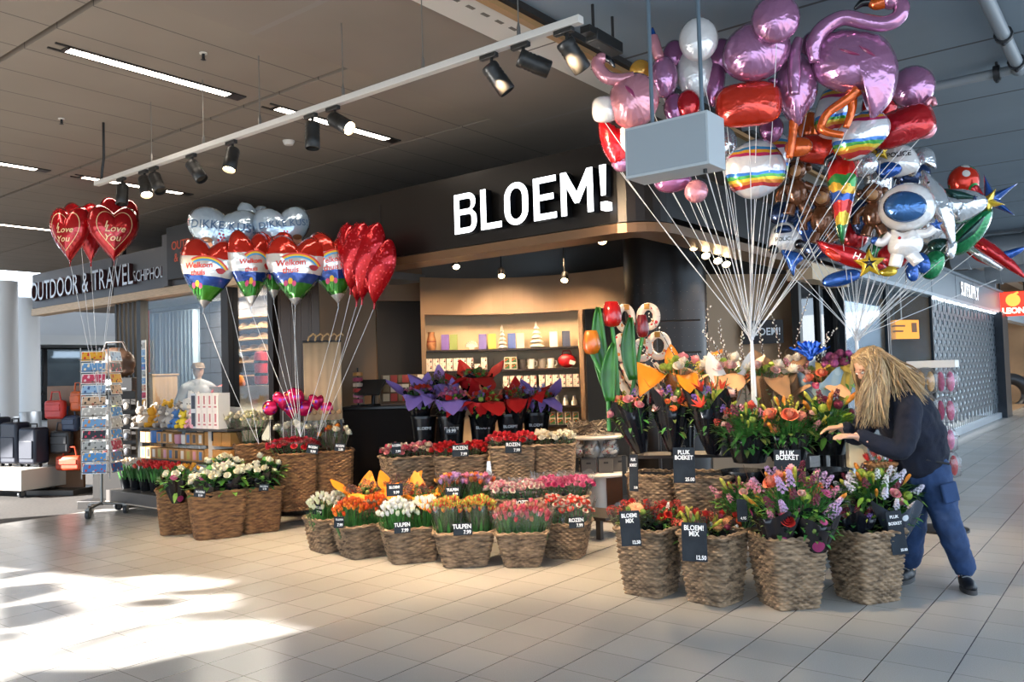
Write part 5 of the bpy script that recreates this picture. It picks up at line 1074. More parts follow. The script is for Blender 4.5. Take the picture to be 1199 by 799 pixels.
# ================================================================ FOIL BALLOONS
def spline(pts, n=72):
    P = [Vector((x, z)) for x, z in pts]; m_ = len(P); o = []
    for i in range(m_):
        a, b, c, d = P[i-1], P[i], P[(i+1) % m_], P[(i+2) % m_]
        for k in range(8):
            t = k/8; o.append(.5*((2*b)+(c-a)*t+(2*a-5*b+4*c-d)*t*t+(3*b-a-3*c+d)*t**3))
    return resample(o, n)
def resample(o, n=72):
    o = o+[o[0]]; L = [0]
    for i in range(1, len(o)): L.append(L[-1]+(o[i]-o[i-1]).length)
    r = []; j = 0
    for i in range(n):
        t = L[-1]*i/n
        while L[j+1] < t: j += 1
        q = (t-L[j])/max(1e-9, L[j+1]-L[j]); r.append(o[j]+(o[j+1]-o[j])*q)
    return r
def heart(w, h, n=80):
    o = [Vector((w/2*math.copysign(abs(sin(t))**2.1, sin(t)), 13*cos(t)-3.6*cos(2*t)-1.3*cos(3*t)-.7*cos(4*t))) for t in [2*PI*i/160 for i in range(160)]]
    lo, hi = min(q.y for q in o), max(q.y for q in o)
    for q in o: q.y = (q.y-lo)/(hi-lo)*h-h*.5
    return resample(o, n)
def oval(rx, rz, rot=0, p=2.0, n=64):
    o = []
    for i in range(128):
        a = 2*PI*i/128; x, z = sqr(a, rx, rz, p); o.append(Vector((x*cos(rot)-z*sin(rot), x*sin(rot)+z*cos(rot))))
    return resample(o, n)
def star(r, ri, k=5, rot=PI/2):
    o = []
    for i in range(k*2): a = rot+PI*i/k; q = r if i % 2 == 0 else ri; o.append(Vector((q*cos(a), q*sin(a))))
    return resample(o, 80)
def foil_shape(out, T, c=None, rings=9, wr=22, mb=None, mi=0, y0=0.0, off=(0, 0)):
    """two inflated sheets welded along the outline; returns builder and height function"""
    n = len(out); c = c or sum(out, Vector((0, 0)))/n; mb = mb or MB()
    def prof(s): return T*max(0, 1-s**2.3)**.62
    vs = []; R_ = random.Random(n+int(abs(c.x)*999)); ph = [R_.random()*.5 for _ in range(n)]
    for sd in (-1, 1):
        for j in range(rings):
            s = j/rings
            for i in range(n):
                p = c+(out[i]-c)*s; w = 1-.30*s**5*(.5+.5*cos(wr*2*PI*i/n+ph[i]*2)); vs.append((p.x+off[0], y0+sd*prof(s)*w, p.y+off[1]))
    b0 = len(vs)
    for i in range(n): vs.append((out[i].x+off[0], y0, out[i].y+off[1]))
    fs = []
    for k, sd in enumerate((-1, 1)):
        o = k*rings*n
        for j in range(rings):
            for i in range(n):
                a, b = o+j*n+i, o+j*n+(i+1) % n; cc, d = (o+(j+1)*n+(i+1) % n, o+(j+1)*n+i) if j < rings-1 else (b0+(i+1) % n, b0+i)
                fs.append((a, b, cc, d) if sd < 0 else (a, d, cc, b))
    mb.add(vs, fs, mi)
    ang = [(math.atan2(p.y-c.y, p.x-c.x), (p-c).length) for p in out]
    def hf(x, z):
        a = math.atan2(z-c.y, x-c.x); r = math.hypot(x-c.x, z-c.y); best = min(ang, key=lambda q: abs((q[0]-a+PI) % (2*PI)-PI)); return prof(min(1, r/best[1]))
    return mb, hf
def wrapto(me, hf, eps=.004, back=False):
    for v in me.vertices:
        v.co.y = -(hf(v.co.x, v.co.z)+eps)-(.0006 if v.co.y < 0 else 0)
    return me
RIB = mat('ribbon_white', '#e9e9ea', .25, .0, .6); TAILM = foil('foil_tail', '#c9ccd2', .6)
def ribbon(t, M4, start, end, sag=.03, r=.0026, name='ribbon'):
    inv = M4.inverted(); a, b = Vector(start), Vector(end); s_ = Vector((rnd.uniform(-sag, sag), rnd.uniform(-sag, sag), 0)); pts = []
    for i in range(9): q = i/8; pts.append(inv @ (a+(b-a)*q+s_*sin(PI*q)))
    mb = MB(); mb.tube(pts, r, 5, 0); return mb.build(name, RIB, t)
def root(name, label, cat, loc, rz, tilt=0, ry=0, group=None):
    t = thing(name, label, cat, loc, 0, group); from mathutils import Euler
    t.rotation_euler = (tilt, ry, rz); return t, Matrix.Translation(loc) @ Euler((tilt, ry, rz)).to_matrix().to_4x4()
def tail(t, z, m=None, w=.018):
    mb = MB(); mb.tube([(0, 0, z+.03), (0, 0, z-.015), (0, 0, z-.05)], [w*1.3, w*.6, w], 8, 0, True, .35); mb.build('tail', m or TAILM, t)
REDF = foil('foil_red', '#b5101a', .5, .15)
# ---- hearts with I Love You
gold = mat('print_gold', '#e8d2a0', .3, .3)
def outline_print(out, s0, s1, hf, m):
    c = sum(out, Vector((0, 0)))/len(out); mb = MB(); n = len(out); vs = []
    for s in (s0, s1):
        for p in out: q = c+(p-c)*s; vs.append((q.x, -(hf(q.x, q.y)+.004), q.y))
    mb.add(vs, [(i, (i+1) % n, n+(i+1) % n, n+i) for i in range(n)]); return mb.mesh('printed_line', m, ang=0)
def love(label, px, py, wpx, hpx, Y, yaw, knot, printed=True):
    k = Y/970; p = at(px, py, Y); t, M4 = root('heart_balloon', label, 'balloon', p, facing(p, yaw), 0, 0, 'red heart balloons'); w, h = wpx*k, hpx*k; o = heart(w, h)
    mb, hf = foil_shape(o, w*.23, Vector((0, h*.08))); mb.build('envelope', REDF, t, ang=0); tail(t, -h*.5, REDF)
    if printed:
        inst('printed_heart', outline_print([q*1 for q in o], .66, .685, hf, gold), t)
        for s, z, x in (('I', .13, -.16), ('Love', .06, .02), ('You', -.10, -.04)):
            me = textmesh(s, w*.2, gold, .0005, .0008, 1); me = me.copy()
            for v in me.vertices: v.co.x += v.co.z*.3+x*w; v.co.z += z*h
            inst('lettering', wrapto(me, hf), t)
    ribbon(t, M4, M4 @ Vector((0, 0, -h*.52)), knot); return t
kn = at(117, 470, 10.1)
love('red heart balloon with I Love You in gold, rightmost and nearest of the four', 133, 274, 56, 66, 9.9, .1, kn)
love('red heart balloon with I Love You, turned left, leftmost of the four', 82, 275, 50, 66, 10.0, -.55, kn)
love('red heart balloon squeezed between the two printed hearts', 106, 277, 40, 62, 10.3, .6, kn, False)
love('red heart balloon peeping out behind the rightmost heart', 140, 258, 44, 52, 10.4, .3, kn, False)
love('red heart balloon hidden behind the leftmost heart', 95, 262, 40, 50, 10.5, -.2, kn, False)
# ---- Welkom thuis hearts
welk = ramp_mat('print_welkom', [(0, '#c9c6c4'), (.14, '#2f7d1e'), (.33, '#1d3f8a'), (.46, '#e6e1da'), (.70, '#c22a1c'), (1, '#d0401f')], 'Z', -.40, .40, .14, .45, .05, 'CONSTANT', .5, 5, .3)
red2 = mat('print_red', '#d7301c', .35); lipm = mat('print_lips', '#a3131f', .3); grm = mat('print_green', '#2f8a2a', .4); yem = mat('print_yellow', '#e8b81e', .4); pkm = mat('print_pink', '#d7447a', .4); rbm = [mat('print_r1', '#d9403a', .4), mat('print_r2', '#e8c02c', .4), mat('print_r3', '#3f9ad0', .4)]
def flat_oval(cx, cz, rx, rz, hf, n=18, e=.006):
    return [(cx+rx*cos(2*PI*i/n), -(hf(cx+rx*cos(2*PI*i/n), cz+rz*sin(2*PI*i/n))+e), cz+rz*sin(2*PI*i/n)) for i in range(n)], [tuple(range(n))]
def welkom(label, px, py, wpx, hpx, Y, yaw, knot, text=True, roll=0):
    k = Y/970; p = at(px, py, Y); t, M4 = root('heart_balloon', label, 'balloon', p, facing(p, yaw), 0, roll, 'printed heart balloons'); w, h = wpx*k, hpx*k; o = heart(w, h)
    mb, hf = foil_shape(o, w*.25, Vector((0, h*.08))); mb.build('envelope', welk, t, ang=0); tail(t, -h*.5)
    mb = MB()
    for j, (r, mi) in enumerate(((.0, 0), (.018, 1), (.036, 2))):
        vs = []; N_ = 20
        for rr in (0, .018):
            for i in range(N_+1):
                a = PI*(.12+.62*i/N_); x = .02*w+(.40*w-r-rr)*cos(a); z = -.02*h+(.26*h-r-rr)*sin(a); vs.append((x, -(hf(x, z)+.004), z))
        mb.add(vs, [(i, i+1, N_+2+i, N_+1+i) for i in range(N_)], mi)
    mb.build('printed_rainbow', rbm, t)
    mb = MB()
    for x, z, r in ((-.17, -.19, .03), (-.10, -.16, .034), (-.04, -.19, .03)): mb.add(*flat_oval(x*w, z*h, r*w*1.1, r*h*1.3, hf), 0 if x != -.1 else 1)
    for x, z in ((-.17, -.26), (-.10, -.25), (-.05, -.27)): mb.add(*flat_oval(x*w, z*h, .018*w, .06*h, hf), 2)
    mb.build('printed_tulips', [pkm, yem, grm], t)
    if text:
        mb = MB(); mb.add(*flat_oval(.27*w, .05*h, .08*w, .03*h, hf)); mb.add(*flat_oval(.27*w, .035*h, .06*w, .035*h, hf)); mb.build('printed_lips', lipm, t)
        for s, z, x in (('Welkom', .09, -.10), ('thuis', -.01, -.10)):
            me = textmesh(s, w*.135, red2, .0005, .002, 1).copy()
            for v in me.vertices: v.co.z += z*h+.12*v.co.x; v.co.x += x*w
            inst('lettering', wrapto(me, hf), t)
    ribbon(t, M4, M4 @ Vector((0, 0, -h*.54)), knot)
k2 = at(352, 512, 9.1); k3 = at(303, 520, 9.2)
welkom('Welkom thuis heart balloon at the front left of the printed bunch', 243, 321, 66, 84, 8.75, -.25, k3, True, .12)
welkom('heart balloon with lips and white band turned sideways between two Welkom hearts', 293, 316, 56, 92, 8.85, .5, k2)
welkom('Welkom thuis heart balloon at the front centre of the printed bunch', 347, 318, 70, 84, 8.75, .05, k2, True, .05)
welkom('Welkom thuis heart balloon at the right, in front of the plain red hearts', 393, 314, 66, 86, 8.95, .1, k2, True, -.05)
welkom('heart balloon with printed landscape hidden behind the centre Welkom heart', 320, 310, 50, 84, 9.1, -.2, k2, False)
silv = foil('foil_silver_blue', '#b9cfe2', .5, .14); inkb = mat('print_ink', '#33557a', .4); skin_p = mat('print_skin', '#e2a98c', .5); hair_p = mat('print_brown', '#6b4428', .5); dots_p = mat('print_dots', '#c9344a', .4)
def dikke(label, px, py, wpx, hpx, Y, yaw, knot, txt, roll=0):
    k = Y/970; p = at(px, py, Y); t, M4 = root('heart_balloon', label, 'balloon', p, facing(p, yaw), 0, roll, 'silver heart balloons'); w, h = wpx*k, hpx*k; o = heart(w, h)
    mb, hf = foil_shape(o, w*.22, Vector((0, h*.08))); mb.build('envelope', silv, t, ang=0); tail(t, -h*.5)
    if txt:
        me = textmesh(txt, w*.16, inkb, .0005, .001, 1.05).copy()
        for v in me.vertices: v.co.z += .13*h
        inst('lettering', wrapto(me, hf), t)
        mb = MB()
        for i, (x, z) in enumerate(((0, 0), (.03, .05), (-.02, .06), (.02, -.04), (-.03, -.05), (.04, .0))): mb.add(*flat_oval(x*w, (z-.08)*h, .016*w, .022*h, hf), 2)
        for x, mi in ((-.2, 0), (.2, 0)): mb.add(*flat_oval(x*w, -.22*h, .09*w, .09*h, hf), 0); mb.add(*flat_oval(x*w, -.14*h, .09*w, .05*h, hf, 18, .009), 1)
        mb.build('printed_picture', [skin_p, hair_p, dots_p], t)
    ribbon(t, M4, M4 @ Vector((0, 0, -h*.54)), knot)
dikke('silver blue heart balloon reading DIKKE KUS! at the left above the Welkom hearts', 262, 276, 84, 66, 9.15, -.15, k3, 'DIKKE KUS!', .1)
dikke('silver blue heart balloon reading DIKKE KUS! at the right above the Welkom hearts', 332, 272, 66, 60, 9.2, .15, k2, 'DIKKE KUS!', -.12)
dikke('silver heart balloon squeezed behind the two DIKKE KUS! hearts', 298, 266, 50, 56, 9.4, .7, k2, '')
spark = spotted('foil_red_sparkle', '#a80d18', ['#a80d18', '#b5121d', '#d8404a', '#a80d18'], 40, .16, .5); foil_bump(spark.node_tree.nodes, spark.node_tree.links, spark.node_tree.nodes['Principled BSDF'], .3)
for px, py, wp, hp, Y, yaw, lab in ((413, 300, 46, 80, 8.75, .9, 'first sparkling red heart balloon, edge on, right of the Welkom hearts'), (427, 306, 50, 92, 8.7, .8, 'second sparkling red heart balloon, edge on, right of the Welkom hearts'), (441, 318, 46, 78, 8.65, .75, 'sparkling red heart balloon, last of the row at the right of the bunch'), (420, 312, 44, 84, 8.9, .9, 'sparkling red heart balloon tucked behind the edge on row')):
    k = Y/970; p = at(px, py, Y); t, M4 = root('heart_balloon', lab, 'balloon', p, facing(p, -yaw), 0, .12, 'sparkling red heart balloons'); w, h = wp*k*1.25, hp*k
    mb, hf = foil_shape(heart(w, h), w*.24, Vector((0, h*.08))); mb.build('envelope', spark, t, ang=0); tail(t, -h*.5, REDF); ribbon(t, M4, M4 @ Vector((0, 0, -h*.54)), at(372, 512, 9.2))
# ---- small round foil balls on sticks in the left group
pat = spotted('foil_magenta_print', '#b3124c', ['#d7a52a', '#b3124c', '#7b2a9a', '#c42a5c', '#2f6fb0', '#b3124c'], 22, .14, .45)
for i, (px, py, r, lab) in enumerate(((316, 478, 9, 'leftmost'), (331, 470, 11, 'second'), (345, 466, 12, 'third and highest'), (341, 480, 11, 'fourth and lower'), (356, 478, 10, 'fifth'), (371, 472, 10, 'sixth'), (381, 478, 11, 'rightmost'))):
    Y = 9.3+.05*i; k = Y/970; p = at(px, py, Y); t = thing('stick_balloon', lab+' small magenta patterned foil balloon on a stick above the white roses', 'balloon', p, facing(p, (i % 3-1)*.3), 'small patterned stick balloons')
    mb, hf = foil_shape(heart(2.1*r*k, 2.1*r*k) if i % 2 else oval(r*k, r*k), r*k*.55); mb.build('envelope', pat, t, ang=0)
    mb = MB(); mb.tube([(0, 0, -r*k*.9), (0, 0, -.42)], .003, 5); mb.build('stick', mat('stick_white', '#d5d0c8', .5), t)
# ---- the two big bunches on the right: figures drawn in outline, each an inflated body
K1 = at(880, 396, 6.75); K2 = at(1003, 396, 6.95)
PINK = foil('foil_pink', '#b37ba3', .6, .16); PINKD = foil('foil_pink_dark', '#9a5c88', .6, .16); PINKW = foil('foil_pink_warm', '#d68f9c', .5, .17); ORG = foil('foil_orange', '#d9601a', .5, .15); REDO = foil('foil_red_orange', '#d6331a', .5, .15)
WHF = foil('foil_white', '#e6e4e4', .25, .16); SIL = foil('foil_silver', '#d5d9de', .75, .12); BLU = foil('foil_blue_deep', '#1c4f9e', .5, .15); NAVF = foil('foil_navy', '#16335f', .5, .15); GRN = foil('foil_green', '#0f7a46', .5, .15); YEL_F = foil('foil_yellow', '#d9b52a', .45, .15); BRN = foil('foil_brown', '#7a4a2a', .45, .16); BLKF = foil('foil_black', '#141216', .4, .15)
RBOW = ramp_mat('print_rainbow_stripes', [(0, '#dcdce2'), (.16, '#b83030'), (.22, '#d9842a'), (.27, '#d9c02c'), (.32, '#3f9a3f'), (.37, '#2a6fc0'), (.42, '#dcdce2'), (.68, '#b83060'), (.73, '#d9a02c'), (.78, '#3f8ac0'), (.83, '#dcdce2')], 'Z', -.22, .22, .14, .4, .09, 'CONSTANT', .5, 4, .3)
PARR = ramp_mat('print_parrot', [(0, '#0f6a34'), (.2, '#d9b52a'), (.3, '#c4221c'), (.45, '#1f4fa0'), (.55, '#d9a52a'), (.62, '#2f8a3a'), (.7, '#c4221c')], 'Z', -.35, .35, .14, .45, .16, 'CONSTANT', .5, 9, .3)
BIRDM = spotted('print_bird', '#c4301c', ['#c4301c', '#e6e0da', '#d9a52a', '#2f8a4a', '#c4301c'], 9, .14, .4)
def figure(name, label, cx, cy, Y, pieces, knot, yaw=0, group=None, tailz=None, cat='balloon', dupe=None):
    k = Y/970; p = at(cx, cy, Y); t, M4 = root(name, label, cat, p, facing(p, yaw), 0, 0, group); lo = 1e9
    L = lambda x, y: ((x-cx)*k, (cy-y)*k)
    for pc in pieces:
        kind, nm, m = pc[:3]
        if kind == 'blob':
            out = spline([L(*q) for q in pc[3]]); mb, hf = foil_shape(out, pc[4]*k, y0=(pc[5] if len(pc) > 5 else 0)*k); mb.build(nm, m, t, ang=0); lo = min(lo, min(q.y for q in out))
        elif kind == 'oval':
            x, y, rx, ry = pc[3]; a, b = L(x, y); out = [q+Vector((a, b)) for q in oval(rx*k, ry*k, pc[6] if len(pc) > 6 else 0, pc[7] if len(pc) > 7 else 2.0)]; mb, hf = foil_shape(out, pc[4]*k, y0=(pc[5] if len(pc) > 5 else 0)*k); mb.build(nm, m, t, ang=0); lo = min(lo, min(q.y for q in out))
        elif kind == 'tube':
            yo = (pc[5] if len(pc) > 5 else 0)*k; mb = MB(); pts = [Vector((L(x, y)[0], yo, L(x, y)[1])) for x, y in pc[3]]
            P2 = []; Rr = []; rs = pc[4]
            for i in range(len(pts)-1):
                a, b, c, d = pts[max(0, i-1)], pts[i], pts[i+1], pts[min(len(pts)-1, i+2)]
                for j in range(6):
                    q = j/6; P2.append(.5*((2*b)+(c-a)*q+(2*a-5*b+4*c-d)*q*q+(3*b-a-3*c+d)*q**3)); Rr.append((rs[i]+(rs[i+1]-rs[i])*q)*k)
            P2.append(pts[-1]); Rr.append(rs[-1]*k); mb.tube(P2, Rr, 14); mb.build(nm, m, t, ang=0); lo = min(lo, min(q.z for q in pts))
        elif kind == 'ball':
            x, y, r = pc[3]; a, b = L(x, y); mb = MB(); mb.ball((a, (pc[4] if len(pc) > 4 else 0)*k, b), r*k, 14, 10); mb.build(nm, m, t)
        elif kind == 'star':
            x, y, r, ri, n_ = pc[3]; a, b = L(x, y); out = [q+Vector((a, b)) for q in star(r*k, ri*k, n_, pc[6] if len(pc) > 6 else PI/2)]; mb, hf = foil_shape(out, pc[4]*k, y0=(pc[5] if len(pc) > 5 else 0)*k); mb.build(nm, m, t, ang=0); lo = min(lo, min(q.y for q in out))
        elif kind == 'text':
            x, y, size, s = pc[3]; a, b = L(x, y); lettering(s, size*k, m, t, (a, pc[4]*k, b), (0, pc[5] if len(pc) > 5 else 0, 0), ext=.0008, off=.001)
    a = Vector((0, 0, lo)) if tailz is None else Vector((L(*tailz)[0], 0, L(*tailz)[1]))
    ribbon(t, M4, M4 @ a, knot+Vector((rnd.uniform(-.02, .02), rnd.uniform(-.02, .02), rnd.uniform(-.03, .03)))); return t
EYEW = mat('print_eye_white', '#f4f2ee', .3); EYEB = mat('print_eye_black', '#0c0c10', .3)
FEA = mat('print_feather', '#8a2c58', .3)
# flamingos
figure('flamingo_balloon', 'large pink flamingo balloon facing left at the top right of the pink bunch', 1000, 85, 5.6, [
 ('blob', 'body', PINK, [(952, 62), (962, 38), (985, 30), (1012, 36), (1034, 48), (1047, 76), (1046, 104), (1036, 128), (1018, 143), (1014, 132), (1018, 118), (1006, 108), (988, 108), (968, 98), (956, 84)], 24),
 ('tube', 'neck', PINK, [(957, 70), (957, 48), (968, 31), (990, 22), (1012, 30), (1034, 37), (1049, 32), (1053, 20), (1046, 10)], [6, 10, 10, 9, 9, 9, 9, 9, 8], -12),
 ('ball', 'head', PINK, (1042, 10, 11), -12), ('tube', 'beak', ORG, [(1036, 11), (1026, 12), (1019, 8)], [8, 7, 4], -12), ('tube', 'beak_tip', BLKF, [(1021, 9), (1012, 8), (1003, 14)], [5, 5, 1.5], -12),
 ('ball', 'eye', EYEW, (1047, 12, 3.2), -21), ('ball', 'pupil', EYEB, (1047, 12, 1.6), -23.5),
 ('tube', 'leg', ORG, [(996, 106), (996, 128), (988, 150)], [7, 5, 4]), ('tube', 'leg', ORG, [(1003, 108), (990, 118), (968, 132), (962, 150), (985, 160)], [7, 6, 5, 5, 4], -6),
 ('blob', 'feather_print', FEA, [(984, 62), (996, 66), (1008, 74), (996, 71)], 4, -22), ('blob', 'feather_print', FEA, [(1004, 60), (1016, 68), (1024, 78), (1012, 72)], 4, -20), ('blob', 'feather_print', FEA, [(990, 78), (1004, 82), (1016, 88), (1002, 86)], 4, -20)], K1, .05, tailz=(990, 152))
figure('flamingo_balloon', 'pink flamingo balloon seen from behind in the middle of the pink bunch', 931, 105, 5.8, [
 ('blob', 'body', PINK, [(931, 58), (948, 68), (957, 92), (954, 118), (942, 138), (932, 150), (920, 138), (909, 116), (907, 92), (916, 68)], 22), ('tube', 'neck', PINK, [(930, 118), (931, 90), (933, 66), (938, 52)], [6, 8, 7, 5], -20),
 ('tube', 'leg', ORG, [(928, 142), (926, 160), (921, 186)], [6, 5, 4]), ('tube', 'wing', PINKD, [(912, 98), (904, 96), (906, 104)], [5, 4, 2], -14)], K1, 0, tailz=(922, 184))
figure('flamingo_balloon', 'pale pink flamingo balloon at the left, its neck curling up beside the ceiling strip', 743, 118, 5.75, [
 ('blob', 'body', PINKW, [(722, 92), (745, 84), (765, 96), (772, 120), (762, 142), (742, 152), (722, 144), (713, 122), (714, 104)], 22), ('tube', 'neck', PINKW, [(745, 92), (728, 93), (712, 88), (702, 74), (703, 64)], [6, 7, 8, 8, 7], -8), ('ball', 'head', PINKW, (706, 65, 7.5), -8), ('tube', 'beak', BLKF, [(710, 64), (718, 70), (722, 78)], [4, 3.5, 1], -8),
 ('blob', 'feather_print', FEA, [(735, 105), (745, 112), (748, 124), (740, 116)], 3, -20)], K1, -.15)
figure('horned_balloon', 'pink balloon with a slim pink horn and blue tip behind the left hanging rod', 776, 88, 6.0, [('oval', 'body', PINK, (777, 90, 17, 26), 14), ('tube', 'horn', PINKW, [(773, 70), (768, 52), (767, 42)], [6, 7, 5], -6), ('tube', 'horn_tip', BLU, [(767, 44), (766, 32)], [4.5, 1], -6)], K1)
G1 = 'plain round foil balloons'
def simple(label, cx, cy, rx, ry, Y, m, T=None, rot=0, p=2.0, knot=K1, name='foil_balloon', yaw=0, grp=None): return figure(name, label, cx, cy, Y, [('oval', 'envelope', m, (cx, cy, rx, ry), T or min(rx, ry)*.62, 0, rot, p)], knot, yaw, grp)
simple('large pink round balloon above the red pillow balloon at the top of the bunch', 885, 60, 40, 36, 5.7, PINK, 24, .4)
simple('red orange pillow shaped balloon under the large pink round balloon', 876, 122, 38, 27, 5.75, REDO, 18, 0, 3.2)
simple('pink round balloon cut by the top edge of the picture', 908, 22, 28, 30, 5.5, PINK)
simple('white oval balloon left of the large pink one, behind the right rod', 815, 84, 23, 33, 6.0, WHF); simple('white oval balloon standing above and behind the other white one', 818, 46, 23, 27, 5.75, WHF)
simple('narrow mauve balloon between the white oval and the large pink balloon', 838, 96, 11, 30, 5.95, PINKD, 8, -.15)
simple('small red balloon under the white oval one', 806, 122, 14, 18, 5.95, REDF); simple('dark pink balloon just above the grey hanging box', 790, 126, 13, 18, 6.0, PINKD)
simple('small bright white balloon at the left edge of the bunch', 708, 128, 15, 16, 5.8, WHF, 10, 0, 3); simple('small orange balloon behind the pale flamingo', 750, 82, 13, 13, 6.2, foil('foil_amber', '#d9a03a', .4))
figure('heart_balloon', 'large red heart balloon edge showing at the left of the grey hanging box', 722, 165, 6.0, [('blob', 'envelope', REDF, [(702, 140), (715, 142), (728, 150), (742, 145), (748, 165), (735, 190), (722, 198), (708, 180), (702, 160)], 12), ('oval', 'print', WHF, (733, 166, 12, 18), 11, -3)], K1)
simple('pink balloon just under the left half of the grey hanging box', 788, 213, 22, 13, 6.0, PINKD, 10, .1); simple('small pink balloon hanging below the grey box', 815, 224, 14, 14, 5.9, PINKW)
simple('small pink balloon at lower left corner of the grey box', 728, 190, 12, 12, 6.0, PINK)
for i, (x, y, rx, ry, Y, rot, lab) in enumerate(((884, 198, 34, 34, 6.1, .5, 'rainbow striped balloon hanging under the red pillow balloon'), (978, 130, 22, 34, 6.0, -.3, 'rainbow striped balloon behind the legs of the big flamingo'), (1008, 158, 34, 24, 5.75, .6, 'rainbow striped balloon under the tail of the big flamingo'), (905, 188, 20, 34, 6.3, -.2, 'rainbow striped balloon hidden under the middle flamingo'))):
    simple(lab, x, y, rx, ry, Y, RBOW, 16, rot, 2.4)
simple('round pink balloon with bright edge right of the big flamingo', 1068, 102, 25, 26, 6.0, PINK); simple('red pillow balloon right of the rainbow balloon under the round pink one', 1056, 148, 36, 22, 5.95, REDF, 16, .25, 3.2)
figure('foil_balloon', 'slim pink curled balloon beside the red pillow balloon at the right', 1078, 130, 5.95, [('tube', 'envelope', PINKW, [(1066, 134), (1080, 128), (1090, 118), (1093, 126)], [3, 3.5, 4, 3]), ('tube', 'curl', PINKW, [(1074, 160), (1086, 160), (1091, 152), (1086, 149)], [3, 3.5, 3.5, 2])], K1)
simple('red balloon behind the ribbons below the middle flamingo', 962, 175, 30, 18, 6.2, REDO, 12, -.2, 3); simple('pink balloon low in the middle behind the ribbons', 872, 215, 18, 13, 6.2, PINKW); simple('orange crinkled balloon below the middle flamingo', 935, 172, 16, 12, 5.9, ORG)
simple('silver balloon low in the middle of the pink bunch', 848, 168, 15, 20, 6.3, SIL); simple('mauve balloon between red pillow and middle flamingo', 903, 150, 14, 18, 6.2, PINKD); simple('pink balloon at the back behind the big flamingo neck', 955, 56, 18, 22, 5.95, PINKD); simple('pink balloon at the back behind the white ovals', 845, 66, 16, 22, 5.95, PINKD)
simple('red balloon at the back above the rainbow balloon', 1030, 125, 20, 24, 6.4, REDF); simple('silver balloon at the back under the right pillow balloon', 1010, 192, 18, 16, 6.4, SIL); simple('pink balloon at the back over the left flamingo', 790, 64, 14, 18, 6.05, PINKD); simple('orange balloon at the back near the middle flamingo legs', 948, 150, 14, 20, 6.4, ORG)
# second bunch
def monkey(label, x, y, Y, s=1.0):
    return figure('animal_balloon', label, x, y, Y, [('oval', 'body', BRN, (x, y+12*s, 13*s, 18*s), 10*s), ('ball', 'head', BRN, (x, y-14*s, 13*s), -2), ('ball', 'muzzle', mat('print_tan', '#c08a5a', .3), (x, y-11*s, 7*s), -11*s), ('ball', 'ear', BRN, (x-14*s, y-16*s, 5*s)), ('ball', 'ear', BRN, (x+14*s, y-16*s, 5*s)), ('tube', 'arm', BRN, [(x-9*s, y+4*s), (x-19*s, y+12*s), (x-20*s, y+22*s)], [5*s, 4*s, 5*s]), ('tube', 'arm', BRN, [(x+9*s, y+4*s), (x+19*s, y+10*s), (x+22*s, y+20*s)], [5*s, 4*s, 5*s]), ('tube', 'leg', BRN, [(x-6*s, y+26*s), (x-10*s, y+38*s)], [6*s, 7*s]), ('tube', 'leg', BRN, [(x+6*s, y+26*s), (x+11*s, y+38*s)], [6*s, 7*s])], K2, 0, 'brown animal balloons')
monkey('brown animal balloon left of the parrot balloon', 932, 213, 6.4); monkey('brown animal balloon lower down between parrot and astronaut', 962, 245, 6.6, 1.05); monkey('brown animal balloon with blue neighbour left of the astronaut', 1022, 240, 6.5, .95)
figure('parrot_balloon', 'red green and yellow parrot balloon hanging vertically in the middle', 985, 232, 6.0, [('blob', 'body', PARR, [(985, 176), (1000, 186), (1004, 210), (998, 240), (990, 268), (984, 288), (978, 268), (974, 240), (970, 208), (974, 186)], 14), ('tube', 'beak', BLKF, [(980, 184), (972, 188), (970, 196)], [5, 4, 1], -12)], K2)
figure('astronaut_balloon', 'white astronaut balloon with a blue visor at the front of the second bunch', 1060, 255, 5.9, [('oval', 'helmet', WHF, (1062, 243, 31, 29), 24), ('oval', 'visor', foil('foil_visor', '#2f5f96', .6, .1), (1060, 245, 23, 18.5), 8, -19, -.15), ('blob', 'body', WHF, [(1044, 268), (1056, 272), (1070, 270), (1078, 284), (1072, 298), (1052, 302), (1040, 292)], 13), ('tube', 'arm', WHF, [(1044, 274), (1034, 282), (1028, 280)], [6, 5, 5]), ('tube', 'arm', WHF, [(1070, 276), (1082, 276), (1090, 270)], [6, 5, 5]), ('star', 'glove', BLU, (1092, 267, 8, 4, 5), 4), ('ball', 'glove', BLU, (1026, 279, 5)), ('tube', 'leg', WHF, [(1050, 298), (1046, 312)], [8, 7]), ('tube', 'leg', WHF, [(1064, 298), (1072, 310)], [8, 7]), ('ball', 'badge', REDF, (1053, 280, 2), -12)], K2)
figure('dolphin_balloon', 'silver dolphin balloon standing upright right of the astronaut', 1100, 245, 6.1, [('blob', 'body', SIL, [(1084, 196), (1094, 206), (1106, 222), (1114, 246), (1116, 270), (1112, 292), (1104, 276), (1094, 256), (1086, 232), (1080, 212)], 13), ('blob', 'fin', SIL, [(1108, 232), (1124, 240), (1114, 252)], 4), ('blob', 'tail_fin', SIL, [(1106, 284), (1116, 286), (1112, 304), (1104, 300)], 4), ('ball', 'eye', EYEB, (1090, 214, 1.8), -9)], K2)
figure('dolphin_balloon', 'silver arched balloon with dark back above the dolphin', 1078, 185, 6.5, [('blob', 'body', SIL, [(1062, 200), (1068, 182), (1080, 172), (1092, 180), (1094, 200), (1086, 192), (1078, 194), (1070, 206)], 9)], K2)
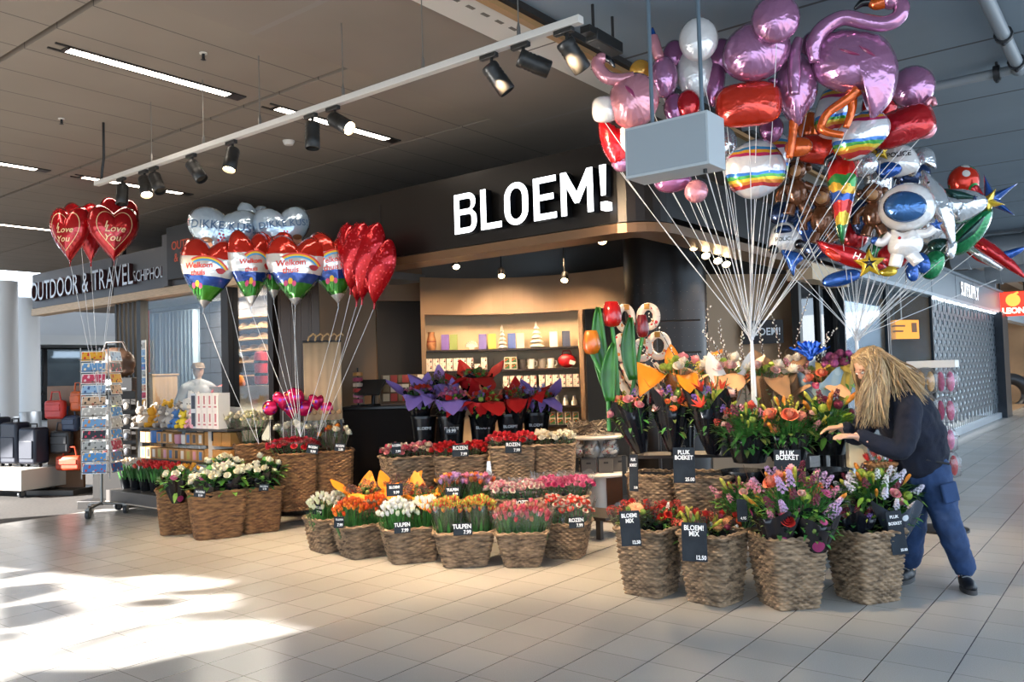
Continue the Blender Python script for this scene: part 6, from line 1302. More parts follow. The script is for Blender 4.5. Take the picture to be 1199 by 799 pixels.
figure('aircraft_balloon', 'silver jet balloon with a dark green wing pointing right', 1128, 240, 6.2, [('blob', 'fuselage', SIL, [(1112, 222), (1132, 222), (1150, 232), (1152, 244), (1138, 256), (1120, 262), (1112, 250)], 12), ('blob', 'wing', foil('foil_dark_green', '#0f3f38', .5), [(1108, 220), (1128, 226), (1142, 236), (1118, 234)], 4, -10), ('star', 'star_print', NAVF, (1140, 235, 4, 1.8, 5), 1.5, -11)], K2)
figure('bird_balloon', 'round red and white tropical bird balloon at the upper right of the second bunch', 1128, 210, 6.5, [('oval', 'body', BIRDM, (1128, 212, 17, 19), 12), ('tube', 'tail_feathers', REDF, [(1136, 222), (1146, 236)], [8, 4])], K2)
figure('star_balloon', 'spiky blue balloon with a yellow centre at the right edge', 1158, 235, 6.3, [('star', 'spikes', BLU, (1160, 234, 32, 9, 5), 7, 0, .5), ('star', 'centre', YEL_F, (1156, 238, 19, 8, 5), 9, -5, 1.0)], K2)
figure('turtle_balloon', 'big green leaf shaped balloon under the spiky blue one', 1138, 268, 6.3, [('blob', 'shell', GRN, [(1112, 290), (1122, 266), (1146, 248), (1160, 248), (1154, 270), (1138, 290), (1122, 298)], 13), ('blob', 'stripe', foil('foil_dark_green', '#0f3f38', .5), [(1120, 286), (1136, 268), (1152, 256), (1140, 276)], 4, -12), ('ball', 'head', GRN, (1116, 292, 7))], K2)
figure('aircraft_balloon', 'red and silver airliner balloon diving at the far right', 1165, 298, 6.6, [('tube', 'fuselage', REDF, [(1142, 276), (1160, 292), (1180, 312), (1194, 328)], [7, 8, 6, 1]), ('tube', 'belly', SIL, [(1136, 284), (1154, 300), (1172, 316)], [5, 6, 3], 3), ('blob', 'wing', BLU, [(1168, 298), (1180, 294), (1194, 292), (1192, 298), (1176, 306)], 4), ('tube', 'wing', REDF, [(1136, 288), (1148, 300), (1166, 312)], [3, 4, 2], 6)], K2)
figure('aircraft_balloon', 'red aeroplane balloon with white lettering at the lower left of the second bunch', 995, 297, 6.1, [('blob', 'fuselage', REDF, [(958, 278), (972, 282), (1000, 290), (1028, 308), (1032, 318), (1010, 318), (984, 308), (966, 294)], 10), ('text', 'lettering', mat('print_white', '#f2f0ee', .4), (1008, 305, 11, 'H-BI'), -11, .45), ('blob', 'wing', REDO, [(972, 288), (988, 300), (980, 306), (968, 296)], 4, -6)], K2)
pol = mat('print_dark', '#15171c', .4)
figure('car_balloon', 'white police car balloon left of the red aeroplane', 916, 276, 6.6, [('blob', 'body', WHF, [(900, 290), (902, 276), (908, 264), (922, 260), (932, 270), (938, 284), (928, 294), (908, 296)], 10), ('blob', 'window', NAVF, [(908, 274), (912, 266), (924, 266), (926, 274)], 4, -9), ('ball', 'wheel', BLKF, (906, 292, 6), -4), ('ball', 'wheel', BLKF, (934, 288, 6), -4), ('text', 'lettering', pol, (918, 282, 6, 'POLICE'), -11.5), ('oval', 'beacon', BLU, (918, 259, 4, 3), 3)], K2)
figure('car_balloon', 'white and blue police car balloon above the astronaut', 1048, 186, 6.5, [('blob', 'body', WHF, [(1026, 200), (1030, 182), (1044, 170), (1062, 172), (1072, 186), (1072, 202), (1048, 208)], 11), ('blob', 'bonnet', BLU, [(1026, 196), (1040, 190), (1054, 196), (1052, 206), (1034, 210)], 6, -9), ('text', 'lettering', pol, (1052, 184, 8, 'POLICE'), -12)], K2)
def sb2(label, x, y, rx, ry, Y, m, rot=0, p=2.2): return simple(label, x, y, rx, ry, Y, m, None, rot, p, K2)
sb2('blue shark shaped balloon hanging below the red aeroplane', 985, 326, 22, 9, 6.4, BLU, .2); figure('star_balloon', 'yellow star balloon with dark marks at the bottom of the second bunch', 1018, 309, 6.0, [('star', 'envelope', YEL_F, (1018, 309, 19, 9, 5), 7), ('star', 'dark_print', BLKF, (1018, 309, 9, 3, 5), 2, -6.5)], K2)
figure('star_balloon', 'small yellow star balloon peeping out above the astronaut', 1030, 177, 6.4, [('star', 'envelope', YEL_F, (1030, 177, 14, 7, 5), 6), ('star', 'dark_print', BLKF, (1030, 177, 7, 3, 5), 2, -5.5)], K2)
figure('fish_balloon', 'bright blue fish tail balloon at the far lower left of the second bunch', 925, 305, 6.4, [('blob', 'body', BLU, [(916, 292), (934, 296), (940, 304), (932, 312), (928, 324), (920, 306)], 6)], K2)
sb2('green leaf shaped balloon at the bottom under the dolphin', 1092, 310, 12, 18, 6.3, GRN, -.4); sb2('small blue balloon under the feet of the astronaut', 1068, 318, 7, 12, 6.2, BLU, .1); sb2('red balloon behind the legs of the astronaut', 1046, 300, 18, 16, 6.5, REDF, .5); sb2('small blue balloon right of the legs of the astronaut', 1080, 308, 9, 13, 6.3, BLU, .3)
sb2('navy balloon between parrot and astronaut', 1010, 255, 14, 22, 6.8, NAVF); sb2('white balloon with brown neighbour left of the astronaut', 1028, 205, 16, 28, 6.7, SIL); sb2('navy balloon at the far left of the second bunch', 918, 250, 18, 14, 6.9, NAVF); sb2('green balloon behind the astronaut legs', 1030, 292, 16, 12, 6.8, GRN, .6); sb2('small green and dark balloon under the dolphin', 1100, 288, 13, 9, 6.5, foil('foil_dark_green', '#0f3f38', .5))
sb2('navy balloon behind the police car above the astronaut', 1068, 205, 20, 16, 6.9, NAVF); sb2('yellow balloon at the bottom right of the red aeroplane', 1040, 318, 10, 6, 6.2, YEL_F); sb2('blue balloon behind the brown animals', 945, 262, 16, 22, 6.9, BLU); sb2('red balloon behind the parrot tail', 1000, 275, 16, 18, 6.9, REDF)
sb2('silver balloon hidden at the back of the second bunch', 1090, 262, 22, 24, 7.0, SIL); sb2('dark balloon low at the back of the second bunch', 960, 290, 20, 14, 7.0, NAVF)
# the white gathered strings below the knots
for K, py, lab in ((K1, 470, 'white gathered ribbon bundle of the pink balloon bunch among the peonies'), (K2, 470, 'white gathered ribbon bundle of the second balloon bunch behind the person')):
    t = thing('ribbon_bundle', lab, 'ribbon', K); e = Vector((K.x, K.y, 1.24)) - K
    for i in range(5):
        a = 2*PI*i/5; mb = MB(); mb.tube([(.012*cos(a), .012*sin(a), .06), (.006*cos(a), .006*sin(a), 0), (.014*cos(a), .014*sin(a), e.z*.5), (.02*cos(a), .02*sin(a), e.z)], .006, 6); mb.build('strand', RIB, t)
    mb = MB(); mb.lathe([(.012, -.02), (.02, -.012), (.02, .012), (.012, .02)], 12); mb.build('knot', RIB, t)
# ---- grey hanging box sign with two rods
pl = at(732, 181, 4.6); t = thing('hanging_box_sign', 'blank grey rectangular box sign hanging on two rods before the balloons', 'sign', pl, RZ)
bx = mat('box_grey_paint', '#8d979e', .45); bf = mat('box_frame_grey', '#a9b1b6', .4)
mb = MB(); mb.bb((0, 0, -.14), (.5, .21, .145)); mb.build('casing', bf, t, bev=.003)
mb = MB(); mb.bb((.014, -.004, -.125), (.486, .0, .13)); mb.build('panel', bx, t)
for x in (.125, .425):
    mb = MB(); mb.tube([(x, .1, .145), (x, .1, 4.2-pl.z)], .012, 8); mb.build('rod', mat('rod_grey_blue', '#5d6d79', .4, .3), t)
mb = MB(); mb.tube([(.43, .1, -.14), (.43, .1, -.16)], .012, 8); mb.build('plug', bk, t)
# ================================================================ PERSON
def remesh(o, vox, it=6, disp=0, ds=.12, fac=.5):
    m_ = o.modifiers.new('r', 'REMESH'); m_.mode = 'VOXEL'; m_.voxel_size = vox
    s_ = o.modifiers.new('s', 'SMOOTH'); s_.iterations = it; s_.factor = fac
    if disp:
        tx = bpy.data.textures.new('folds', 'CLOUDS'); tx.noise_scale = ds; d = o.modifiers.new('d', 'DISPLACE'); d.texture = tx; d.strength = disp; d.mid_level = .5; d.texture_coords = 'GLOBAL'
    dg = bpy.context.evaluated_depsgraph_get(); dg.update(); me = bpy.data.meshes.new_from_object(o.evaluated_get(dg)); me.name = o.name; o.modifiers.clear(); old = o.data; o.data = me; bpy.data.meshes.remove(old); me.shade_smooth(); return o
def limb(mb, pts, rad, sq=None, n=14, mi=0):
    pts = [Vector(p) for p in pts]; P2 = []; R2 = []
    for i in range(len(pts)-1):
        a, b, c, d = pts[max(0, i-1)], pts[i], pts[i+1], pts[min(len(pts)-1, i+2)]
        for j in range(5):
            q = j/5; P2.append(.5*((2*b)+(c-a)*q+(2*a-5*b+4*c-d)*q*q+(3*b-a-3*c+d)*q**3)); R2.append(rad[i]+(rad[i+1]-rad[i])*q)
    P2.append(pts[-1]); R2.append(rad[-1]); mb.tube(P2, R2, n, mi, True, sq); mb.ball(pts[0], rad[0]*.98, 12, 8, mi); mb.ball(pts[-1], rad[-1]*.98, 12, 8, mi)
skin = mat('skin', '#d9a58a', .5, var=.06, vscale=6); denim = mat('denim_blue', '#1f3a63', .8, var=.25, vscale=7, bump=.25, bscale=300); jack = mat('navy_fleece', '#0a1124', .9, var=.3, vscale=6, bump=.2, bscale=120)
shoe_m = mat('shoe_black', '#15171c', .5); sole_m = mat('shoe_sole', '#3c3a3a', .6); sock_m = spotted('sock_print', '#e6e2dc', ['#e6e2dc', '#d05a2c', '#e6e2dc', '#d9a52a'], 60, .7)
fr = fl(1131, 690); fL = fl(1064, 681)
per = thing('person', 'person with long blond hair in navy jacket and blue jeans bending over the bouquets', 'person', ((fr.x+fL.x)/2, (fr.y+fL.y)/2, 0)); O = Vector(per.location)
def A(x, y, Y): return at(x, y, Y)-O
hipR, kneeR, ankR = A(1092, 556, 5.93), A(1110, 612, 5.84), Vector((fr.x-O.x+.005, fr.y-O.y+.02, .10))
hipL, kneeL, ankL = A(1068, 556, 6.08), A(1068, 617, 6.06), Vector((fL.x-O.x+.02, fL.y-O.y+.03, .10))
pel = (hipR+hipL)/2+Vector((0, 0, .06)); wst = A(1074, 517, 5.98); che = A(1058, 486, 5.93); shl = A(1050, 466, 5.90); nk = A(1036, 452, 5.88)
HC = A(1017, 430, 5.84); shN = A(1064, 481, 5.74); shF = A(1024, 472, 6.08)
elN = A(1054, 527, 5.66); wrN = A(1003, 511, 5.72); elF = A(1004, 512, 6.12); wrF = A(985, 500, 6.02)
fd = Vector((-.80, -.22, -.52)).normalized(); ud = Vector((-.45, -.02, .85)); ud = (ud-fd*ud.dot(fd)).normalized(); ld = ud.cross(fd)
HM = Matrix(((fd.x, ld.x, ud.x, HC.x), (fd.y, ld.y, ud.y, HC.y), (fd.z, ld.z, ud.z, HC.z), (0, 0, 0, 1)))
mb = MB()
limb(mb, [hipR, kneeR, ankR], [.085, .055, .038]); limb(mb, [hipL, kneeL, ankL], [.085, .055, .038])
limb(mb, [pel, wst, che, shl], [.13, .115, .12, .08]); limb(mb, [shN, elN, wrN], [.05, .04, .027]); limb(mb, [shF, elF, wrF], [.05, .04, .027]); limb(mb, [shN, shl, shF], [.055, .075, .055]); limb(mb, [shl, nk, HC-ud*.06-fd*.02], [.06, .052, .05])
# head in its own frame: x face, y left, z up
h = MB(M=HM); h.ball((-.012, 0, .03), (.098, .076, .095), 20, 14); h.ball((.03, 0, -.035), (.062, .057, .075), 16, 12); h.ball((.06, 0, -.085), (.03, .03, .024)); h.ball((.083, 0, .022), (.016, .05, .012))
h.tube([(.085, 0, .02), (.104, 0, -.022), (.098, 0, -.034)], [.008, .013, .010], 8); h.ball((.094, 0, -.034), (.012, .018, .009)); h.ball((.084, 0, -.058), (.012, .022, .006)); h.ball((.083, 0, -.067), (.011, .018, .006)); h.ball((.062, .036, -.02), (.02, .02, .018)); h.ball((.062, -.036, -.02), (.02, .02, .018))
for s_ in (-1, 1): h.ball((-.012, s_*.078, -.005), (.02, .009, .032))
mb.add(h.v, h.f)
def hand(mb, wr, direc, palm_n, curl=.5, s=1.0):
    d = Vector(direc).normalized(); n_ = Vector(palm_n); n_ = (n_-d*n_.dot(d)).normalized(); sdv = d.cross(n_)
    pc = wr+d*.045*s; mb.tube([wr-d*.01, wr+d*.03*s, wr+d*.085*s], [.026*s, .036*s, .038*s], 12, 0, True, .45)
    for i, (o, L) in enumerate(((-.028, .062), (-.0095, .074), (.0095, .07), (.027, .054))):
        p = wr+d*.08*s+sdv*o*s; pts = [p]; dd = d.copy()
        for k, f_ in enumerate((.45, .32, .25)): dd = (dd+n_*curl*(.45+.25*k)).normalized(); p = p+dd*L*f_*s; pts.append(p)
        mb.tube(pts, [.0098*s, .009*s, .0082*s, .0066*s], 8); mb.ball(pts[-1], .0066*s, 8, 6); mb.ball(pts[0], .0098*s, 8, 6)
    p = wr+d*.022*s-sdv*.03*s; pts = [p, p+(d*.6-sdv*.7+n_*.3).normalized()*.036*s, p+(d*.6-sdv*.7+n_*.3).normalized()*.036*s+(d+n_*.5-sdv*.1).normalized()*.03*s]; mb.tube(pts, [.013*s, .0105*s, .008*s], 8); mb.ball(pts[-1], .008*s, 8, 6)
hand(mb, wrN, (-1, -.12, .06), (.1, .2, -1), .35, 1.08); hand(mb, wrF, (-1, .1, -.1), (0, -.2, -1), .5, 1.05)
body = mb.build('body', skin, per, ang=0); remesh(body, .0052, 4)
# face details
for s_ in (-1, 1):
    e = MB(M=HM); e.ball((.083, s_*.032, .004), (.010, .014, .008), 12, 8); e.build('eye', mat('eye_white', '#efe9e4', .3), per)
    e = MB(M=HM); e.ball((.0905, s_*.032, .002), (.004, .006, .006), 10, 6); e.build('iris', mat('iris_blue_grey', '#4b5f6b', .2), per)
    e = MB(M=HM); e.tube([(.088, s_*.015, .026), (.090, s_*.033, .031), (.08, s_*.052, .026)], [.003, .004, .002], 6); e.build('eyebrow', mat('brow_brown', '#8a6a48', .8), per)
e = MB(M=HM); e.ball((.0925, 0, -.058), (.006, .020, .0042), 12, 6); e.ball((.091, 0, -.066), (.006, .017, .005), 12, 6); e.build('lips', mat('lip_pink', '#b86a62', .4), per)
# jeans
mb = MB(); limb(mb, [hipR+Vector((0, 0, .04)), hipR, kneeR, ankR+Vector((-.0, .0, .05))], [.125, .125, .098, .078]); limb(mb, [hipL+Vector((0, 0, .04)), hipL, kneeL, ankL+Vector((0, 0, .05))], [.125, .122, .096, .078]); limb(mb, [pel-Vector((0, 0, .05)), pel+Vector((0, 0, .06)), wst], [.15, .16, .145])
j = mb.build('jeans', denim, per, ang=0); remesh(j, .011, 8, .030, .09)
mb = MB(); mb.box(A(1100, 575, 5.77), (.015, .02, .02)); pk = A(1098, 541, 5.80)
mb = MB(); mb.box(pk, (.16, .012, .016), ry=.22, rz=-.1); mb.build('pocket_flap', mat('pocket_black', '#0e1119', .7), per, bev=.003)
mb = MB(); mb.box(A(1112, 577, 5.745), (.12, .03, .14), ry=-.2, rz=.15); mb.build('cargo_pocket', denim, per, bev=.012)
# jacket
mb = MB(); limb(mb, [wst+Vector((.01, 0, -.10)), wst, che, shl], [.195, .20, .20, .14]); limb(mb, [shN, elN, wrN+Vector((.035, .004, 0))], [.092, .078, .048]); limb(mb, [shF, elF, wrF+Vector((.035, 0, 0))], [.09, .076, .048]); limb(mb, [shN, shl, shF], [.095, .125, .09]); limb(mb, [shl, nk-(nk-shl)*.25], [.095, .075])
mb.ball((che+A(1082, 490, 5.95))*.5, (.17, .17, .16)); mb.ball(A(1085, 507, 5.94), (.14, .15, .13))
j = mb.build('jacket', jack, per, ang=0); remesh(j, .012, 8, .034, .10)
# shoes and socks
for an, ft in ((ankR, Vector((-.25, -.97, 0))), (ankL, Vector((-.75, -.66, 0)))):
    a = math.atan2(ft.y, ft.x); SM = Matrix.Translation((an.x, an.y, 0)) @ Matrix.Rotation(a, 4, 'Z')
    mb = MB(M=SM); mb.ball((.06, 0, .05), (.14, .048, .045), 16, 10); mb.ball((.0, 0, .075), (.062, .045, .055), 14, 10); mb.ball((.13, 0, .042), (.062, .046, .035), 14, 10)
    o = mb.build('shoe', shoe_m, per, ang=0); remesh(o, .007, 4)
    mb = MB(M=SM); vs = [Vector((.065+.135*cos(2*PI*i/28), (.047+.008*cos(2*PI*i/28))*sin(2*PI*i/28), z)) for z in (0, .03) for i in range(28)]; mb.add(vs, [(i, (i+1) % 28, 28+(i+1) % 28, 28+i) for i in range(28)]+[tuple(range(28))[::-1], tuple(range(28, 56))]); mb.build('sole', sole_m, o, ang=40)
    mb = MB(M=SM)
    for k in range(4): mb.tube([(.04+.022*k, -.03, .098-.009*k), (.045+.022*k, 0, .108-.009*k), (.04+.022*k, .03, .098-.009*k)], .0035, 5)
    mb.build('laces', mat('lace_grey', '#8a8d92', .7), o)
    mb = MB(); mb.tube([an+Vector((0, 0, -.02)), an+Vector((0, 0, .07))], [.045, .05], 14); mb.build('sock', sock_m, per)
# hair: locks laid from the crown
hairs = [mat('hair_blond', '#9c7d56', .4, var=.2, vscale=30), mat('hair_light', '#b89c72', .4), mat('hair_dark_blond', '#7d6344', .45)]  # strand tones, mixed at random over the locks
mb = MB(); R_ = random.Random(5); hb = MB(M=HM); hb.ball((-.022, 0, .035), (.103, .088, .104), 20, 14); hb.ball((-.05, 0, -.02), (.075, .082, .09), 16, 12); mb.add(hb.v, hb.f, 0)
for i in range(800):
    u = R_.random(); sd_ = R_.choice((-1, 1)) if R_.random() < .35 else 1   # most locks on the near (left) side
    ph = R_.uniform(.15, 1.0)*PI; rootp = HM @ Vector((-.02+.085*cos(ph), sd_*R_.uniform(.0, .05), .10+.028*sin(ph)-.0*u))
    if i < 520:  # falling forward and down beside the face
        mid = HM @ Vector((R_.uniform(-.06, .07), sd_*R_.uniform(.082, .105), R_.uniform(-.03, .05))); tip = A(R_.uniform(1001, 1042), R_.uniform(462, 503), 5.72+(.30 if sd_ < 0 else 0)+R_.uniform(-.03, .06)); low = mid+(tip-mid)*.5+Vector((R_.uniform(-.02, .03), -.02*sd_, .01)); pts = [rootp, mid, low, tip]; rad = [.0045, .0058, .005, .001]
    else:  # swept over the back of the neck and shoulder
        mid = HM @ Vector((R_.uniform(-.13, -.09), sd_*R_.uniform(.0, .08), R_.uniform(-.03, .05))); tip = A(R_.uniform(1046, 1088), R_.uniform(440, 476), 5.75+R_.uniform(-.06, .12)); low = mid+(tip-mid)*.55+Vector((R_.uniform(-.01, .02), -.01, R_.uniform(0, .03))); pts = [rootp, mid, low, tip]; rad = [.0042, .005, .004, .001]
    P2 = []; Rr = []; pts = [Vector(p) for p in pts]
    for q_ in range(3):
        a, b, c, d = pts[max(0, q_-1)], pts[q_], pts[q_+1], pts[min(3, q_+2)]
        for j_ in range(5):
            q = j_/5; P2.append(.5*((2*b)+(c-a)*q+(2*a-5*b+4*c-d)*q*q+(3*b-a-3*c+d)*q**3)+Vector((.009, .004, 0))*sin((q_+q)*4+ph*5)*(q_+q)/3); Rr.append((rad[q_]+(rad[q_+1]-rad[q_])*q)*R_.uniform(.85, 1.1))
    P2.append(pts[-1]); Rr.append(rad[-1]); mb.tube(P2, Rr, 6, R_.choice((0, 0, 1, 1, 2)))
mb.build('hair', hairs, per, ang=0)
# ================================================================ INSIDE THE FLOWER SHOP
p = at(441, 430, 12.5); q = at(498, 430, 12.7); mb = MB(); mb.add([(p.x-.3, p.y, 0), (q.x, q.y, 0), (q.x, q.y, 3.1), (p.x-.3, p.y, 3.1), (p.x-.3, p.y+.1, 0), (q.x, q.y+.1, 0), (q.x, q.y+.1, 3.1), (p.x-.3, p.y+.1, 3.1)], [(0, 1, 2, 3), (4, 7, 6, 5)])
struct(mb.build('wall_doorway_shade', mat('doorway_shade', '#0b0807', .7), smooth=False))  # black sheet put in for the shade inside the doorway
cm = mat('counter_dark', '#221a16', .7, spec=.2); cp = at(446, 476, 10.6); t = thing('sales_counter', 'dark brown sales counter inside the shop left of the purple bouquets', 'counter', (cp.x+.25, cp.y+.35, 0), 0); CT = cp.z
mb = MB(); mb.box((0, 0, CT/2-.02), (1.5, .6, CT-.04)); mb.build('body', cm, t, bev=.006); mb = MB(); mb.box((0, 0, CT-.02), (1.56, .66, .04)); mb.build('worktop', mat('counter_top', '#1a1512', .35), t, bev=.006); mb = MB(); mb.box((0, .02, .04), (1.44, .56, .08)); mb.build('plinth', bk, t)
def on(px, dy=0): p = at(px, 470, 10.6+dy); return Vector((p.x, p.y+.2, CT+.002))
t = thing('cash_register', 'dark tilted till screen on the sales counter', 'till', on(432), -.5)
mb = MB(); mb.box((0, 0, .012), (.2, .2, .024)); mb.tube([(0, .03, .02), (0, .05, .2)], .025, 10); mb.build('base', bk, t); mb = MB(); mb.box((0, -.02, .24), (.40, .035, .26), rx=-.75); mb.build('screen', mat('till_grey', '#3a3835', .35), t, bev=.01)
for i, (px, lab) in enumerate(((459, 'card display with small greeting cards on the counter beside the till'), (482, 'tall card display with red and white cards at the right of the counter'))):
    t = thing('card_display', lab, 'card stand', on(px, .1), .1); mb = MB(); mb.box((0, .1, .2), (.34, .02, .4), rx=-.25); mb.box((0, 0, .01), (.34, .3, .02)); mb.build('frame', mat('wood_display', '#6d4f34', .5), t)
    for r in range(3):
        for c in range(3):
            mb = MB(); mb.box((-.1+.1*c, -.02+.045*r, .1+.12*r), (.085, .006, .10), rx=-.25); mb.build('card', [mat('card_a', '#cdb693', .6), mat('card_b', '#b8453a', .6), mat('card_c', '#8d7452', .6), mat('card_d', '#e0d3bd', .6)][(r*2+c+i) % 4], t)
for px, dy, lab in ((419, .3, 'white cup with dark band on the far counter behind the till'), (437, .4, 'cream canister standing behind the till')):
    t = thing('canister', lab, 'canister', on(px, dy), 0); mb = MB(); mb.lathe([(.05, 0), (.055, .24), (.05, .26), (.001, .26)], 16); mb.build('body', mat('cream_can', '#c3b197', .5), t); mb = MB(); mb.lathe([(.058, .26), (.058, .29), (.001, .3)], 16); mb.build('lid', bk, t)
t = thing('ribbon_rack', 'stack of pink and red ribbon reels on the counter at the left of the till', 'ribbon rack', on(416, .05), 0)
mb = MB(); mb.tube([(0, 0, 0), (0, 0, .5)], .01, 8); mb.box((0, 0, .008), (.16, .16, .016)); mb.build('stand', bk, t)
for i, c in enumerate(('#c2506a', '#d98aa0', '#b8322c', '#e0c8b0', '#a83a5a', '#c98a4a')): mb = MB(); mb.lathe([(.03, .04+.07*i), (.065, .045+.07*i), (.065, .09+.07*i), (.03, .095+.07*i)], 14); mb.build('ribbon_reel', mat('reel_'+c[1:], c, .5), t)
# shelf unit
shm = mat('shelf_dark', '#2b1f17', .4); SH = []
def nich(px, z, dy): p = arcp(px); return Vector((p.x*(1+dy/12), p.y+dy, z))
def py2z(px, py): p = arcp(px); return at(px, py, p.y+.2).z
t = thing('shelf_unit', 'curved wall shelf unit with five dark shelves at the back of the shop', 'shelf', arcp(590)); so_ = Vector(t.location)
for r, py in enumerate((409, 433, 455, 476, 498)):
    z = py2z(590, py); SH.append(z); mb = MB(); vs = []; n = 16; a0, a1 = (500, 678) if r < 3 else (628, 678)
    for i in range(n+1):
        px = a0+(a1-a0)*i/n
        for dy in (.02, .4):
            for dz in (-.025, 0): vs.append(nich(px, z+dz, dy)-so_)
    fs = []
    for i in range(n): a = 4*i; b = a+4; fs += [(a, b, b+1, a+1), (a+2, a+3, b+3, b+2), (a+1, b+1, b+3, a+3), (a, a+2, b+2, b)]
    mb.add(vs, fs+[(0, 1, 3, 2), (4*n, 4*n+2, 4*n+3, 4*n+1)]); mb.build('shelf_board', shm, t, smooth=False)
def item(name, label, cat, px, r, dy=.14, group=None, dz=0): return thing(name, label, cat, nich(px, SH[r]+.002+dz, dy), -.0, group)
# row one
t = item('vase', 'tall tan patterned vase at the left end of the top shelf', 'vase', 506, 0); mb = MB(); mb.lathe([(.05, 0), (.07, .06), (.065, .15), (.045, .22), (.05, .26), (.04, .26), (.03, .2)], 18); mb.build('body', mat('vase_tan', '#b5784a', .5, var=.3, vscale=20), t); mb = MB(); mb.lathe([(.066, .11), (.068, .12), (.066, .13)], 18); mb.build('band', mat('vase_band', '#8a3a2a', .5), t)
bkc = [('#6a4a9a', '#c9b8d8', 'purple and white book on the top shelf beside the tan vase'), ('#7d8a3a', '#d9d3b0', 'green picture book on the top shelf second from the vase'), ('#5a4a96', '#8a7ab8', 'dark purple book near the white fan on the top shelf'), ('#b8b43a', '#e6e3c8', 'yellow and white book left of the first white tree'), ('#2f4f9a', '#7a6ab0', 'blue book right of the first white tree'), ('#d9c8a8', '#b89a6a', 'cream book beside the blue one on the top shelf'), ('#d9cdb8', '#e9e0cf', 'pale cream book right of the second white tree'), ('#10264a', '#dfe3ea', 'dark blue book with a white tree picture at the right end of the top shelf')]
for (c1, c2, lab), px in zip(bkc, (522, 532, 566, 577, 600, 610, 649, 664)):
    t = item('book', lab, 'book', px, 0, .2, 'books on the top shelf'); mb = MB(); mb.box((0, 0, .115), (.115, .02, .23), rx=-.18); mb.build('cover', mat('book_'+c1[1:], c1, .5), t, bev=.002); mb = MB(); mb.box((0, -.012, .09), (.08, .004, .11), rx=-.18); mb.build('picture', mat('book_'+c2[1:], c2, .5), t)
whp = mat('white_porcelain', '#ddd3c4', .4)
for px, s, lab in ((589, 1.0, 'slim white openwork tree ornament in the middle of the top shelf'), (629, 1.1, 'broad white openwork tree ornament right of the middle of the top shelf')):
    t = item('tree_ornament', lab, 'ornament', px, 0, .1); 
    for k in range(5): mb = MB(); r = (.07-.011*k)*s*(1 if px < 600 else 1.45); mb.lathe([(r*.5, .06*k*s), (r, .015+.06*k*s), (r*.45, .055+.06*k*s)], 10, fn=lambda a, z: 1+.18*cos(5*a)); mb.build('tier', whp, t)
    mb = MB(); mb.lathe([(.02, .29*s), (.004, .35*s)], 8); mb.build('tip', whp, t)
t = item('fan_ornament', 'white fan shaped ornament on the top shelf between the books', 'ornament', 553, 0, .12); mb = MB()
for k in range(9): a = PI*(.08+.84*k/8); mb.tube([(0, 0, .03), (.085*cos(a), 0, .03+.085*sin(a))], .008, 6); mb.ball((.085*cos(a), 0, .03+.085*sin(a)), .014, 8, 6)
mb.build('ribs', whp, t); mb = MB(); mb.box((0, 0, .015), (.07, .05, .03)); mb.build('foot', whp, t)
# gift boxes
gm = [mat('giftbox_white', '#e0d3c0', .5), spotted('giftbox_print', '#dfd0ba', ['#c2452a', '#dfd0ba', '#d98a3a', '#1f1a18', '#dfd0ba'], 30, .5), mat('giftbox_green', '#5d8a3a', .5), mat('giftbox_dark', '#3a3330', .5)]
gb = MB(); gb.box((0, 0, .045), (.085, .085, .09)); gbm = gb.mesh('carton', gm[0], smooth=False); gp = MB(); gp.box((0, -.044, .045), (.07, .004, .074)); gpm = gp.mesh('printed_front', gm[1], smooth=False)
def gift(px, r, lvl, label, group, s=1.0, dz0=0, front=None):
    t = item('gift_box', label, 'gift box', px, r, .13, group, lvl*.091*s); inst('carton', gbm, t, (0, 0, 0), (0, 0, 0), s); inst('printed_front', front or gpm, t, (0, 0, 0), (0, 0, 0), s)
for i, px in enumerate((503, 511, 519, 527, 535, 543, 551, 559, 567)):
    for l in range(1 if i in (7,) else 2): gift(px, 1, l, 'white gift box with red and orange print, stacked at the left of the second shelf', 'printed gift boxes, second shelf left')
for i, px in enumerate((503, 511, 519, 527, 535)): gift(px, 2, 0, 'white gift box with red print at the left of the third shelf', 'printed gift boxes, third shelf left')
for i, px in enumerate((592, 600, 608, 616, 624)):
    for l in range(2): gift(px, 2, l, 'red and white gift box in the middle of the third shelf', 'printed gift boxes, third shelf middle')
for i, px in enumerate((634, 642, 650, 658, 666, 674)):
    for l in range(2): gift(px, 2, l, 'white gift box with small red print at the right of the third shelf', 'printed gift boxes, third shelf right')
gf2 = gp.mesh('printed_front', spotted('giftbox_flower_print', '#2f5a2a', ['#d9441f', '#e8842a', '#2f5a2a', '#c22a20'], 45, .5), smooth=False)
for i, px in enumerate((636, 645, 654, 663, 672)):
    for l in range(2): gift(px, 4, l, 'box printed with orange and red flowers on the lowest shelf at the right', 'flower printed boxes, lowest shelf', 1, 0, gf2)
for px, l in ((594, 0), (602, 0), (594, 1), (602, 1)): gift(px, 1, l, 'green and red printed box in the small stack in the middle of the second shelf', 'green gift boxes, second shelf', 1, 0, gf2)
for i, (px, lab) in enumerate(((612, 'dark grey mug stack on the second shelf right of the green boxes'), (622, 'black and white mug on the second shelf'), (635, 'patterned grey mug on the second shelf'), (645, 'pale figure mug at the right of the second shelf'))):
    t = item('mug', lab, 'mug', px, 1); mb = MB(); mb.lathe([(.045, 0), (.055, .14), (.05, .14), (.042, .01), (.001, .01)], 16); mb.build('cup', [gm[3], whp, mat('mug_grey', '#8a7f74', .5), whp][i], t); mb = MB(); mb.tube([(.05, 0, .11), (.085, 0, .10), (.085, 0, .05), (.05, 0, .03)], .008, 6); mb.build('handle', whp, t)
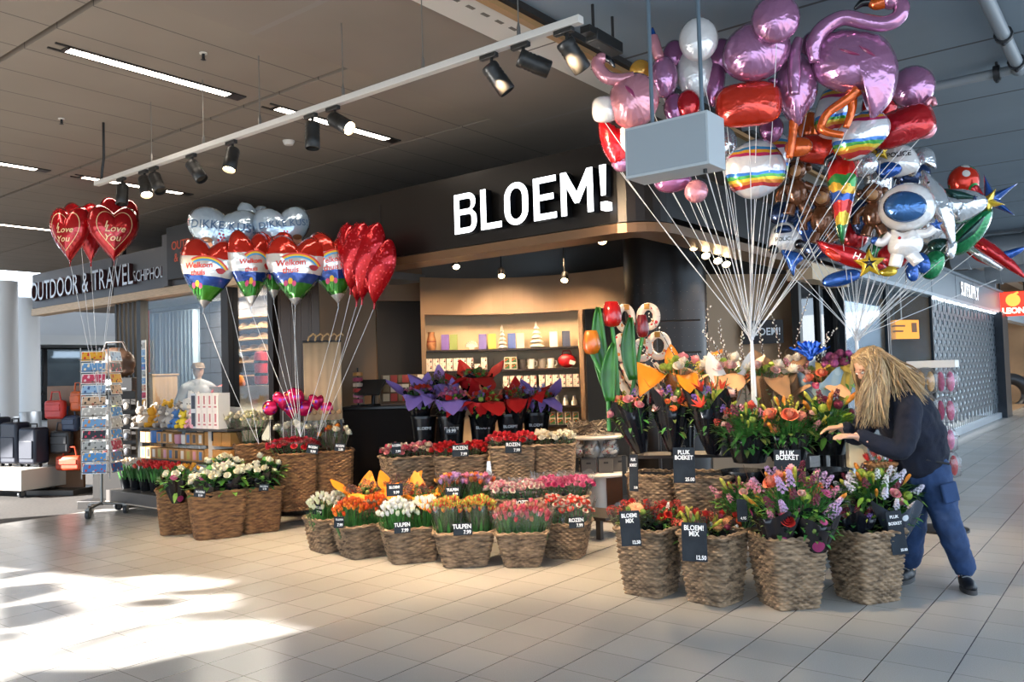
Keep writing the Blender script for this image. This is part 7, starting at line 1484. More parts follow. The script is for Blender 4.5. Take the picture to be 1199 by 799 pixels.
t = item('handbag', 'red patterned bag at the right end of the second shelf', 'bag', 664, 1); mb = MB(); mb.ball((0, 0, .10), (.13, .06, .10), 14, 8); mb.build('body', mat('bag_red_gloss', '#b81a1c', .3, var=.4, vscale=14), t); mb = MB(); mb.tube([(-.07, 0, .18), (-.05, 0, .24), (.05, 0, .24), (.07, 0, .18)], .008, 6); mb.build('handle', REDP, t); mb = MB(); mb.box((.07, -.06, .07), (.08, .004, .06), ry=.3); mb.build('label_card', whp, t)
for i, px in enumerate((650, 660, 670)):
    for l in range(2):
        t = thing('figurine', '%s white bell shaped figurine of the %s row on the fourth shelf' % (('left', 'middle', 'right')[i], ('front', 'back')[l]), 'figurine', nich(px+2*l, SH[3]+.002, .1+.16*l), 0, 'white figurines'); mb = MB(); mb.lathe([(.035, 0), (.03, .05), (.016, .08), (.018, .1), (.001, .125)], 12); mb.build('body', whp, t); mb = MB(); mb.ball((0, 0, .125), .016, 8, 6); mb.build('head', whp, t)
# plaque on the taupe right wall
p = at(893, 389, 10.55); t = thing('wall_sign', 'dark plaque reading BLOEM! on the taupe wall behind the ribbons', 'sign', p, facing(p)); mb = MB(); mb.box((0, 0, 0), (.50, .03, .30)); mb.build('board', mat('plaque_dark', '#1d1b1e', .5), t, bev=.003); lettering('BLOEM!', .13, CHALK, t, (.02, -.017, .0), off=.002, sx=.9)
# ---- white two tier gift table
p = at(697, 562, 9.3); tz = at(697, 553, 9.2).z; t2z = at(697, 509, 9.3).z; t = thing('tier_table', 'white two tier rounded table with gift bags and grey boxes', 'table', (p.x, p.y, 0), facing(p)); wm = mat('table_white', '#d9cfc2', .4)
for z, r in ((tz, .40), (t2z, .34)): mb = MB(); mb.lathe([(.001, z-.035), (r-.01, z-.035), (r, z-.02), (r, z-.01), (r-.01, z), (.001, z)], 40); mb.build('tier', wm, t)
mb = MB(); mb.lathe([(.12, 0), (.12, t2z-.035)], 20); mb.build('column', wm, t); mb = MB(); mb.lathe([(.32, 0), (.32, .03), (.12, .06)], 30); mb.build('foot', wm, t)
for i, (dx, lab) in enumerate(((-.27, 'leftmost'), (-.09, 'second'), (.10, 'third'), (.27, 'rightmost'))):
    b = thing('storage_box', lab+' grey box on the lower tier of the white table', 'box', (p.x+dx, p.y-.2+.15*abs(dx)/.27, tz+.002), 0, 'grey boxes'); mb = MB(); mb.box((0, 0, .075), (.16, .16, .15)); mb.build('body', mat('box_grey', '#57534f', .6), b, bev=.004); mb = MB(); mb.box((0, 0, .155), (.168, .168, .014)); mb.build('lid', mat('box_grey_lid', '#4a4643', .6), b); mb = MB(); mb.box((0, -.082, .11), (.05, .004, .02)); mb.build('grip', bk, b)
for i, (dx, dz, lab) in enumerate(((-.22, .166, 'clear gift bag with floral clogs left on the grey boxes'), (-.04, .166, 'clear gift bag with white tag in the middle of the grey boxes'), (.16, .166, 'basket of orange and cream flowers on the third grey box'))):
    b = thing('gift_bag', lab, 'gift bag', (p.x+dx, p.y-.16, tz+dz), 0, None)
    for k in range(4): inst('wrapped_clog', clogme, b, (rnd.uniform(-.03, .03), rnd.uniform(-.03, .03), .03+.035*k), (rnd.uniform(-.5, .5), rnd.uniform(-.4, .4), rnd.uniform(0, 3)), .7)
    mb = MB(); mb.lathe([(.07, 0), (.10, .08), (.07, .18), (.02, .21), (.06, .25)], 16, fn=lambda a, z: 1+.06*cos(7*a)); mb.build('cellophane_bag', CLEAR, b, ang=0)
b = thing('twig_wreath', 'tangle of pale driftwood twigs on the upper tier of the white table', 'wreath', (p.x-.06, p.y-.05, t2z+.002), 0); R_ = random.Random(4)
for q_ in range(3):
    mb = MB()
    for k in range(30): a = R_.random()*6.28; z = R_.uniform(.012, .15); mb.tube([(.2*cos(a), .2*sin(a), z), (.23*cos(a+.5), .23*sin(a+.5), R_.uniform(.012, .16)), (.2*cos(a+1), .2*sin(a+1), R_.uniform(.012, .15))], .009, 5)
    mb.build('twigs', mat(('twig_pale', 'twig_mid', 'twig_dark')[q_], ('#a8947c', '#7d6a55', '#5a4a3a')[q_], .7), b)
# ================================================================ LEFT: WHEELED RACK OF BASKETS
def caster(t, x, y, z=0, r=.05, m=None):
    mb = MB(); mb.tube([(x-.018, y, r+z), (x+.018, y, r+z)], r, 16); o = mb.build('caster_wheel', m or mat('caster_grey', '#6f7276', .4), t); mb = MB(); mb.box((x, y, r*2+.01+z), (.05, .07, .02)); mb.box((x-.024, y, r*1.3+z), (.004, .05, r*1.6)); mb.box((x+.024, y, r*1.3+z), (.004, .05, r*1.6)); mb.build('fork', steel, o)
q = fl(350, 607); rkx = thing('basket_trolley', 'low wheeled trolley frame with white rod carrying the tall brown baskets', 'trolley', (q.x, q.y+.3, 0), RZ*.6)
for x in (-.42, .55):
    for y in (-.22, .25): caster(rkx, x, y)
mb = MB(); mb.box((.06, 0, .135), (1.15, .6, .03)); mb.build('deck', mat('deck_brown', '#3a2c22', .6), rkx, bev=.003)
for x in (-.46, .16): mb = MB(); mb.box((x, -.31, .27), (.025, .02, .30)); mb.build('upright', mat('rod_white', '#d6cfc4', .4), rkx)
mb = MB(); mb.tube([(-.5, -.33, .38), (.75, -.33, .38)], .016, 10); mb.build('rod', mat('rod_white', '#d6cfc4', .4), rkx)
mb = MB(); mb.box((-.46, -.33, .38), (.09, .04, .07)); mb.build('clamp', steel, rkx, bev=.006)
def lift_basket(lab, px, pyt, Y, z, dm, turn): p = at(px, pyt, Y); c = Vector((p.x, p.y, z)); return basket(lab, c, facing(c, turn), dm, WICKL, 'brown wicker baskets on the left'), c
b1, c1 = lift_basket('tall brown basket of red roses on the wheeled trolley', 347, 530, 9.35, .153, (.44, .40, .36, .32, .62), .1); b2, c2 = lift_basket('tall brown basket of single cream roses at the right of the trolley', 390, 526, 9.55, .153, (.44, .40, .36, .32, .62), .05)
b3, c3 = lift_basket('brown basket of long white roses behind the panel on the left', 300, 513, 9.85, .40, (.52, .40, .42, .32, .46), .1)
t = thing('display_bench', 'small hidden bench under the basket of long white roses', 'bench', (c3.x, c3.y, 0), 0); mb = MB(); mb.box((0, 0, .38), (.6, .45, .03)); mb.build('top', stp, t)
for x in (-.25, .25): mb = MB(); mb.box((x, 0, .18), (.04, .4, .36)); mb.build('leg', stp, t)
bunch('rose_bunch', 'wide bunch of red roses in clear wrap below the magenta stick balloons', 'roses', c1+Vector((-.02, 0, .70)), 0, [rose('#b8182a', '#a0101f', .03), rose('#c42a3c', None, .03)], 46, .30, .07, .2, 700, (CLEARD, .26, .1, .30, .2), 'rose', None, sq=.7)
bunch('rose_bunch', 'row of cream roses in clear wrap just behind the red roses', 'roses', c1+Vector((-.03, .28, .88)), 0, [wr, wr2], 22, .28, .05, .3, 701, (CLEAR, .34, .08, .28, .2), 'rose', None, sq=.5)
bunch('rose_bunch', 'long bunch of pale yellow roses at the left behind the balloon strings', 'roses', c3+Vector((-.08, -.05, .74)), 0, [rose('#e9dfb0', '#efe8c8', .034), wr2], 26, .28, .07, .3, 702, (CLEARD, .34, .08, .28, .2), 'rose', None, sq=.6)
bunch('rose_bunch', 'few cream and orange roses standing in the right tall basket', 'roses', c2+Vector((.03, 0, .80)), 0, [wr, rose('#d9862c', None, .032), wr2, rose('#a81a2a', None, .03)], 9, .17, .10, .25, 703, (CLEARD, .28, .07, .16, .3), 'rose', None)
bunch('rose_bunch', 'bunch of cream roses under the magenta stick balloons at the right', 'roses', c2+Vector((-.12, .22, .92)), 0, [wr2, wr], 12, .18, .06, .25, 704, (CLEAR, .3, .07, .18, .2), 'rose', None)
sg('dark price sign on the basket of red roses of the trolley', 366, 526, 8.95, 13, 11, [('ROZEN', 3.6, 0, 2), ('9.99', 4, 1, -3)], .1, .1, .2); sg('dark price sign on the right tall basket of the trolley', 398, 524, 9.2, 12, 9, [('ROZEN', 3.4, 0, 1.5), ('2.50', 3.6, 1, -2.5)], .1, .1, .1)
# panel with price tag
p = at(262, 545, 9.95); t = thing('info_board', 'pale rounded metal panel with a small black price tag beside the white boxes', 'panel', (p.x, p.y, 0), facing(p, .1)); zt = at(262, 476, 9.95).z
out = [(-.17, .25), (.20, .25), (.20, zt-.02), (.0, zt)]+[(-.05-.12*sin(PI/2*i/6), zt-.12+.12*cos(PI/2*i/6)) for i in range(7)]
mb = MB(); mb.prism(out, -.02, .02); mb.build('panel', mat('panel_pale', '#b9ada0', .4, .2), t, bev=.004); mb = MB(); mb.box((.0, 0, .13), (.05, .05, .26)); mb.box((0, 0, .01), (.36, .3, .02)); mb.build('foot', steel, t)
mb = MB(); mb.box((-.05, -.025, zt-.34), (.17, .008, .13)); o = mb.build('price_tag', NAVY, t); mb = MB(); [mb.box((-.05, -.03, zt-.315-.03*r), (.11-.05*r, .002, .01)) for r in range(2)]; mb.build('print', CHALK, o)
# ================================================================ LEFT: SOUVENIR CART
ca = W(-9.55, 5.62, 0); cart = thing('display_cart', 'dark wheeled display cart with shelves of plush toys, mugs and potted tulips', 'cart', ca, RZ); ch = mat('cart_dark', '#2a2623', .45)
mb = MB(); mb.box((0, -.02, .19), (2.35, .75, .15)); mb.build('tray', mat('cart_tray', '#4a4440', .45), cart, bev=.005)
mb = MB(); mb.box((0, -.39, .12), (2.35, .02, .012)); mb.build('edge_strip', mat('strip_pale', '#b8aa98', .4), cart)
for x in (-1.05, 1.0):
    for y in (-.3, .28): caster(cart, x, y, 0, .055, mat('caster_dark', '#3f4043', .4))
zA, zB = .63, 1.04
for z, d, y in ((zA, .42, .16), (zB, .5, .14)): mb = MB(); mb.box((0, y, z), (2.2, d, .025)); mb.build('shelf', ch, cart, bev=.003)
mb = MB(); mb.box((0, .2, .84), (2.2, .3, .012)); mb.build('divider', ch, cart)
for x in (-1.08, .0, 1.08): mb = MB(); mb.box((x, .34, .66), (.04, .04, .78)); mb.build('upright', ch, cart)
def onc(x, y, z): return ca+UX*x+VX*y+Vector((0, 0, z))
# tulips in black pots
pots = [('#e9d3b8', 'cream tulips in a black pot at the left end of the cart'), ('#ead7c4', 'cream and pink tulips, second pot from the left on the cart'), ('#d94a3c', 'coral red tulips, third pot on the cart'), ('#c81e22', 'red tulips, fourth pot on the cart'), ('#cf2226', 'red tulips, fifth pot on the cart'), ('#c51c24', 'red tulips, sixth pot on the cart'), ('#e3a02c', 'yellow tulips in the last pot at the right of the cart')]
for i, (c, lab) in enumerate(pots):
    p = onc(-1.02+.24*i, -.2, .268); t = bunch('potted_tulips', lab, 'tulips', p+Vector((0, 0, .30)), 0, [T(c), T(c, '#e8c7a8' if i < 2 else None, .2)], 16, .12, .04, .18, 800+i, None, 'tulip', 'potted tulips on the cart')
    mb = MB(); mb.lathe([(.06, -.30), (.085, -.16), (.09, -.15), (.082, -.15), (.07, -.2), (.001, -.2)], 16); mb.build('pot', BLACKW, t)
# plush toys
def plush(lab, x, y, c, s=1.0, c2='#e8dccb', ears='round', rot=0, z=zB+.013):
    t = thing('plush_toy', lab, 'plush toy', onc(x, y, z), RZ+rot, 'plush toys on the cart'); m1 = mat('plush_'+c[1:], c, .95, bump=.4, bscale=150); m2 = mat('plush_'+c2[1:], c2, .95)
    mb = MB(); mb.ball((0, 0, .062*s), (.055*s, .05*s, .062*s)); mb.build('body', m1, t); mb = MB(); mb.ball((0, -.012*s, .15*s), (.048*s, .045*s, .044*s)); mb.build('head', m1, t); mb = MB(); mb.ball((0, -.05*s, .14*s), (.022*s, .016*s, .016*s), 10, 6); mb.build('muzzle', m2, t)
    for sx in (-1, 1):
        mb = MB(); mb.ball((sx*.035*s, 0, (.205 if ears == 'long' else .19)*s), (.014*s, .01*s, (.04 if ears == 'long' else .018)*s), 8, 6); mb.build('ear', m1, t); mb = MB(); mb.tube([(sx*.045*s, -.01*s, .09*s), (sx*.075*s, -.035*s, .06*s)], [.018*s, .016*s], 8); mb.build('arm', m1, t); mb = MB(); mb.tube([(sx*.03*s, -.02*s, .025*s), (sx*.045*s, -.08*s, .022*s)], [.022*s, .022*s], 8); mb.build('leg', m1, t)
        mb = MB(); mb.ball((sx*.018*s, -.054*s, .162*s), .0045*s, 6, 4); mb.build('eye', EYEB, t)
PS = 1.25
pls = [(-1.0, 0, '#8a7f74', 1.1, 'grey plush toy at the left end of the cart top'), (-.92, .16, '#b5a690', 1.2, 'tan plush toy behind the left grey one'), (-.8, -.02, '#cdbfae', 1.0, 'cream plush toy second in the front row of the cart top'), (-.62, .14, '#d98aa8', 1.15, 'pink plush toy behind the yellow ones'), (-.66, -.03, '#e0a02c', 1.05, 'yellow plush toy lower in the front row'), (-.52, .1, '#e3ab34', 1.35, 'taller yellow plush toy in the middle of the heap'), (-.42, -.02, '#9a9088', 1.1, 'grey plush toy right of the yellow ones'), (-.30, .16, '#a89c90', 1.3, 'large grey plush toy at the back with a purple neighbour'), (-.2, .2, '#9a86c8', 1.35, 'purple plush toy at the back of the heap'), (-.24, -.03, '#b8b0a8', 1.0, 'light grey plush toy in the front row'), (-.04, .12, '#e3e0dc', 1.5, 'large white plush toy before the mannequin'), (-.06, -.05, '#4a7ab8', .9, 'small blue plush toy in the front row'), (.12, .1, '#e9e4dc', 1.45, 'white plush toy left of the white boxes'), (.1, -.06, '#d9c23a', .85, 'small yellow plush toy at the right of the front row'), (.26, -.02, '#d9a0b0', .9, 'small pink plush toy beside the white boxes')]
for x, y, c, s, lab in pls: plush(lab, x, y, c, s*PS, ears='long' if c in ('#e3e0dc', '#8a7f74', '#e9e4dc') else 'round', rot=rnd.uniform(-.5, .5))
# white boxes
wb = mat('white_box', '#d9d6d2', .5); wt_ = mat('box_text', '#b06a72', .5)
for r in range(2):
    for c in range(4):
        t = thing('souvenir_box', '%s white box of the %s row at the right of the cart top' % (('first', 'second', 'third', 'fourth')[c], ('lower', 'upper')[r]), 'box', onc(.48+.115*c, 0, zB+.013+.211*r), RZ, 'white boxes on the cart'); mb = MB(); mb.box((0, 0, .105), (.108, .16, .21)); mb.build('carton', wb, t, smooth=False); mb = MB(); mb.box((0, -.081, .13), (.03, .002, .1)); mb.box((0, -.081, .05), (.05, .002, .02)); mb.build('print', wt_, t)
for r in range(2):
    t = thing('souvenir_box', '%s dark windowed box left of the white boxes' % ('lower', 'upper')[r], 'box', onc(.36, 0, zB+.013+.211*r), RZ, 'dark windowed boxes'); mb = MB(); mb.box((0, 0, .105), (.108, .16, .21)); mb.build('carton', mat('box_blue_white', '#c8cdd4', .5), t, smooth=False); mb = MB(); mb.box((0, -.081, .105), (.08, .002, .16)); mb.build('window', mat('box_pic', '#23293a', .3, var=.6, vscale=20), t)
# kraft mug boxes and mugs
kr = mat('kraft_box', '#b5854f', .6); krw = [mat('win_blue', '#3f6a9a', .4), mat('win_white', '#d9d3c8', .4), mat('win_pink', '#c88a9a', .4), mat('win_dark', '#3a3532', .4), mat('win_olive', '#a8a04a', .4)]
for r in range(2):
    for c in range(11):
        if r == 1 and c in (2, 6, 7): continue
        t = thing('mug_box', 'kraft mug box with window, %s place in the %s row of the cart' % (('first', 'second', 'third', 'fourth', 'fifth', 'sixth', 'seventh', 'eighth', 'ninth', 'tenth', 'last')[c], ('lower', 'upper')[r]), 'box', onc(-.98+.135*c, .06, (zA+.014, .848)[r]), RZ, 'kraft mug boxes on the cart'); mb = MB(); mb.box((0, 0, .07), (.12, .12, .14)); mb.build('carton', kr, t, smooth=False); mb = MB(); mb.box((0, -.061, .07), (.06, .003, .1)); mb.build('window', krw[(c*3+r) % 5], t)
for r in range(2):
    for c in range(3):
        t = thing('mug_box', 'plain kraft box, %s of the %s row at the right end of the cart shelf' % (('left', 'middle', 'right')[c], ('lower', 'upper')[r]), 'box', onc(.58+.18*c, .06, (zA+.014, .848)[r]), RZ, 'plain kraft boxes on the cart'); mb = MB(); mb.box((0, 0, .08), (.17, .16, .16)); mb.build('carton', mat('kraft_plain', '#b07a38', .6), t, bev=.003); mb = MB(); mb.box((0, 0, .161), (.03, .16, .002)); mb.build('tape', mat('tape', '#c79a5a', .4), t)
for x, c, lab in ((-.71, '#3f74b5', 'large blue mug on the cart shelf'), (-.17, '#c88a9a', 'pink mug on the cart shelf'), (-.02, '#d9d3cb', 'white mug with dark print on the cart shelf')):
    t = thing('mug', lab, 'mug', onc(x, .04, .848), RZ, None); s = 1.35 if c == '#3f74b5' else 1; mb = MB(); mb.lathe([(.045*s, 0), (.055*s, .02*s), (.055*s, .115*s), (.05*s, .115*s), (.048*s, .02*s), (.001, .015)], 18); mb.build('cup', mat('mug_'+c[1:], c, .3), t); mb = MB(); mb.tube([(.052*s, 0, .09*s), (.09*s, 0, .085*s), (.09*s, 0, .04*s), (.052*s, 0, .03*s)], .009*s, 8); mb.build('handle', mat('mug_'+c[1:], c, .3), t)
# ================================================================ POSTCARD RACK
q = fl(112, 606); rack = thing('postcard_rack', 'tall metal postcard rack on casters at the left of the tulip cart', 'rack', (q.x, q.y+.15, 0), 0); RKL = Vector(rack.location); zt = at(101, 408, RKL.y).z; zb = at(104, 560, RKL.y).z
for a in (0.4, 2.5, 4.6):
    x, y = .27*cos(a), .27*sin(a); mb = MB(); mb.tube([(0, 0, .15), (x, y, .12)], .018, 8); mb.build('foot', steel, rack); caster(rack, x, y, 0, .05, mat('caster_dark', '#3f4043', .4))
mb = MB(); mb.tube([(0, 0, .12), (0, 0, zt)], .018, 10); mb.build('pole', steel, rack)
mb = MB()
for x in (-.17, .17):
    for y in (-.14, .14): mb = MB(); mb.tube([(x, y, zb), (x, y, zt)], .007, 6); mb.build('frame_rod', steel, rack)
pcols = ['#d9a02c', '#5d8fc0', '#c23a5a', '#8fb0d0', '#c9a88a', '#b5b0a8', '#6d9ac4', '#1f2430', '#a8a8a4', '#4f8fc8', '#3f78b8']
pc2 = [['#c22a20', '#3a2a20'], ['#e6d9b8', '#2f5a8a'], ['#e6c0c8', '#7a1f3a'], ['#3f5a8a', '#e3e3e6'], ['#3a2f2a', '#b5452a'], ['#e0dcd4', '#5a5048'], ['#d98a3a', '#e8dfc8'], ['#c22a4a', '#d98aa0'], ['#3a3a3a', '#d9c8a0'], ['#d9a03a', '#e6e3d8'], ['#c23a2a', '#e9e9e9']]
def pmesh(i): return spotted('postcard_%d' % i, pcols[i], [pcols[i], pc2[i][0], pcols[i], pc2[i][1]], 26, .4)
ordn = ('first', 'second', 'third', 'fourth', 'fifth', 'sixth', 'seventh', 'eighth', 'ninth', 'tenth', 'eleventh'); whc = mat('card_edge_white', '#e6e3de', .5)
for i in range(11):
    z = zt-.14-(zt-zb-.1)*i/11+.03
    for y, r_, s_ in ((-.165, .22, 'front'), ):
        t = thing('postcard', ordn[i]+' postcard from the top on the front of the tall rack', 'postcard', RKL+Vector((0, y, z)), 0, 'postcards on the rack'); mb = MB(); mb.box((0, 0, 0), (.30, .004, .125), rx=-.2); mb.build('sheet', whc, t, smooth=False); mb = MB(); mb.box((0, -.0035, 0.0), (.28, .002, .108), rx=-.2); mb.build('picture', pmesh(i), t, smooth=False)
    mb = MB(); mb.tube([(-.17, -.14, z-.05), (-.165, -.19, z-.04), (.165, -.19, z-.04), (.17, -.14, z-.05)], .004, 5); mb.build('pocket_wire', steel, rack)
    t = thing('postcard', ordn[i]+' postcard from the top on the right side of the tall rack', 'postcard', RKL+Vector((.195, 0, z)), PI/2-.1, 'postcards on the side of the rack'); mb = MB(); mb.box((0, 0, 0), (.24, .004, .125), rx=-.2); mb.build('sheet', whc, t, smooth=False); mb = MB(); mb.box((0, -.0035, 0), (.22, .002, .108), rx=-.2); mb.build('picture', pmesh((i*4+3) % 11), t, smooth=False)
# black gondola with hanging packs
gq = at(133, 600, 11.1); gon = thing('display_stand', 'black pegboard stand hung with souvenirs behind the postcard rack', 'stand', (gq.x, gq.y, 0), -.1); gz = at(133, 443, 11.1).z
mb = MB(); mb.box((0, .05, gz/2), (.62, .04, gz)); mb.build('pegboard', ch, gon, bev=.003); mb = MB(); mb.box((0, 0, .05), (.7, .5, .10)); mb.build('base', ch, gon, bev=.005); mb = MB(); mb.box((0, -.04, gz-.09), (.66, .1, .18)); o = mb.build('header', mat('header_black', '#111113', .4), gon, bev=.003); mb = MB(); mb.box((0, -.092, gz-.06), (.09, .004, .08)); mb.build('emblem', CHALK, o); mb = MB(); mb.box((0, -.092, gz-.145), (.5, .004, .012)); mb.build('printed_line', CHALK, o)
pkc = ['#8a857f', '#c25a8a', '#9a8f84', '#b8b0a6', '#d94a20', '#3f74b5', '#5a5a60', '#c9c4bc', '#c23a2a', '#4a4f58', '#7d8a3a', '#a89a8a']
for r in range(4):
    for c in range(4):
        i = r*4+c; cc = pkc[(i*5+r) % 12]; p = Vector(gon.location)+Vector((-.22+.148*c, -.06+.02*c*-.1, gz-.36-.20*r)); t = thing('souvenir_pack', 'souvenir hanging in the %s row, %s column of the black pegboard' % (ordn[r], ordn[c]), 'souvenir', p, -.1, 'hanging souvenir packs')
        mb = MB(); mb.box((0, 0, 0), (.11, .02, .15)); mb.build('backing_card', [whc, ch][(i//2) % 2], t, bev=.008); mb = MB(); mb.ball((0, -.018, -.015), (.038, .018, .045), 10, 8); mb.build('souvenir', mat('souv_'+cc[1:], cc, .4), t); mb = MB(); mb.tube([(0, .07, .062), (0, -.06, .062)], .004, 5); mb.build('hook', steel, t)
# cap and brown bag above the stand
p = Vector(gon.location)+Vector((.03, .02, gz+.002)); t = thing('shoulder_bag', 'large brown leather bag standing on the black souvenir stand', 'bag', p, -.2); mb = MB(); mb.ball((0, 0, .2), (.30, .14, .21), 18, 12); mb.ball((0, 0, .08), (.29, .13, .08)); o = mb.build('body', mat('leather_brown', '#4a2f1c', .5, var=.2), t, ang=0); remesh(o, .02, 6, .03, .1); mb = MB(); mb.tube([(-.2, 0, .33), (-.12, 0, .48), (.12, 0, .48), (.2, 0, .33)], .014, 8); mb.build('handle', mat('leather_dark', '#2f1d12', .5), t)
p = at(127, 432, 11.2); t = thing('cap', 'black peaked cap displayed above the brown bag', 'cap', p, -.3); mb = MB(); mb.lathe([(.12, 0), (.125, .04), (.105, .10), (.05, .135), (.001, .14)], 18); mb.build('crown', ch, t); mb = MB(); mb.grid(lambda u, v: Vector((-.09-.13*v, (u-.5)*.2*(1-.35*v), .0-.03*v-.03*(2*u-1)**2*v)), 8, 4); o = mb.build('peak', ch, t); sdm = o.modifiers.new('s', 'SOLIDIFY'); sdm.thickness = .008; mb = MB(); mb.tube([(0, 0, .02), (0, 0, gz-p.z+.0)], .012, 8); mb.build('stand_rod', ch, t)
# ================================================================ OUTDOOR SHOP THINGS
def mannequin(lab, px, py, Y, m, puffy=False, cap=True, yaw=0):
    p = at(px, py, Y); t = thing('mannequin', lab, 'mannequin', (p.x, p.y, 0), facing(p, yaw)); z = at(px, py, Y).z
    mb = MB(); limb(mb, [(0, 0, z-.62), (0, 0, z-.35), (0, 0, z-.08)], [.14, .16, .13], 1.35 if not puffy else 1.5, 20); limb(mb, [(-.20, 0, z-.1), (-.30, .02, z-.34), (-.24, -.08, z-.58)], [.075, .062, .05]); limb(mb, [(.20, 0, z-.1), (.30, .02, z-.34), (.24, -.08, z-.58)], [.075, .062, .05]); limb(mb, [(-.2, 0, z-.1), (0, 0, z-.04), (.2, 0, z-.1)], [.075, .09, .075])
    o = mb.build('sweater' if not puffy else 'padded_jacket', m, t, ang=0); remesh(o, .014, 6, .02 if not puffy else .05, .1 if not puffy else .06)
    sk = mat('mannequin_skin', '#c9ab90', .5); mb = MB(); limb(mb, [(0, 0, z-.06), (0, -.01, z+.06)], [.06, .05]); mb.ball((0, -.02, z+.17), (.078, .098, .12), 16, 12); mb.ball((0, -.115, z+.15), (.012, .014, .022)); hand(mb, Vector((-.24, -.09, z-.6)), (.1, -.3, -1), (1, 0, 0), .4); hand(mb, Vector((.24, -.09, z-.6)), (-.1, -.3, -1), (-1, 0, 0), .4); limb(mb, [(0, 0, z-.7), (0, 0, z-.5)], [.13, .12]); o = mb.build('body', sk, t, ang=0); remesh(o, .008, 3)
    mb = MB(); limb(mb, [(-.09, 0, z-.62), (-.1, 0, .5), (-.1, 0, .06)], [.11, .085, .07]); limb(mb, [(.09, 0, z-.62), (.1, 0, .5), (.1, 0, .06)], [.11, .085, .07]); mb.build('trousers', mat('trouser_dark', '#26282c', .8), t, ang=0)
    if cap: mb = MB(); mb.lathe([(.10, .2), (.102, .23), (.08, .29), (.001, .30)], 18, (0, -.01, z)); mb.box((0, -.12, z+.215), (.13, .09, .012), rx=.2); mb.build('cap', mat('tweed_cap', '#6b5a45', .8, var=.3, vscale=40), t)
    mb = MB(); mb.box((0, 0, .015), (.5, .4, .03)); mb.build('base', steel, t)
mannequin('mannequin in grey sweatshirt and flat cap behind the shop window', 232, 447, 12.9, mat('sweat_grey', '#8d8f90', .85, bump=.2, bscale=150), False, True, .25)
mannequin('mannequin in padded red orange jacket behind the window post', 268, 452, 12.8, mat('jacket_red_orange', '#b5392a', .6, var=.35, vscale=18, vstretch=(1, 1, 4)), True, False, -.2)
p = at(186, 500, 13.4); t = thing('wood_column', 'pale wooden block column behind the outdoor shop window', 'column', (p.x, p.y, 0), RZ); z = at(186, 440, 13.4).z; mb = MB(); mb.box((0, 0, z/2), (.42, .42, z)); mb.build('block', mat('pale_oak', '#a88a68', .5, var=.2, vscale=4, vstretch=(6, 6, .4)), t, bev=.006); mb = MB(); mb.box((0, 0, z+.012), (.46, .46, .024)); mb.build('cap_board', mat('pale_oak', '#a88a68', .5), t)
t = thing('banner', 'narrow orange red banner hanging at the left of the shop window', 'banner', onv(170, 400, 6.9), RZ); mb = MB(); mb.grid(lambda a, b: Vector(((a-.5)*.28, .01*sin(a*9), (b-.5)*1.0)), 6, 6); mb.build('cloth', mat('banner_orange', '#c2451c', .6), t); mb = MB(); mb.tube([(-.16, 0, .5), (.16, 0, .5)], .01, 6); mb.tube([(0, 0, .5), (0, 0, 2.95-onv(170, 400, 6.9).z)], .004, 5); mb.build('rod', bk, t)
t = thing('card_strip', 'vertical strip of small coloured cards beside the window edge', 'card strip', onv(168, 438, 6.35), RZ); mb = MB(); mb.box((0, .01, 0), (.12, .01, 1.0)); mb.build('backing', whc, t)
for i in range(9): mb = MB(); mb.box((0, 0, -.42+.105*i), (.1, .008, .085)); mb.build('card', pmesh((i*2) % 11), t, smooth=False)
# shelf of caps and small things at the back right
p = at(293, 445, 12.95); t = thing('wall_shelf', 'pale wall shelf with rows of caps in the outdoor shop', 'shelf', p, RZ); zz = [at(293, y, 12.95).z-p.z for y in (372, 385, 398, 411, 424, 440)]
for z in zz: mb = MB(); mb.box((0, 0, z), (1.0, .3, .02)); mb.build('board', mat('oak_shelf', '#b8956a', .5), t)
for x in (-.5, .5): mb = MB(); mb.box((x, .1, (zz[0]+zz[-1])/2), (.02, .05, zz[0]-zz[-1])); mb.build('bracket', bk, t)
for r in range(1, 5):
    for c in range(4):
        q = p+UX*(-.36+.24*c)+Vector((0, 0, zz[r]+.011)); b = thing('cap', 'tan cap, %s of the %s row on the wall shelf' % (ordn[c], ordn[r-1]), 'cap', q, RZ, 'caps on the wall shelf'); mb = MB(); mb.lathe([(.08, 0), (.082, .03), (.05, .08), (.001, .09)], 12); mb.build('crown', mat('cap_tan', '#a8875c', .8), b); mb = MB(); mb.box((0, -.1, .012), (.11, .08, .01), rx=.15); mb.build('peak', mat('cap_tan', '#a8875c', .8), b)
p = at(276, 452, 12.1); t = thing('beanie_display', 'orange knitted beanie on a low display in the outdoor shop', 'hat', p, 0); mb = MB(); mb.lathe([(.12, 0), (.13, .06), (.1, .14), (.001, .17)], 20, fn=lambda a, z: 1+.05*cos(10*a)); mb.build('beanie', mat('beanie_orange', '#c97a2c', .85), t); mb = MB(); mb.lathe([(.133, 0), (.138, .02), (.133, .05)], 20); mb.build('cuff', mat('beanie_cuff', '#a8601f', .85), t); mb = MB(); mb.box((.12, 0, -.02), (.9, .3, .03)); mb.box((.12, 0, -p.z/2-.02), (.8, .25, p.z-.03)); mb.build('plinth', mat('plinth_pale', '#b5a48c', .5), t)
p = at(306, 450, 11.9); t = thing('rolled_mat', 'bright red rolled sleeping bag standing in the outdoor shop', 'sleeping bag', p, 0); mb = MB(); mb.lathe([(.001, 0), (.08, .0), (.095, .03), (.09, .2), (.095, .4), (.08, .46), (.001, .47)], 18); mb.build('roll', mat('roll_red', '#c0242a', .5, var=.2), t); mb = MB(); mb.lathe([(.097, .12), (.099, .14), (.097, .16)], 18); mb.lathe([(.097, .3), (.099, .32), (.097, .34)], 18); mb.build('straps', bk, t)
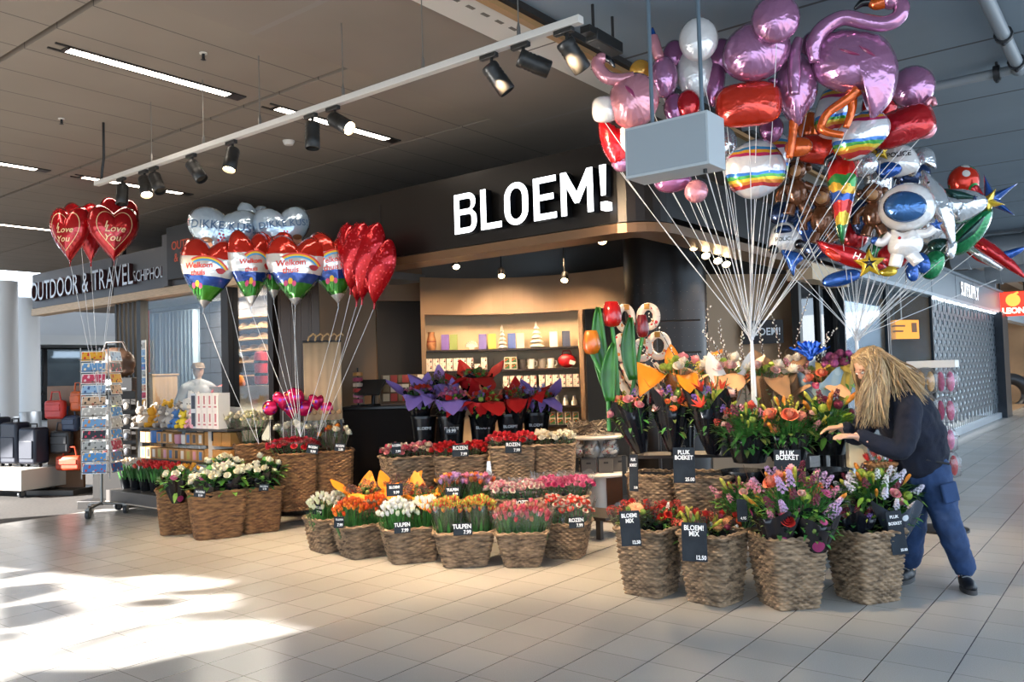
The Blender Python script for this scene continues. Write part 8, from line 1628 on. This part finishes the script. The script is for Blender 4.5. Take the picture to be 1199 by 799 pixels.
mb = MB()
# beige curtain poster with hooks
p = at(378, 446, 9.55); t = thing('fabric_banner', 'beige fabric banner with a row of dots behind the red rose basket', 'banner', p, facing(p)); k = 9.55/970; mb = MB(); mb.grid(lambda a, b: Vector(((a-.5)*43*k, .006*sin(a*30), (b-.5)*92*k)), 24, 2); o = mb.build('cloth', mat('beige_cloth', '#b89a78', .75, var=.1, vscale=3), t); sdm = o.modifiers.new('s', 'SOLIDIFY'); sdm.thickness = .006
for i in range(6): mb = MB(); mb.ball((-17*k+i*7*k, -.012, -37*k), (.028, .006, .028), 12, 6); mb.build('dot', mat('dot_tan', '#8f6f4c', .7), t)
mb = MB(); mb.tube([(-22*k, 0, 46*k), (22*k, 0, 46*k)], .012, 8); mb.build('rail', bk, t)
for i in range(5): mb = MB(); x = -16*k+i*8*k; mb.tube([(x, 0, 46*k), (x+.01, 0, 51*k), (x+.06, 0, 55*k), (x+.09, 0, 53*k)], .012, 8); mb.build('hook', mat('hook_wood', '#b08a5c', .5), t)
for x in (-20, 20): mb = MB(); mb.box((x*k, .03, (-46*k-p.z)/2), (.03, .03, p.z-46*k)); mb.build('leg', bk, t)
# suitcases on a wheeled platform
q = fl(20, 581); t = thing('display_platform', 'long pale wheeled platform carrying dark suitcases at the left edge', 'platform', (q.x-.9, q.y+.5, 0), RZ*.6); PL = Vector(t.location); mb = MB(); mb.box((0, 0, .27), (3.0, .8, .30)); mb.build('box', mat('platform_pale', '#a39c94', .5), t, bev=.01)
for x in (-1.3, 1.3):
    for y in (-.25, .25): caster(t, x, y, 0, .055, mat('caster_dark', '#3f4043', .4))
nv = mat('case_navy', '#141a2c', .45)
for x, h, lab in ((.42, .70, 'dark navy suitcase nearest the left edge of the picture'), (.84, .62, 'dark navy suitcase in the middle of the platform'), (1.24, .54, 'smaller dark suitcase at the right end of the platform')):
    c = PL+Matrix.Rotation(RZ*.6, 3, 'Z') @ Vector((x, 0, .42)); b = thing('suitcase', lab, 'suitcase', c, RZ*.6, 'navy suitcases'); mb = MB(); mb.box((0, 0, .05+h/2), (.36, .26, h)); mb.build('shell', nv, b, bev=.04)
    mb = MB(); mb.box((0, -.135, .05+h*.4), (.28, .02, h*.5)); mb.build('front_pocket', nv, b, bev=.02); mb = MB(); mb.tube([(-.07, 0, h+.04), (-.07, 0, h+.1), (.07, 0, h+.1), (.07, 0, h+.04)], .012, 8); mb.build('handle', bk, b)
    for sx in (-.13, .13): mb = MB(); mb.tube([(sx-.015, 0, .03), (sx+.015, 0, .03)], .03, 12); mb.build('wheel', bk, b)
q = at(75, 540, 12.6); zt = at(75, 452, 12.6).z; t = thing('bag_stand', 'brown board stand hung with bags between columns and postcard rack', 'stand', (q.x, q.y, 0), -.2); mb = MB(); mb.box((0, .05, zt/2), (.62, .05, zt)); mb.build('board', mat('board_brown', '#6b4a30', .5), t, bev=.004); mb = MB(); mb.box((0, 0, .04), (.8, .6, .08)); mb.build('base', ch, t, bev=.005); bl = Vector(t.location)
def bag(lab, px, py, c, w, h, y=-.12):
    p = at(px, py, 12.45); b = thing('handbag', lab, 'bag', Vector((p.x, bl.y+y, p.z)), -.2, None); mb = MB(); mb.box((0, 0, 0), (w, .13, h)); mb.build('body', mat('bag_'+c[1:], c, .45, var=.2), b, bev=.04); mb = MB(); mb.tube([(-w*.28, 0, h*.45), (-w*.2, 0, h*.45+.14), (w*.2, 0, h*.45+.14), (w*.28, 0, h*.45)], .012, 8); mb.build('handle', mat('bag_'+c[1:], c, .45), b); mb = MB(); mb.box((0, -.07, h*.1), (w*.8, .02, h*.35)); mb.build('flap', mat('bag_'+c[1:], c, .45), b, bev=.008)
bag('red leather handbag hanging at the upper left of the brown board', 64, 480, '#b5302a', .32, .28); bag('dark blue bag hanging below the red handbag', 82, 496, '#20304a', .26, .24); bag('black backpack in the middle of the brown board', 72, 518, '#17161a', .34, .34, -.14); bag('orange red duffel bag at the foot of the brown board', 84, 542, '#b8401f', .42, .22, -.2); bag('orange bag edge hanging at the right of the brown board', 90, 470, '#c2561f', .2, .3)
# ================================================================ RIGHT BACKGROUND
q = at(1098, 540, 7.9); t = thing('slipper_rack', 'slim rack with clear packs of slippers behind the person', 'rack', (q.x, q.y, 0), RZ); rk = Vector(t.location); zt = at(1098, 424, 7.9).z; mb = MB(); mb.tube([(0, 0, 0), (0, 0, zt)], .018, 10); mb.build('pole', bk, t); mb = MB(); mb.lathe([(.24, 0), (.24, .02), (.03, .04)], 24); mb.build('base', bk, t); mb = MB(); mb.box((0, -.02, zt-.02), (.42, .18, .07)); mb.build('header', whc, t, bev=.004)
for i in range(4): mb = MB(); mb.tube([(-.2, 0, zt-.16-.27*i), (.2, 0, zt-.16-.27*i)], .007, 6); mb.build('arm', steel, t)
for i, (px, py, c, lab) in enumerate(((1084, 447, '#c99a5c', 'clear pack of tan slippers at the top left of the slipper rack'), (1107, 447, '#c65f86', 'clear pack of pink slippers at the top right of the slipper rack'), (1084, 478, '#b5894f', 'clear pack of tan slippers below the top one on the left'), (1107, 481, '#b8456e', 'clear pack of dark pink slippers in the second row'), (1107, 515, '#cc6f92', 'clear pack of pink slippers in the third row'), (1111, 545, '#a8202a', 'clear pack of red slippers at the bottom of the rack'))):
    p = at(px, py, 7.82); b = thing('slipper_pack', lab, 'slippers', p, RZ, 'packs of slippers')
    for sx in (-1, 1): mb = MB(); mb.ball((sx*.042, 0, 0), (.036, .035, .095), 12, 8); mb.build('slipper', mat('slip_'+c[1:], c, .9, var=.3, vscale=25), b)
    mb = MB(); mb.lathe([(.06, -.115), (.105, -.09), (.11, .06), (.06, .125), (.02, .135)], 14); o = mb.build('plastic_bag', CLEAR, b, ang=0); o.scale = (1, .55, 1)
p = at(1056, 386, 14.0); t = thing('wayfinding_sign', 'orange rectangular wayfinding sign hanging behind the silver shop glass', 'sign', p, RZ+PI/2-.5); mb = MB(); mb.box((0, 0, 0), (.75, .05, .32)); mb.build('panel', mat('way_orange', '#e08a1c', .5, emit='#e8921c', es=.6), t, bev=.004); mb = MB(); [mb.box((-.12, -.027, .06-.09*r), (.34-.1*r, .004, .03)) for r in range(2)]; mb.box((.26, -.027, .03), (.12, .004, .16)); mb.build('print', mat('way_dark', '#8a520e', .5), t); mb = MB(); mb.tube([(0, 0, .16), (0, 0, 2.9-p.z)], .012, 6); mb.build('hanger', steel, t)
for i in range(5):
    x, z = W(-4.6-.3*(i % 2), 13+2.1*i), 0; t = thing('display_table', ('nearest', 'second', 'third', 'fourth', 'farthest')[i]+' pale clothing table inside the silver fronted shop', 'table', x, RZ, 'tables in the silver shop'); mb = MB(); mb.box((0, 0, .8), (1.0, .6, .04)); mb.build('top', whp, t)
    for a, b in ((-.45, -.25), (.45, -.25), (-.45, .25), (.45, .25)): mb = MB(); mb.box((a, b, .39), (.04, .04, .78)); mb.build('leg', steel, t)
    mb = MB(); mb.box((0, 0, .86), (.6, .4, .08)); mb.build('folded_clothes', mat('clothes_%d' % i, ('#2b3d5c', '#8a2f2f', '#d9d9d9', '#3a3a40', '#5c6d7d')[i], .8), t)
p = at(1182, 462, 29); t = thing('ring_sculpture', 'large dark ring shaped decoration at the restaurant entrance', 'decoration', p, RZ*.5); mb = MB(); mb.tube([(.55*cos(a), 0, .55*sin(a)) for a in [2*PI*i/28 for i in range(29)]], .2, 12, 0, False); mb.build('ring', mat('ring_dark', '#2c3036', .4, .3), t); mb = MB(); mb.box((0, 0, -p.z/2-.35), (.3, .3, p.z-.7)); mb.build('stem', mat('ring_dark', '#2c3036', .4, .3), t)
p = at(1166, 500, 25.5); t = thing('person', 'person in a tan jacket sitting far off before the restaurant', 'person', (p.x+.9, p.y+2, 0), 0); mb = MB(); limb(mb, [(0, 0, .5), (0, .0, .8), (0, 0, 1.1)], [.15, .15, .12]); mb.ball((0, -.03, 1.32), (.085, .10, .12)); limb(mb, [(0, 0, 1.1), (0, -.01, 1.25)], [.06, .05])
for sx in (-1, 1): limb(mb, [(sx*.1, 0, .5), (sx*.12, -.42, .48), (sx*.12, -.45, .06)], [.09, .07, .05]); limb(mb, [(sx*.2, 0, 1.08), (sx*.26, -.05, .8), (sx*.12, -.28, .7)], [.06, .05, .035]); hand(mb, Vector((sx*.12, -.28, .7)), (-sx*.2, -1, -.1), (0, 0, -1), .5)
o = mb.build('body', skin, t, ang=0); remesh(o, .012, 3)
mb = MB(); limb(mb, [(0, 0, .48), (0, .0, .8), (0, 0, 1.12)], [.19, .19, .15]); [limb(mb, [(sx*.2, 0, 1.08), (sx*.27, -.05, .8), (sx*.13, -.25, .7)], [.085, .075, .055]) for sx in (-1, 1)]; o = mb.build('jacket', mat('tan_jacket', '#b8864f', .8), t, ang=0); remesh(o, .02, 5)
mb = MB(); [limb(mb, [(sx*.1, 0, .5), (sx*.12, -.42, .49), (sx*.12, -.45, .1)], [.115, .09, .07]) for sx in (-1, 1)]; mb.build('trousers', mat('trouser_dark', '#26282c', .8), t, ang=0); mb = MB(); mb.ball((0, .0, 1.36), (.095, .105, .11)); mb.build('hair', mat('brow_brown', '#8a6a48', .8), t)
c = thing('cafe_chair', 'light cafe chair under the person in the tan jacket', 'chair', Vector(t.location)+Vector((0, .02, 0)), 0); mb = MB(); mb.box((0, 0, .38), (.44, .44, .04)); mb.build('seat', wm, c, bev=.01); mb = MB(); mb.box((0, .24, .66), (.44, .03, .4)); mb.build('backrest', wm, c, bev=.01)
for a, b in ((-.18, -.18), (.18, -.18), (-.18, .2), (.18, .2)): mb = MB(); mb.box((a, b, .18), (.03, .03, .36)); mb.build('leg', wm, c)
# ================================================================ LAMPS OF THE PLACE
EXPO = 0.85
warm = (1, .74, .46)
# track lamps
for (u, tu, tv, tz, pw) in ((-8.0, -8.2, 5.6, .8, 110), (-7.4, -7.6, 5.4, .5, 110), (-6.6, -6.0, 5.6, .5, 120), (-5.6, -5.0, 5.6, .5, 120), (-4.3, -4.3, 5.9, .5, 120), (-3.6, -3.2, 5.2, 2.9, 140), (-3.1, -2.6, 6.0, .9, 150), (-2.6, -2.0, 5.6, 2.6, 70), (-6.9, -7.0, 4.7, 0, 100), (-5.2, -5.4, 4.6, 0, 100), (-4.0, -4.0, 4.7, 0, 70)):
    spot('track_lamp', W(u, 3.9, 3.4), W(tu, tv, tz), pw*1.8, warm, 60, .8)
spot('track_lamp', W(-8.2, 3.9, 3.4), W(-8.6, 5.6, 2.8), 60, warm, 50, .8)
# lamps inside the flower shop
for px, py, Y, pw, nm in ((534, 311, 10.5, 30, 'first'), (587, 322, 11.2, 30, 'second'), (661, 327, 10.8, 30, 'third'), (705, 281, 8.5, 40, 'fourth'), (812, 288, 8.3, 30, 'fifth'), (826, 298, 8.6, 30, 'sixth'), (840, 304, 8.9, 30, 'seventh'), (850, 308, 9.2, 30, 'eighth')):
    p = at(px, py, Y); t = thing('ceiling_spot', nm+' small glowing spot from the left under the black flower shop ceiling', 'spotlight', p, 0, 'glowing spots under the shop ceiling')
    d = Vector((-p.x*.3, -1.0, -1.2)) if Y > 9.9 else Vector((0, -1, -1.0))
    R = lookrot(d); mb = MB(M=R); mb.lathe([(.045, -.1), (.05, -.09), (.05, .03), (.044, .03), (.044, .01)], 16); mb.build('housing', spm, t)
    mb = MB(M=R); mb.lathe([(.001, .015), (.043, .015), (.043, .02), (.001, .02)], 14); mb.build('lens', hot, t)
    mb = MB(); mb.tube([(0, .03, .03), (0, .05, 3.3-p.z)], .01, 6); mb.build('stem', spm, t)
    spot('shop_lamp', p+Vector((0, 0, -.06)), p+Vector((rnd.uniform(-.8, .8), 1.6 if Y > 9.9 else -.5, -2)), pw*2.6, warm, 110, .8)
for px in (525, 590, 655):
    p = arcp(px); spot('niche_lamp', (p.x, p.y-1.1, 3.1), (p.x, p.y+.3, 1.3), 42, (1, .72, .45), 80, .8)
# outdoor shop lamps
for u in (-11.6, -10.6, -9.5): area('outdoor_lamp', W(u, 7.4, 2.9), .5, 45, (1, .85, .68))
for u in (-14, -11.5): area('outdoor_lamp', W(u, 9.5, 2.9), .8, 45, (1, .9, .8))
# silver shop lamps and far corridor
for v in (14, 17, 20, 23): area('silver_lamp', W(-6.2, v, 2.85), 1.2, 170, (.85, .93, 1))
area('restaurant_lamp', W(-6, 31, 3.8), 2, 160, (1, .85, .65))
area('corridor_lamp', W(-22, 14, 4.1), 4, 220, (.9, .95, 1)); area('corridor_lamp', W(-20, 26, 4.1), 4, 300, (.9, .95, 1))
sc.view_settings.view_transform = 'Standard'; sc.view_settings.look = 'None'; sc.view_settings.gamma = 1; sc.view_settings.use_curve_mapping = False
sc.view_settings.exposure = EXPO
sc.cycles.max_bounces = 8; sc.cycles.transparent_max_bounces = 24; sc.cycles.use_denoising = True; sc.cycles.sample_clamp_indirect = 6; sc.cycles.caustics_reflective = False; sc.cycles.caustics_refractive = False
